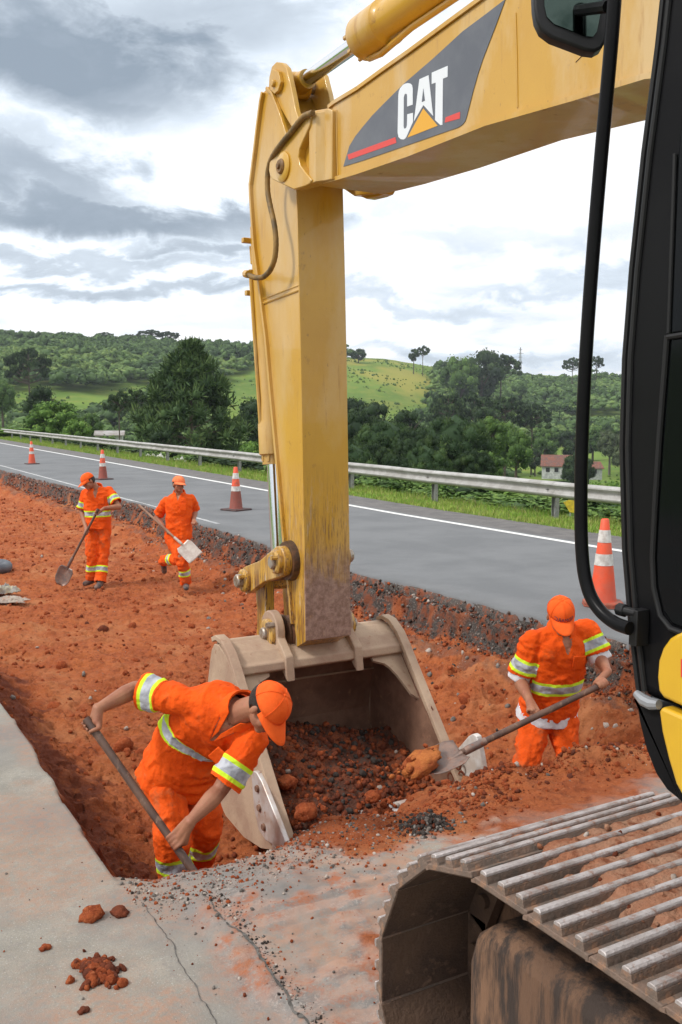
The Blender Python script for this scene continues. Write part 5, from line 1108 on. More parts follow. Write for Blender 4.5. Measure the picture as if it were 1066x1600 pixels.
    for q in np.linspace(R(62), R(-242), 16): pts.append(neck+ls*.082*math.cos(q)+fs*(.074*math.sin(q)+.005)+up*(.030-.035*math.sin(q)))
    e1, e2 = pts[0]-up*.11+fs*.035-ls*.030, pts[-1]-up*.11+fs*.035+ls*.030
    pp = [e1]+pts+[e2]; rings = []
    for i, p in enumerate(pp):
        out = U(p-neck-up*((p-neck)@up)); rings.append([p-out*.006+up*.022, p+out*.002+up*.028, p+out*.022-up*.022, p+out*.012-up*.030])
    mb.loft(rings); mb.build('collar', M_or, shirt, smooth=50)
    mb = MB(); px_ = neck+fs*(bd[3]+.036)+ls*.085-up*.17; mb.box(px_, (.09, .012, .10), Matrix([tuple(ls), tuple(fs), tuple(up)]).transposed()); mb.build('pocket', M_or, shirt, bevel=.004)
    if tee:
        def cotton(mb, nm):
            t_ = remesh(mb, vox*1.2, 2); v_, n_ = get_np(t_); set_np(t_, v_+n_*(.006*fbm(v_*14, 3, 221))[:, None]); t_.materials.clear(); t_.materials.append(M_tee); t_.shade_smooth(); o = bpy.data.objects.new(nm, t_); COL.objects.link(o); put(o, root)
        mb = MB(); S = [(c0+dn*(hem+.045), l0, f0, a0+.014, b0+.014), (c0+dn*(hem-.03), l0, f0, a0-.004, b0-.004)]; torso(mb, S, 28); cotton(mb, 'undershirt_hem')
        for s in 'RL': a, b = slv[s]; d = U(b-a); mb = MB(); limb(mb, [b-d*.05, b+d*.045], [.074, .078], 18, flat_end=True, flat_start=True); cotton(mb, 'undershirt_cuff')
    # ---- trousers
    mb = MB(); S = sect(bw+.026, bd+.030, lo=0, hi=3); S = [(pel-hip_up*.13, lh, fh_, .165, .115), (pel-hip_up*.06, lh, fh_, .175, .13)]+S; torso(mb, S, 26); dl = {}
    for s in 'RL':
        hp, kn, an = K[s+'hip'], K[s+'kn'], K[s+'an']; d = U(an-kn); end = an+d*.02
        limb(mb, interp_pts([hp, (hp+kn)/2, kn, (kn+an)/2, end], 9), [.112, .105, .097, .091, .088, .087, .087, .088, .092], 18, flat_end=True)
    me = remesh(mb, vox*1.25, 4); v, nn = get_np(me)
    fld = .012*np.clip(fbm(v*np.array([9, 9, 5])+seed, 4, 231+seed), -.5, 1)+.006*fbm(v*np.array([16, 16, 26]), 3, 232)+.024*(np.clip(1-np.abs(fbm(v*np.array([8, 8, 6])+seed*2.3, 3, 234)), .55, 1)-.75)
    for s in 'RL':
        kn, an = K[s+'kn'], K[s+'an']; m_ = np.exp(-(np.linalg.norm(v-kn, axis=1)/.13)**2)+np.exp(-(np.linalg.norm(v-an, axis=1)/.12)**2); fld = fld+m_*.010*fbm(v*np.array([6, 6, 24]), 3, 233)
    v = v+nn*(fld*folds)[:, None]; set_np(me, v); v, nn = get_np(me)
    fc, fn = face_c(me); kill = np.zeros(len(fc), bool)
    for s in 'RL': a, b = K[s+'kn'], K[s+'an']; d = U(b-a); end = b+d*.02; kill |= ((fc-end)@d > -.014) & ((fn@d) > .6) & (np.linalg.norm(fc-end, axis=1) < .14)
    full = me.copy(); cut(me, kill); me.materials.clear(); me.materials.append(M_ord); me.shade_smooth(); me.name = 'trousers'
    tr_ = bpy.data.objects.new('trousers', me); COL.objects.link(tr_); put(tr_, root)
    if shin_bands:
        for s in 'RL':
            kn, an = K[s+'kn'], K[s+'an']; oth = K[('L' if s == 'R' else 'R')+'kn'], K[('L' if s == 'R' else 'R')+'an']
            sr, rr_, L = bone_s(v, kn, an); _, r2_, _ = bone_s(v, *oth); d = np.where((rr_ < .13) & (rr_ <= r2_+.01), np.abs(sr-L*shin_t), 1.); add_band(full, v, d, 'reflective_band', M_bandt, tr_)
    # ---- boots
    for s in 'RL':
        an, toe = K[s+'an'], K.get(s+'toe')
        if toe is None: toe = an+U(fh_*[1, 1, 0])*.19-np.array([0, 0, .06])
        mb = MB(); sh_d = U(K[s+'kn']-an); heel = an-U(toe-an)*.03+(-sh_d)*.055; 
        limb(mb, [an+sh_d*.06, an-sh_d*.03], [.052, .054], 12); limb(mb, [heel, heel+(toe-heel)*.5, toe], [.042, .046, .040], 12); mb2 = remesh(mb, .009, 2)
        mb2.materials.clear(); mb2.materials.append(M_boot); mb2.shade_smooth(); o = bpy.data.objects.new('boot', mb2); COL.objects.link(o); put(o, root)
    return root, capo, FR, hc
def shovel(label, top, sock, blade_dir, nrm, shaft_r=.017, mt=M_wood, mb_=M_blade, L=.30, W=.24, square=False, loc=None):
    top, sock = np.array(top, float), np.array(sock, float); d = U(sock-top); bd_ = U(blade_dir); n_ = U(np.array(nrm)-bd_*(np.array(nrm)@bd_)); w_ = U(np.cross(bd_, n_))
    root = thing('shovel', label, 'shovel', tuple(sock+bd_*L))
    mb = MB(); pts = [top+(sock-top)*k/12 for k in range(13)]; mb.tube(pts, [shaft_r*(1+.04*math.sin(k*1.7)) for k in range(13)], 12); mb.build('shaft', mt, root, smooth=60)
    rows = []; NU, NV = 12, 13
    for i in range(NU+1):
        f = i/NU; row = []
        half = W/2*((.78+.22*min(1, f*6)) if f < .17 else 1)*(1 if square else (1 if f < .55 else math.sqrt(max(.0, 1-((f-.55)/.47)**2))))
        for j in range(NV):
            x = (j/(NV-1)*2-1); dish = .028*(x*x)*(1-.3*f)+.02*(f-.3)**2-.014*math.exp(-(x/.18)**2-(f/.4)**2)
            row.append(sock+bd_*(L*f)+w_*(x*max(half, .012))+n_*dish)
        rows.append(row)
    mb = MB(); mb.add([p for r_ in rows for p in r_], [(i*NV+j, i*NV+j+1, (i+1)*NV+j+1, (i+1)*NV+j) for i in range(NU) for j in range(NV-1)])
    bl = mb.build('blade', mb_, root, smooth=60); s_ = bl.modifiers.new('s', 'SOLIDIFY'); s_.thickness = .0035
    mb = MB(); mb.tube([sock-d*.17, sock-d*.04, sock+bd_*.03-n_*.012, sock+bd_*.12-n_*.012], [shaft_r+.004, shaft_r+.006, .016, .004], 12); mb.build('socket', mb_, bl)
    return root
D_ = lambda x, y, d: P(x, y, 'd', d)
cR, cU, cF = RT, UP, FW           # viewing axes, only used to read directions off the photograph
V3 = np.array
# ---- worker bending at the left front
zf = -.60
K = dict(pel=D_(283, 1196, 5.02), neck=D_(374, 1112, 4.66), Rsh=D_(287, 1096, 4.74), Lsh=D_(394, 1158, 4.66), Rel=D_(212, 1076, 4.86), Rwr=D_(153, 1108, 4.66),
         Lel=D_(343, 1236, 4.58), Lwr=D_(297, 1284, 4.44), Rhip=D_(258, 1214, 4.98), Lhip=D_(308, 1216, 5.08), head=D_(417, 1106, 4.53), spine=D_(314, 1138, 4.93))
K['Rkn'] = D_(268, 1300, 4.86); K['Ran'] = V3([1.62, 4.56, zf+.09]); K['Lkn'] = D_(325, 1288, 5.06); K['Lan'] = V3([1.83, 4.86, zf+.09])
st_top, st_bot = D_(138, 1128, 4.64), D_(304, 1364, 4.44)
ax = U(st_bot-st_top)
person('person', 'worker in orange bending low at the near end of the trench, shovel in both hands', K, face=cU*-.86+cR*.40-cF*.30, hup=cR*.72+cU*.50-cF*.48, vox=.0052,
       grips=[('R', st_top+ax*.02, ax, -1, .018), ('L', D_(274, 1313, 4.475), ax, 1, .018)], torso_band=.36, bend=.05, hem=.12, seed=1, shin_t=.36)
shovel('shovel with a long dark shaft held by the worker bending at the left front', st_top-ax*.02, st_bot+ax*.28, ax+V3([.0, .25, -.1]), V3([.2, -.9, .3]), shaft_r=.0195)
# ---- worker at the right
K = dict(pel=D_(856, 1108, 6.62), neck=D_(877, 985, 6.42), Rsh=D_(833, 1000, 6.40), Lsh=D_(917, 984, 6.48), Rel=D_(811, 1060, 6.48), Rwr=D_(828, 1096, 6.24),
         Lel=D_(937, 1028, 6.44), Lwr=D_(950, 1050, 6.20), Rhip=D_(836, 1126, 6.6), Lhip=D_(878, 1124, 6.62), head=D_(876, 962, 6.26))
K['Rkn'] = D_(822, 1195, 6.45); K['Lkn'] = D_(889, 1190, 6.5); K['Ran'] = K['Rkn']+V3([-.06, .06, -.43]); K['Lan'] = K['Lkn']+V3([.02, .08, -.43])
for k_ in ('Ran', 'Lan'): K[k_][2] = max(K[k_][2], gh(K[k_][0], K[k_][1])+.08)
t1, t2 = D_(946, 1067, 6.12), D_(722, 1176, 5.78); ax = U(t2-t1)
_, capD, FRd, hcd = person('person', 'worker in orange with white undershirt cuffs at the right, tipping a shovel into the bucket', K, face=-cF*.80-cU*.62+cR*.02, hup=cU*.80-cF*.60-cR*.02, vox=.0062, tee=True,
       grips=[('R', D_(838, 1112, 6.02), ax, 1, .019), ('L', t1+ax*.03, ax, -1, .019)], torso_band=.38, seed=2, hem=.015, build_=1.02, vneck=.11)
shovel('shovel levelled over the right edge of the bucket by the worker at the right', t1-ax*.01, t2, ax+cU*.03, cU*.95-cF*.35, shaft_r=.020, L=.30, W=.25)
# lettering on that cap
fc_ = bpy.data.curves.new('t', 'FONT'); fc_.body = 'EDMARC'; fc_.size = .036; fc_.align_x = 'CENTER'; fc_.extrude = .0; to = bpy.data.objects.new('t', fc_); COL.objects.link(to); DG().update()
tm = bpy.data.meshes.new_from_object(to.evaluated_get(DG())); bpy.data.objects.remove(to); v, _ = get_np(tm)
fx, fz = v[:, 0]*.85, v[:, 1]+.040
zz = np.clip((fz-.030)/.098, 0, .999); kk = np.cos(np.arcsin(zz**(1/.95)))**.8; yy = -.006+.108*kk*np.sqrt(np.clip(1-(fx/(.089*kk+1e-6))**2, 0, 1))+.0035
set_np(tm, hcd-np.outer(fx, FRd[0])+np.outer(yy, FRd[1])+np.outer(fz, FRd[2])); tm.materials.clear(); tm.materials.append(mat('navy_thread', (.05, .045, .10), .7)); to = bpy.data.objects.new('lettering', tm); COL.objects.link(to); put(to, capD)
# the lump of earth on the raised shovel
sp_ = t2+ax*.17; n = 60; q = RNG.normal(size=(n, 3))*V3([.04, .03, .025])+ax*RNG.normal(size=(n, 1))*.08; s = power(n, .008, .032, 2.)
M_orc = mat('orange_earth', (.50, .17, .05), .95, c2=(.36, .10, .035), vs_=14, bump=.8, bs=70, spec=.15)
v_, f_ = rock_template(3, 2); v_ = v_*(1+.22*fbm(v_*2.3, 4, 9))[:, None]; w__ = U(np.cross(ax, [0, 0, 1.])); v_ = np.outer(v_[:, 0], ax)*.125+np.outer(v_[:, 1], w__)*.10+np.outer(v_[:, 2], [0, 0, 1.])*.085
mnd = mesh_np('earth_mound', v_+sp_+ax*.12+V3([0, 0, .055]), f_, M_orc, smooth=1); tag(mnd, 'compact mound of orange earth carried on the shovel over the bucket', 'soil')
scatter('shovelled_earth', sp_+ax*.15+q+V3([0, 0, .06])-q[:, [2]]*0, s, STONES+[M_orc], RNG.choice([5, 5, 0], n), sub=2, kind='stuff', label='crumbling orange earth sliding off the shovel into the bucket', cat='soil')
# ---- worker standing with a shovel, far left
K = dict(pel=D_(153, 818, 14.6), neck=D_(151, 764, 14.55), Rsh=D_(134, 771, 14.6), Lsh=D_(170, 767, 14.62), Rel=D_(128, 799, 14.65), Rwr=D_(134, 823, 14.45), Lel=D_(186, 792, 14.5), Lwr=D_(163, 794, 14.3),
         Rhip=D_(144, 826, 14.6), Lhip=D_(163, 826, 14.6), head=D_(138, 752, 14.45), Rkn=D_(143, 868, 14.5), Lkn=D_(161, 870, 14.55), Ran=D_(144, 903, 14.6), Lan=D_(157, 908, 14.45))
K['Rtoe'] = D_(133, 912, 14.5); K['Ltoe'] = D_(151, 918, 14.3)
t1, t2 = D_(153, 797, 14.25), D_(106, 886, 14.35); ax = U(t2-t1)
person('person', 'worker in orange with reflective bands standing at the far left, looking down at a shovel', K, face=-cR*.60-cU*.55-cF*.55, hup=cU*.82-cR*.45-cF*.2, vox=.009, grips=[('R', D_(135, 832, 14.3), ax, 1, .017), ('L', t1+ax*.03, ax, -1, .017)], torso_band=.30, seed=3, hem=.07, vneck=.12)
shovel('shovel standing on its blade beside the far left worker', t1-ax*.02, t2, ax*1+V3([0, 0, -.2]), -cF+cU*.2, shaft_r=.019, L=.30, W=.24)
# ---- running worker
K = dict(pel=D_(279, 834, 14.3), neck=D_(280, 773, 14.25), Rsh=D_(261, 784, 14.3), Lsh=D_(298, 780, 14.3), Rel=D_(245, 808, 14.4), Rwr=D_(257, 826, 14.2), Lel=D_(305, 799, 14.45), Lwr=D_(303, 812, 14.2),
         Rhip=D_(269, 842, 14.3), Lhip=D_(286, 841, 14.3), head=D_(279, 757, 14.15), Rkn=D_(281, 872, 14.05), Ran=D_(257, 876, 14.38), Lkn=D_(285, 876, 14.05), Lan=D_(290, 910, 14.2))
K['Rtoe'] = D_(257, 893, 14.5); K['Ltoe'] = D_(291, 919, 14.0)
t1, t2 = D_(217, 789, 14.25), D_(285, 851, 14.0); ax = U(t2-t1)
person('person', 'worker in plain orange shirt and pale cap running across the trench', K, face=-cF*.75+cR*.55-cU*.12, hup=cU*.95+cR*.1, vox=.009, grips=[('R', D_(261, 830, 14.1), ax, 1, .017), ('L', D_(303, 818, 14.12), cR*.8-cF*.4, 1, .010)], arm_bands=False, torso_band=None, seed=4, hem=.07, cap_mat=M_capf, vneck=.07)
shovel('shovel with a pale square blade carried by the running worker', t1, t2, U(cR*.62-cU*.62-cF*.1), -cF*.8+cU*.5, shaft_r=.016, mt=M_woodp, mb_=M_bladeb, L=.29, W=.26, square=True)

# ================================================================ ROAD FURNITURE
M_galv = mat('galvanised_steel', (.46, .455, .44), .6, .3, c2=(.34, .33, .31), vs_=2.5, c3=(.22, .18, .15), s3=14, lo3=.58, hi3=.72, bump=.1, bs=30)
M_post = mat('post_steel', (.26, .265, .26), .6, .3, c2=(.36, .36, .34), vs_=6, c3=(.16, .13, .11), s3=20)
gr = thing('guardrail', 'long galvanised guardrail with two folds running beyond the far grass verge', 'guardrail', (12.6, 14, 0))
wp = [(.004, .742), (-.018, .740), (-.045, .725), (-.085, .70), (-.088, .675), (-.045, .635), (-.018, .61), (-.016, .575), (-.045, .55), (-.088, .51), (-.085, .485), (-.045, .455), (-.018, .44), (.004, .438)]
yy = np.concatenate([np.arange(5.5, 16, .5), np.arange(16, 120, 2.)]); rings = []
for q in yy: x = rail_x(q); w = .004*math.sin(q*1.3); rings.append([(x+a, q, b+w) for a, b in wp]+[(x+a+.006, q, b+w) for a, b in wp[::-1]])
mb = MB(); mb.loft(rings); mb.build('rail_beam', M_galv, gr, smooth=50)
for k in range(-2, 26):
    q = 13.95+k*4.06
    if k in (0, 4, 8, 12, 16, 20, -1) or True:
        x = rail_x(q); mb = MB()
        mb.box((x+.16, q-.05, .32), (.10, .008, .80)); mb.box((x+.16, q+.05, .32), (.10, .008, .80)); mb.box((x+.16, q, .32), (.008, .092, .80)); ps = mb.build('post', M_post, gr)
        mb = MB(); mb.box((x+.055, q, .585), (.105, .09, .26)); mb.build('spacer_block', M_post, ps, bevel=.006)
        if k % 1 == 0:
            mb = MB(); mb.tube([(x-.088, q, .585), (x-.035, q, .585)], .016, 6); mb.build('bolt', M_post, ps)
            if k % 2 == 0:
                lap = MB(); rr2 = []
                for z_ in (q-.17, q+.17): rr2.append([(rail_x(z_)+a-.005, z_, b) for a, b in wp]+[(rail_x(z_)+a, z_, b) for a, b in wp[::-1]])
                lap.loft(rr2); lap.build('lap_joint', M_galv, gr, smooth=50)
def cone(loc, label, oct_, yaw=0., stained=0.):
    root = thing('traffic_cone', label, 'traffic cone', loc, group='orange and white cones along the road'); H = .90; bw = .20 if oct_ else .235
    M_c = mat('cone_orange', (.80, .085, .025), .6, c2=(.72, .11, .05), vs_=9, c3=(.30, .09, .06), s3=12, lo3=.62-.12*stained, hi3=.78-.1*stained)
    t, n, l, b = nt(M_c); src = b.inputs['Base Color'].links[0].from_socket; tcn = n.new('ShaderNodeTexCoord'); sx = n.new('ShaderNodeSeparateXYZ'); l.new(tcn.outputs['Object'], sx.inputs[0])
    nz = n.new('ShaderNodeTexNoise'); nz.inputs['Scale'].default_value = 7; l.new(tcn.outputs['Object'], nz.inputs[0]); ad = n.new('ShaderNodeMath'); ad.operation = 'MULTIPLY_ADD'; l.new(nz.outputs[0], ad.inputs[0]); ad.inputs[1].default_value = .5; l.new(sx.outputs[2], ad.inputs[2])
    mr = n.new('ShaderNodeMapRange'); l.new(ad.outputs[0], mr.inputs[0]); mr.inputs[1].default_value = .30+.32*stained; mr.inputs[2].default_value = .62+.12*stained; mr.inputs[3].default_value = .35+.45*stained; mr.inputs[4].default_value = 0; mx = n.new('ShaderNodeMix'); mx.data_type = 'RGBA'
    l.new(mr.outputs[0], mx.inputs[0]); l.new(src, mx.inputs[6]); mx.inputs[7].default_value = (.13, .055, .045, 1); l.new(mx.outputs[2], b.inputs['Base Color'])
    M_cw = mat('cone_white', (.68, .67, .64), .45, c2=(.48, .45, .42), vs_=12, c3=(.35, .28, .24), s3=30, lo3=.6, hi3=.7)
    M_cb = mat('cone_base', (.10, .045, .04) if not oct_ else (.36, .075, .04), .7, c2=(.06, .04, .04) if not oct_ else (.24, .08, .05), vs_=10)
    r = lambda h: .040+(1-h/H)*.105
    mb = MB(); mb.lathe([(r(.05)+.012, .028), (r(.07), .06), (r(.3), .3), (r(.5), .5), (r(H-.01), H-.01), (r(H)-.008, H), (r(H)-.016, H-.01), (r(.5)-.02, .5)], 36, cap=False); b_ = mb.build('cone_body', M_c, None, smooth=40); b_.parent = root
    for a, c in ((.40 if not oct_ else .415, .50 if not oct_ else .535), (.655, .775 if not oct_ else .785)):
        mb = MB(); mb.lathe([(r(a)+.0035, a), (r(c)+.0035, c)], 36, cap=False); s_ = mb.build('reflective_sleeve', M_cw, None, smooth=60); s_.parent = root
    mb = MB(); N = 8 if oct_ else 4; ring = lambda rr, z: [(rr*math.cos(R(22.5 if oct_ else 45)+2*math.pi*i/N), rr*math.sin(R(22.5 if oct_ else 45)+2*math.pi*i/N), z) for i in range(N)]
    k_ = bw/math.cos(math.pi/N); mb.loft([ring(k_, 0), ring(k_, .028), ring(k_*.94, .036), ring(.17, .04)]); b_ = mb.build('base', M_cb, None, smooth=30, bevel=.006); b_.parent = root
    if oct_:
        mb = MB(); mb.loft([ring(k_*1.02, .0), ring(k_*1.02, .018)]); mb.v = [(a, b, c-.018) for a, b, c in mb.v]; b_ = mb.build('base', M_cb, None, smooth=30, bevel=.004); b_.parent = root
        root.location = (loc[0], loc[1], loc[2]+.018)
    root.rotation_euler = (0, 0, yaw)
    return root
zr = .024
cone(tuple(P(942, 946, 'z', zr)[:2])+(zr,), 'nearest traffic cone, octagonal base, seen between the handrail and the cab', True, R(8))
cone(tuple(P(369, 797, 'z', zr)[:2])+(zr,), 'grubby traffic cone just left of the excavator arm on the road', False, R(20), 1.)
cone(tuple(P(161, 749, 'z', zr)[:2])+(zr,), 'dark stained traffic cone behind the far left worker, second from the left', False, R(12), .9)
cone(tuple(P(50, 725, 'z', zr)[:2])+(zr,), 'farthest traffic cone, bright and small, nearest the left edge', False, R(5), .0)

# ---- odds and ends
M_tyre = mat('tube_rubber', (.075, .085, .105), .5, c2=(.12, .125, .14), vs_=6, c3=(.25, .12, .08), s3=12, lo3=.6, hi3=.75)
c = P(-14, 886, 'z', -.49); mb = MB()
mb.tube([(c[0]+.25*math.cos(a), c[1]+.25*math.sin(a), c[2]+.01*math.sin(a*2)) for a in np.linspace(0, 2*math.pi, 40, endpoint=False)], .088, 16, closed=True)
tag(mb.build('inner_tube', M_tyre, None, smooth=60), 'grey rubber tube lying flat on the red earth at the left edge', 'rubber tube')
def crumple(name, c, rx, ry, h, mt, label, cat, seed, ang):
    n = 60; a = np.linspace(-1, 1, n); X, Y = np.meshgrid(a, a); xf, yf = X.ravel(), Y.ravel(); rr_ = np.maximum(np.abs(xf), np.abs(yf))
    z = h*(1-rr_**3)*(.6+.5*fbm(np.c_[xf*2+seed, yf*2, xf*0], 3, 301))+.02*np.abs(fbm(np.c_[xf*6+seed, yf*6, xf*0], 3, 302)); x = xf*rx*(1+.15*fbm(np.c_[yf*2, xf*2, xf*0+seed], 2, 303)); y = yf*ry*(1+.2*fbm(np.c_[yf*2, xf*2, xf*0+seed+4], 2, 304))
    ca, sa = math.cos(ang), math.sin(ang); ii = np.arange(n*n).reshape(n, n); Q = np.stack([ii[:-1, :-1], ii[:-1, 1:], ii[1:, 1:], ii[1:, :-1]], -1).reshape(-1, 4)
    o = mesh_np(name, np.c_[c[0]+x*ca-y*sa, c[1]+x*sa+y*ca, c[2]+np.maximum(z, .012)], Q, mt, smooth=1); s_ = o.modifiers.new('s', 'SOLIDIFY'); s_.thickness = .01; tag(o, label, cat)
M_sack = mat('sack_cloth', (.42, .36, .30), .9, c2=(.30, .24, .20), vs_=8, c3=(.42, .17, .10), s3=12, bump=.4, bs=40)
M_sack2 = mat('sack_cloth_yellowish', (.46, .42, .30), .9, c2=(.30, .28, .26), vs_=8, bump=.4, bs=40)
crumple('sack', P(4, 926, 'z', -.56), .22, .17, .15, M_sack2, 'bulging beige sack on the red earth at the left edge', 'sack', 1, .3)
crumple('cloth', P(8, 940, 'z', -.58), .30, .14, .06, M_sack, 'flat crumpled grey cloth just below the beige sack, left edge', 'cloth', 5, -.4)
M_pl = mat('white_plastic', (.62, .62, .58), .6, c2=(.40, .39, .36), vs_=6)
for i, (px, py, w) in enumerate(((231, 716, .42), (240, 715, .22), (250, 715, .34), (259, 717, .30), (281, 721, .38))):
    p = P(px, py, 'x', 14.6); p[2] = max(fh(p[0], p[1]), -1.5)
    zt = 2.04+(645-py)*J(p)[2]/1500
    crumple('rubbish_bag', (p[0], p[1], zt-.1), w*.8, w*.7, .30, M_pl, ['pale rubbish bag left of the others behind the guardrail', 'small yellowish bag beside the guardrail post', 'crumpled white bag in the middle of the rubbish behind the guardrail', 'white bag right of the crumpled one behind the guardrail', 'lone white bag further right behind the guardrail'][i], 'rubbish bag', 11+i, i*.8)
p = P(892, 792, 'x', 14.2); q = p
mb = MB(); ys_ = thing('marker_plate', 'small tilted yellow plate on a thin stake in the bushes behind the guardrail', 'marker', (p[0], p[1], p[2]-.9))
fx = lambda u_, v_: tuple(q+RT*u_+np.array([0, 0, 1.])*v_+np.array([0, .02*u_, 0]))
o1 = [(-.16, .10), (-.04, .15), (.14, .13), (.16, -.02), (.10, -.13), (-.02, -.11), (-.09, 0)]
mb.add([fx(a, b) for a, b in o1]+[tuple(np.array(fx(a, b))+FW*.012) for a, b in o1], [tuple(range(7)), tuple(range(13, 6, -1))]+[(i, i+7, (i+1) % 7+7, (i+1) % 7) for i in range(7)]); mb.build('plate', mat('plate_yellow', (.70, .52, .03), .6, c2=(.5, .36, .04), vs_=14), ys_)
mb = MB(); mb.tube([tuple(q+FW*.02+np.array([0, 0, -.9])), tuple(q+FW*.02+np.array([0, 0, .08]))], .014, 6); mb.build('stake', M_post, ys_)

# ================================================================ BUILDINGS FAR OFF
M_wallw = mat('lime_wash', (.55, .56, .55), .9, c2=(.36, .37, .38), vs_=1.1, c3=(.25, .24, .23), s3=3)
M_roof = mat('clay_roof', (.20, .075, .05), .9, c2=(.13, .075, .065), vs_=1.2, lo=.42, hi=.56, c3=(.36, .17, .11), s3=4, stretch=(1, 1, 1)); M_dark = mat('dark_opening', (.02, .02, .022), .8)
M_tin = mat('tin_roof', (.36, .35, .34), .6, c2=(.25, .22, .2), vs_=.8)
def house(name, label, px, py, d, L, W, Hh, rh, yaw, roof, cat='house', ground=None, wins=3):
    p = D_(px, py, d); rt_ = thing(name, label, cat, tuple(p), local=True); rt_.rotation_euler = (0, 0, yaw); h = lambda o: (setattr(o, 'parent', rt_), o)[1]
    mb = MB(); mb.add([(-L/2, -W/2, -1), (L/2, -W/2, -1), (L/2, W/2, -1), (-L/2, W/2, -1), (-L/2, -W/2, Hh), (L/2, -W/2, Hh), (L/2, W/2, Hh), (-L/2, W/2, Hh), (-L/2, 0, Hh+rh), (L/2, 0, Hh+rh)],
           [(0, 1, 5, 4), (2, 3, 7, 6), (1, 2, 6, 9, 5), (3, 0, 4, 8, 7), (4, 5, 9, 8), (6, 7, 8, 9)]); w = h(mb.build('wall', M_wallw, None, smooth=0))
    mb = MB(); e_ = .35; s_ = rh/(W/2)
    for sg in (-1, 1): mb.add([(-L/2-e_, sg*(W/2+e_), Hh-e_*s_+.05), (L/2+e_, sg*(W/2+e_), Hh-e_*s_+.05), (L/2+e_, 0, Hh+rh+.06), (-L/2-e_, 0, Hh+rh+.06), (-L/2-e_, sg*(W/2+e_), Hh-e_*s_+.2), (L/2+e_, sg*(W/2+e_), Hh-e_*s_+.2), (L/2+e_, 0, Hh+rh+.21), (-L/2-e_, 0, Hh+rh+.21)], [(0, 1, 2, 3), (4, 5, 6, 7), (0, 1, 5, 4), (1, 2, 6, 5), (0, 3, 7, 4), (2, 3, 7, 6)])
    h(mb.build('roof', roof, None, smooth=0))
    for i in range(wins):
        mb = MB(); mb.box((-L/2+L*(i+.7)/(wins+.4), -W/2-.02, Hh*.55), (.9, .08, 1.0)); h(mb.build('window', M_dark, None, smooth=0))
    mb = MB(); mb.box((-L/2-.02, .2, Hh*.42), (.08, 1., 1.9)); h(mb.build('door', M_dark, None, smooth=0))
house('farmhouse', 'old white farmhouse with a weathered red tile roof in the valley', 870, 741, 232, 6.8, 5.6, 2.2, 2.3, R(-29.8)+R(-14), M_roof)
house('outbuilding', 'small outbuilding with a red roof half hidden behind the dark tree right of the farmhouse', 924, 742, 215, 3.6, 3.4, 1.6, 1.2, R(-29.8)+R(12), M_roof, 'outbuilding', wins=1)
house('shed', 'grey roofed shed among the trees left of the large pine', 172, 690, 140, 3.6, 3.4, .9, .5, R(-29.8)+R(10), M_tin, 'shed', wins=1)
p = D_(813, 576, 640); mt_ = thing('pylon', 'thin steel mast with short cross arms on the skyline right of the excavator arm', 'mast', tuple(p)); mb = MB()
for a, b in ((-.7, -.7), (.7, -.7), (.7, .7), (-.7, .7)): mb.tube([(p[0]+a, p[1]+b, p[2]-3), (p[0]+a*.25, p[1]+b*.25, p[2]+14)], .13, 5)
for k in range(14): mb.box((p[0], p[1], p[2]+k), (1.3-.07*k, 1.3-.07*k, .12))
ms = mb.build('mast', M_post, mt_)
for z_, w_ in ((12.5, 2.6), (10.2, 4.2), (7.6, 2.6)): mb = MB(); mb.tube([tuple(p+RT*-w_/2+V3([0, 0, z_])), tuple(p+RT*w_/2+V3([0, 0, z_]))], .16, 5); mb.build('cross_arm', M_post, mt_)

# ================================================================ TREES
def leaf_mat(name, c_dark, c_mid, c_light):
    m = bpy.data.materials.new(name); m.use_nodes = True; t, n, l, b = nt(m); b.inputs['Roughness'].default_value = .75; b.inputs['Specular IOR Level'].default_value = .2
    a = n.new('ShaderNodeAttribute'); a.attribute_name = 'tone'; oi = n.new('ShaderNodeObjectInfo'); ad = n.new('ShaderNodeMath'); ad.operation = 'MULTIPLY_ADD'; l.new(oi.outputs['Random'], ad.inputs[0]); ad.inputs[1].default_value = .16; l.new(a.outputs['Fac'], ad.inputs[2])
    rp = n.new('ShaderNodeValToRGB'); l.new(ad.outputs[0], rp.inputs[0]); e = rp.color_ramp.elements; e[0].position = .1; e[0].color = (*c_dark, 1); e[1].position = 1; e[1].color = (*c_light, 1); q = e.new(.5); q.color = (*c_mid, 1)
    l.new(rp.outputs[0], b.inputs['Base Color']); return m
M_lbright = leaf_mat('leaves_bright', (.055, .11, .022), (.115, .22, .038), (.21, .32, .06))
M_lmid = leaf_mat('leaves_mid', (.040, .080, .020), (.085, .155, .036), (.16, .24, .055))
M_ldark = leaf_mat('leaves_dark', (.012, .028, .010), (.032, .062, .019), (.075, .115, .036))
M_lpine = leaf_mat('needles', (.022, .048, .016), (.052, .096, .028), (.115, .17, .052))
M_lgrey = leaf_mat('leaves_greyish', (.045, .065, .03), (.085, .11, .05), (.14, .17, .075))
M_bark = mat('bark', (.10, .075, .055), .9, c2=(.06, .045, .035), vs_=3, bump=.5, bs=20); M_barkg = mat('bark_grey', (.17, .15, .13), .9, c2=(.10, .09, .075), vs_=3)
ICO = {}
for s in (1, 2):
    bm = bmesh.new(); bmesh.ops.create_icosphere(bm, subdivisions=s, radius=1.); ICO[s] = (np.array([q.co for q in bm.verts]), np.array([[w.index for w in q.verts] for q in bm.faces])); bm.free()
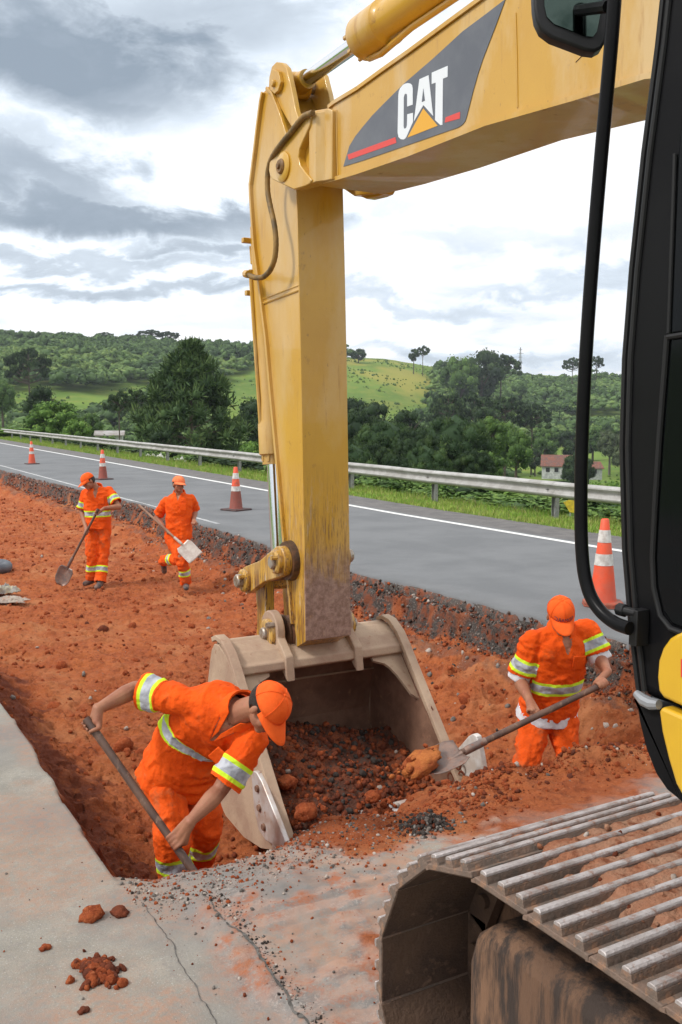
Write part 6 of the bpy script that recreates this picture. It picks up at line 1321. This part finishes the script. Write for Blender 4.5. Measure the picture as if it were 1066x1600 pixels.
def crown_arrays(cl, rr, nleaf, leaf, rng, shape='round', core=.72, up=.25, asp=.55):
    "clumps (centres cl, radii rr) -> tri/quad soup as quads with a tone per face"
    VV, FF, TT = [], [], []; k = 0
    iv, if_ = ICO[1]
    for c, r in zip(cl, rr):
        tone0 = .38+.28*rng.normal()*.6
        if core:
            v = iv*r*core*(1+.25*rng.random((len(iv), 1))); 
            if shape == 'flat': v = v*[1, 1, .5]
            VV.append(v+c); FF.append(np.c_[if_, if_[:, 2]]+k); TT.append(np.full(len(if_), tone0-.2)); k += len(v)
        N = nleaf; d = rng.normal(size=(N, 3)); d /= np.linalg.norm(d, axis=1)[:, None]; rad = r*(.72+.42*rng.random(N))[:, None]; p = d*rad
        if shape == 'flat': p = p*[1, 1, .5]
        t1 = rng.normal(size=(N, 3)); 
        if shape == 'needle': t1 = d*1.2+rng.normal(size=(N, 3))*.4+[0, 0, .5]
        t1 = t1-(d*(t1*d).sum(1)[:, None])*(.6 if shape != 'needle' else 0); t1 /= np.linalg.norm(t1, axis=1)[:, None]; t2 = np.cross(t1, rng.normal(size=(N, 3))); t2 /= np.linalg.norm(t2, axis=1)[:, None]
        s = leaf*(.6+.8*rng.random(N))[:, None]; w = s*asp
        q = np.stack([p-t1*s*.5, p+t2*w*.5, p+t1*s*.5, p-t2*w*.5], 1)+c; VV.append(q.reshape(-1, 3)); FF.append(np.arange(4*N).reshape(N, 4)+k); k += 4*N
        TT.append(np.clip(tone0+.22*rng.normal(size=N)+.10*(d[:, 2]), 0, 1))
    return np.concatenate(VV), np.concatenate(FF), np.concatenate(TT)
def quads_mesh(name, V, F, T, mt, kind=None):
    # degenerate fourth corner = triangle
    tri = F[:, 2] == F[:, 3]; me = bpy.data.meshes.new(name); me.vertices.add(len(V)); me.vertices.foreach_set('co', np.asarray(V, np.float32).ravel())
    Ft, Fq = F[tri][:, :3], F[~tri]; li = np.concatenate([Ft.ravel(), Fq.ravel()]).astype(np.int32); me.loops.add(len(li)); me.loops.foreach_set('vertex_index', li)
    st = np.concatenate([np.arange(len(Ft))*3, len(Ft)*3+np.arange(len(Fq))*4]).astype(np.int32); me.polygons.add(len(st)); me.polygons.foreach_set('loop_start', st); me.update(calc_edges=True)
    fattr(me, 'tone', np.concatenate([T[tri], T[~tri]]), 'FACE'); me.materials.append(mt); o = bpy.data.objects.new(name, me); COL.objects.link(o)
    if kind: o['kind'] = kind
    return o
def make_tree(name, kind, mt, seed, barkm=None, hidden_trunk=False):
    "unit tree: height 1, crown width about 1 (scaled when placed)"
    rng = np.random.default_rng(seed); root = thing(name, 'x', 'tree', (0, 0, 0), local=True); trunk = MB(); barkm = barkm or M_bark
    if kind == 'broad':
        n = 46; d = rng.normal(size=(n, 3)); d /= np.linalg.norm(d, axis=1)[:, None]; rad = .62+.38*rng.random(n); cl = d*[.40, .40, .36]*rad[:, None]+[0, 0, .60]; cl[:, 2] = np.maximum(cl[:, 2], .2); rr = .085+.065*rng.random(n)
        V, F, T = crown_arrays(cl, rr, 85, .048, rng); trunk.tube([(0, 0, -1.6), (0, 0, -.1), (.01, 0, .25), (0, .01, .5), (.02, 0, .7)], [.05, .038, .028, .02, .008], 8)
        for q in range(7): a = q*.9; trunk.tube([(0, 0, .25+.05*q), (.15*math.cos(a), .15*math.sin(a), .45+.05*q), (.28*math.cos(a), .28*math.sin(a), .55+.05*q)], [.015, .01, .004], 6)
    elif kind == 'pine':
        cl, rr = [], []
        for i in range(210):
            h = .04+.94*rng.random()**.9; wd = .50*(1-(max(0, h-.12)/.89)**2.1)*(.75+.25*min(1, (h)/.2)); a = rng.random()*6.283; r = wd*(.30+.70*rng.random()**.5); cl.append((r*math.cos(a), r*math.sin(a), h-.05*r)); rr.append(.045+.035*rng.random()*(1.2-h))
        for i in range(7): a = i*.9; cl.append((.02*math.cos(a), .02*math.sin(a), .93+.01*i)); rr.append(.03)
        V, F, T = crown_arrays(np.array(cl), rr, 75, .055, rng, 'needle', core=.5, asp=.16); trunk.tube([(0, 0, -1.2), (0, 0, .5), (0, 0, .97)], [.03, .014, .003], 8)
        for c in cl[::3]: trunk.tube([(0, 0, c[2]-.08), (c[0]*.5, c[1]*.5, c[2]-.05), tuple(c)], [.006, .004, .002], 5)
    elif kind == 'umbrella':
        cl, rr = [], []
        for i in range(60):
            a = rng.random()*6.283; r = .46*math.sqrt(rng.random()); lv = rng.choice([0, .09, .18], p=[.5, .3, .2]); cl.append((r*math.cos(a), r*math.sin(a), .93-.28*r*r*2-lv*(1.2-r)+.02*rng.normal())); rr.append(.048+.03*rng.random())
        V, F, T = crown_arrays(np.array(cl), rr, 55, .05, rng, 'flat', core=.75, asp=.4); trunk.tube([(0, 0, -1.2), (0, 0, .5), (.01, 0, .92)], [.028, .018, .012], 8)
        for c in cl[::2]: trunk.tube([(0, 0, c[2]-.10), (c[0]*.55, c[1]*.55, c[2]-.07), tuple(c)], [.008, .006, .003], 5)
    elif kind == 'pom':
        n = 80; d = rng.normal(size=(n, 3)); d[:, 2] = np.abs(d[:, 2])*1.0-.35; d /= np.linalg.norm(d, axis=1)[:, None]; cl = d*[.43, .43, .46]*(.80+.22*rng.random(n))[:, None]+[0, 0, .50]; rr = .062+.03*rng.random(n)
        V, F, T = crown_arrays(cl, rr, 210, .034, rng, 'needle', core=.78, asp=.26); trunk.tube([(0, 0, -1.8), (0, 0, .4), (0, 0, .9)], [.04, .02, .01], 8)
        for c in cl[::3]: trunk.tube([(0, 0, c[2]*.6), tuple(c)], [.012, .004], 5)
        V2, F2, T2 = crown_arrays(np.array([[0, 0, .5], [0, .05, .68], [.05, 0, .34]]), [.36, .28, .30], 160, .05, rng, core=.95); F = np.concatenate([F, F2+len(V)]); V = np.concatenate([V, V2]); T = np.concatenate([T, T2*.4])
    elif kind == 'bush':
        n = 22; d = rng.normal(size=(n, 3)); d[:, 2] = np.abs(d[:, 2]); d /= np.linalg.norm(d, axis=1)[:, None]; cl = d*[.40, .40, .62]*(.6+.4*rng.random(n))[:, None]+[0, 0, .15]; rr = .15+.08*rng.random(n)
        V, F, T = crown_arrays(cl, rr, 120, .085, rng, core=.6)
        for q in range(6): a = q*1.05; trunk.tube([(0, 0, -.05), (.2*math.cos(a), .2*math.sin(a), .5)], [.015, .004], 5)
    tk = trunk.build('trunk', barkm, None); tk.parent = root
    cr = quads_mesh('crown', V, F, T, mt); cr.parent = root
    return root
TK_ = {}
def template(key, *a, **k): TK_[key] = make_tree(*a, **k)
template('pineA', 'pine_tree', 'pine', M_lpine, 1)
template('broadA', 'broadleaf_tree', 'broad', M_lbright, 2); template('broadB', 'broadleaf_tree', 'broad', M_lmid, 3); template('broadC', 'broadleaf_tree', 'broad', M_ldark, 4); template('broadG', 'broadleaf_tree', 'broad', M_lgrey, 5, M_barkg)
template('umbA', 'araucaria_tree', 'umbrella', M_ldark, 6); template('umbB', 'araucaria_tree', 'umbrella', M_ldark, 7)
template('pomA', 'araucaria_tree', 'pom', M_ldark, 8); template('pomB', 'araucaria_tree', 'pom', M_lpine, 9)
template('bushA', 'shrub', 'bush', M_lbright, 10); template('bushB', 'shrub', 'bush', M_lmid, 11); template('bushC', 'shrub', 'bush', M_ldark, 12)
KM = kid_map(); used_t = set()
def place_tree(key, px, topy, d, wpx, label, cat='tree', group=None, zoff=0., minh=None, ):
    base = TK_[key]; p = D_(px, 645, d); gz_ = fh(p[0], p[1]); ztop = CZ+(645-topy)*d/FPX; h = max(ztop-gz_, .6); w = wpx*d/FPX
    if key in used_t: o = copy_tree(base, KM)
    else: o = base; used_t.add(key)
    kd = {'pine': 1.42, 'broad': 1.18, 'pom': 1.12, 'umb': 1.9, 'bush': 9}[[q for q in ('pine', 'broad', 'pom', 'umb', 'bush') if key.startswith(q)][0]]; h = min(h, kd*w)
    o.location = (p[0], p[1], ztop-h); o.scale = (w, w, h); o.rotation_euler = (0, 0, random.random()*6.28); o['label'] = label; o['category'] = cat
    if group: o['group'] = group
    elif 'group' in o: del o['group']
    return o
T_ = [('pineA', 298, 536, 78, 218, 'tall dense pine standing highest left of the excavator arm'),
      ('umbA', 47, 541, 250, 74, 'tall dark flat crowned tree on the hillside at the far left'),
      ('broadC', 70, 604, 135, 66, 'dark round tree behind the bright green tree at the left'),
      ('broadA', 84, 627, 92, 96, 'bright green bushy tree at the left behind the guardrail'),
      ('broadA', 122, 655, 88, 60, 'lower bright green tree right of the bright bushy one at the left'),
      ('broadB', 4, 598, 210, 50, 'mid green tree cut off by the left edge of the picture'),
      ('broadA', 18, 668, 80, 90, 'low light green tree at the left edge above the guardrail'),
      ('broadB', 142, 646, 150, 40, 'small mid green tree between the bright green tree and the shed'),
      ('umbB', 186, 609, 125, 50, 'dark tree with a bare stem, left one of the pair beside the large pine'),
      ('umbA', 214, 606, 128, 48, 'dark tree with a bare stem, right one of the pair beside the large pine'),
      ('broadB', 236, 655, 100, 60, 'green tree low at the left foot of the large pine'),
      ('broadB', 165, 682, 90, 60, 'low green tree in front of the grey shed'), ('broadC', 252, 672, 70, 60, 'dark low tree against the large pine, just above the guardrail'),
      ('broadC', 402, 624, 112, 78, 'dark round tree between the large pine and the excavator arm'),
      ('broadA', 398, 690, 66, 76, 'bright green low tree left of the arm just above the guardrail'), ('broadC', 350, 672, 85, 74, 'dark low tree at the right foot of the large pine'),
      ('pomA', 556, 640, 84, 120, 'dark tufted araucaria right beside the excavator arm'), ('pomB', 600, 654, 74, 118, 'dark tufted araucaria, second right of the excavator arm'), ('pomA', 654, 668, 70, 96, 'dark tufted araucaria just left of the rounded green one'),
      ('pomB', 548, 692, 58, 96, 'low dark araucaria beside the arm above the guardrail'), ('pomB', 716, 646, 76, 142, 'broad rounded araucaria, the largest right of the excavator arm'), ('pomA', 624, 712, 52, 90, 'low dark araucaria above the guardrail, below the second one'),
      ('pomA', 690, 728, 48, 80, 'dark low crown under the largest rounded araucaria'),
      ('pomA', 580, 690, 64, 84, 'dark araucaria crown low between the arm and the second tufted one'), ('pomB', 668, 694, 60, 90, 'dark tufted crown between the two broad rounded ones'), ('pomA', 742, 700, 62, 80, 'dark tufted crown at the lower right edge of the largest rounded one'),
      ('broadC', 590, 628, 150, 80, 'dark tree top rising behind the tufted araucarias'), ('broadC', 640, 640, 140, 70, 'dark tree top behind the third tufted araucaria'), ('broadC', 548, 622, 170, 60, 'dark tree top behind the arm edge'),
      ('broadB', 770, 652, 92, 62, 'light green tree behind the largest rounded araucaria'), ('broadB', 808, 672, 112, 66, 'rounded mid green tree standing left of the farmhouse'), ('broadB', 765, 706, 72, 60, 'mid green tree below the light green one'),
      ('broadB', 790, 660, 150, 60, 'mid green tree behind the rounded tree left of the farmhouse'),
      ('umbA', 700, 612, 240, 70, 'dark flat crowned tree in the middle wood, left one'), ('umbB', 742, 610, 245, 78, 'dark flat crowned tree in the middle wood, centre one'), ('umbA', 790, 616, 250, 80, 'dark flat crowned tree in the middle wood, third from the left'), ('umbB', 832, 628, 250, 64, 'dark flat crowned tree in the middle wood, right one'),
      ('broadC', 765, 636, 205, 60, 'dark round tree below the middle wood'),
      ('broadB', 720, 560, 420, 70, 'round tree at the left shoulder of the wooded knoll'), ('broadC', 752, 548, 440, 76, 'highest tree on the wooded knoll right of the meadow'), ('umbB', 782, 552, 445, 66, 'flat crowned tree at the right shoulder of the wooded knoll'),
      ('broadC', 646, 546, 520, 20, 'left one of two skyline trees above the yellow meadow'), ('umbB', 660, 540, 520, 24, 'right one of two skyline trees above the yellow meadow'),
      ('broadC', 560, 546, 540, 28, 'skyline tree just right of the excavator arm'), ('umbB', 893, 558, 560, 34, 'flat dark skyline tree behind the handrail'), ('umbA', 930, 556, 560, 26, 'flat dark skyline tree right of the handrail'),
      ('umbA', 8, 519, 590, 44, 'dark skyline tree at the left edge'), ('umbB', 168, 520, 590, 34, 'dark skyline tree left of the skyline pair'), ('umbA', 206, 523, 590, 30, 'small skyline tree between its dark neighbours'), ('umbB', 238, 516, 590, 46, 'wide dark skyline tree, left one of the pair'), ('umbA', 264, 519, 590, 40, 'wide dark skyline tree, right one of the pair'),
      ('pomA', 906, 706, 196, 56, 'dark round tree beside the farmhouse, behind the handrail'), ('broadG', 955, 668, 255, 50, 'greyish tree with pale stems near the cab'), ('broadG', 976, 690, 250, 44, 'greyish tree nearest the cab pillar'),
      ('broadA', 950, 752, 80, 90, 'light green tree above the guardrail beside the cab'), ('broadB', 852, 668, 290, 56, 'rounded tree behind the left end of the farmhouse'), ('broadC', 892, 672, 292, 48, 'dark rounded tree behind the farmhouse and the handrail'), ('broadB', 928, 666, 300, 54, 'rounded tree between the handrail and the pale stemmed trees'), ('broadC', 838, 700, 246, 34, 'dark bushy tree at the left gable of the farmhouse'), ('broadB', 786, 676, 190, 60, 'mid green tree in the gap left of the farmhouse meadow'), ('broadC', 742, 668, 160, 60, 'dark tree peeping over the largest rounded araucaria'),
      ('broadA', 812, 768, 100, 50, 'light green low tree left of and below the farmhouse'),
      ('broadB', 735, 752, 60, 66, 'mid green tree just above the guardrail, right of the low dark crown'), ('broadC', 440, 672, 90, 80, 'dark tree hidden partly by the excavator arm')]
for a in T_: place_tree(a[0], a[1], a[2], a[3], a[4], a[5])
# shrubs on the bank behind the guardrail
rs = random.Random(5)
for i in range(64):
    y = 11+i*.95+rs.random()*.8+(max(0, i-30)**1.35)*.5; x = 15.3+.042*max(0, y-16)+rs.random()*2.2; key = rs.choice(['bushA', 'bushB', 'bushB', 'bushC'] if y < 24 else ['bushB', 'bushC', 'bushC'])
    o = copy_tree(TK_[key], KM) if key in used_t else TK_[key]; used_t.add(key)
    g = fh(x, y); w = 1.8+rs.random()*1.4; top = .10+.30*rs.random() if y > 16 else -.05+.3*rs.random(); o.location = (x, y, g-.1); o.scale = (w, w, max(.8, top-g+.1)); o.rotation_euler = (0, 0, rs.random()*6.28); o['label'] = 'leafy shrub growing on the bank behind the guardrail'; o['category'] = 'shrub'; o['group'] = 'shrubs on the bank behind the guardrail'
for i in range(36):
    y = 13+i*2.1+rs.random()*1.5; x = 19+.05*max(0, y-16)+rs.random()*5; key = rs.choice(['bushB', 'bushC', 'bushC']); o = copy_tree(TK_[key], KM); g = fh(x, y); w = 3+rs.random()*2
    o.location = (x, y, g-.2); o.scale = (w, w, max(1.2, -.4-rs.random()*.8-g)); o.rotation_euler = (0, 0, rs.random()*6.28); o['label'] = 'leafy shrub growing on the bank behind the guardrail'; o['category'] = 'shrub'; o['group'] = 'shrubs on the bank behind the guardrail'
for k in list(TK_):
    if k not in used_t:
        for c in KM.get(TK_[k].name, []): bpy.data.objects.remove(c)
        bpy.data.objects.remove(TK_[k])
# ---- the wood on the hillsides, one mass
def inpoly(px, py, poly):
    ins = np.zeros(len(px), bool); j = len(poly)-1
    for i in range(len(poly)):
        xi, yi = poly[i]; xj, yj = poly[j]; c = ((yi > py) != (yj > py)) & (px < (xj-xi)*(py-yi)/(yj-yi+1e-9)+xi); ins ^= c; j = i
    return ins
MEAD = [[(-60, 616), (90, 612), (150, 616), (240, 596), (250, 645), (130, 668), (-60, 660)], [(330, 600), (415, 572), (560, 560), (698, 563), (676, 600), (668, 660), (640, 720), (420, 720), (330, 680)], [(790, 700), (880, 690), (1000, 690), (1000, 760), (830, 758), (790, 740)], [(870, 655), (1010, 650), (1010, 668), (880, 668)]]
def forest():
    rng = np.random.default_rng(77); P2 = []
    xs, ys_ = [], []
    for d in np.arange(120, 640, 6.2):
        for lat in np.arange(-.43*d, .43*d, 6.4): xs.append(d+rng.uniform(-2.6, 2.6)); ys_.append(lat+rng.uniform(-2.6, 2.6))
    d = np.array(xs); lat = np.array(ys_); X = d*math.sin(YAW)+lat*math.cos(YAW); Y = d*math.cos(YAW)-lat*math.sin(YAW); Z = far_h(X, Y)
    px = 533+FPX*lat/d*.997; py = 645+(CZ-Z)*FPX/d
    keep = np.ones(len(d), bool)
    for m in MEAD: keep &= ~inpoly(px, py, m)
    keep &= ~((d < 230) & (rng.random(len(d)) < .25) & (px < 520)); keep &= (d > 235) | (px > 520)
    keep &= ~((px > 770) & (px < 1010) & (d < 300))
    d, px, X, Y, Z = d[keep], px[keep], X[keep], Y[keep], Z[keep]; n = len(d)
    kind = fbm(np.c_[X/45, Y/45, X*0], 3, 401)+.45*rng.normal(size=n)
    TP = []
    for s in range(8):
        r2 = np.random.default_rng(500+s); m = 9; dd_ = r2.normal(size=(m, 3)); dd_[:, 2] = np.abs(dd_[:, 2])*.8; dd_ /= np.linalg.norm(dd_, axis=1)[:, None]; cl = dd_*[.34, .34, .30]*(.7+.4*r2.random(m))[:, None]+[0, 0, .55]; rr = .15+.08*r2.random(m)
        if s >= 6: cl = np.c_[cl[:, :2]*1.35, .86+.05*r2.normal(size=m)]; rr = rr*.62
        iv, if_ = ICO[1]; oldv = (iv, if_); v, f, t = crown_arrays(cl, rr, 13, .17, r2, core=.82, shape='flat' if s >= 6 else 'round')
        if s >= 6:
            b = MB(); b.tube([(0, 0, 0), (0, 0, .85)], .02, 4); k0 = len(v); bf = [q if len(q) == 4 else q+(q[-1],) for q in b.f]; v = np.concatenate([v, b.v]); f = np.concatenate([f, np.array(bf)+k0]); t = np.concatenate([t, np.zeros(len(bf))])
        TP.append((v, f, t))
    VV, FF, TT = [], [], []; k = 0
    for i in range(n):
        s = rng.integers(0, 6) if (rng.random() < .98) else rng.integers(6, 8); v, f, t = TP[s]; a = rng.random()*6.28; h = 6.5+3.5*rng.random()+(4 if s >= 6 else 0)+2.0*(kind[i] > .4); w = (7.5+5.5*rng.random()**1.5); h *= .80
        if d[i] > 560: h *= .8
        ca, sa = math.cos(a), math.sin(a); q = v*[w, w, h]; q = np.c_[q[:, 0]*ca-q[:, 1]*sa+X[i], q[:, 0]*sa+q[:, 1]*ca+Y[i], q[:, 2]+Z[i]-.4]
        VV.append(q); FF.append(f+k); k += len(v); TT.append(np.clip(t*.48+.24-.26*np.clip(kind[i], -.8, .8)+(-.25 if s >= 6 else 0), 0, 1))
    V, F, T = np.concatenate(VV), np.concatenate(FF), np.concatenate(TT); print('forest', n, len(F))
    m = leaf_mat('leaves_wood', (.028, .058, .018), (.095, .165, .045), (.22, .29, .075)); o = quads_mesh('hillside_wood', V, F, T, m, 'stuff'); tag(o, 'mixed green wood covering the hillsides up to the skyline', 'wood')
forest()
# low scrub in the meadows
def scrub():
    rng = np.random.default_rng(78); n = 9000; d = 180+rng.random(n)*420; lat = (rng.random(n)-.5)*.8*d; X = d*math.sin(YAW)+lat*math.cos(YAW); Y = d*math.cos(YAW)-lat*math.sin(YAW); Z = far_h(X, Y); px = 533+FPX*lat/d; py = 645+(CZ-Z)*FPX/d
    keep = np.zeros(n, bool)
    for m in MEAD[:3]: keep |= inpoly(px, py, m)
    keep &= (fbm(np.c_[X/25, Y/25, X*0], 3, 402) > -.05); keep &= ~((px > 780) & (rng.random(n) < .8)); X, Y, Z = X[keep], Y[keep], Z[keep]
    cl = np.c_[X, Y, Z+.2]; V, F, T = crown_arrays(cl, (.22+.9*rng.random(len(X))**3), 12, .42, rng, core=.8)
    o = quads_mesh('meadow_scrub', V, F, T, leaf_mat('scrub_leaves', (.06, .11, .025), (.11, .18, .035), (.22, .26, .05)), 'stuff'); tag(o, 'scattered low scrub on the green meadows of the hillside', 'scrub')
scrub()
for o in bpy.data.objects:
    if 'local_space' in o: del o['local_space']

# ================================================================ HAZE
M_hz = bpy.data.materials.new('haze'); M_hz.use_nodes = True; t = M_hz.node_tree; t.nodes.clear(); o_ = t.nodes.new('ShaderNodeOutputMaterial'); v_ = t.nodes.new('ShaderNodeVolumePrincipled')
v_.inputs['Color'].default_value = (.80, .88, .96, 1); v_.inputs['Density'].default_value = .00020; v_.inputs['Anisotropy'].default_value = .2; t.links.new(v_.outputs[0], o_.inputs['Volume'])
mb = MB(); mb.box((0, 0, 25), (6600, 6600, 100)); hz = mb.build('haze', M_hz, None, smooth=0); hz['kind'] = 'stuff'; hz.display_type = 'WIRE'
zmin = min((o.matrix_world @ Vector(c)).z for o in [ot] for c in o.bound_box); print('ground min', zmin)
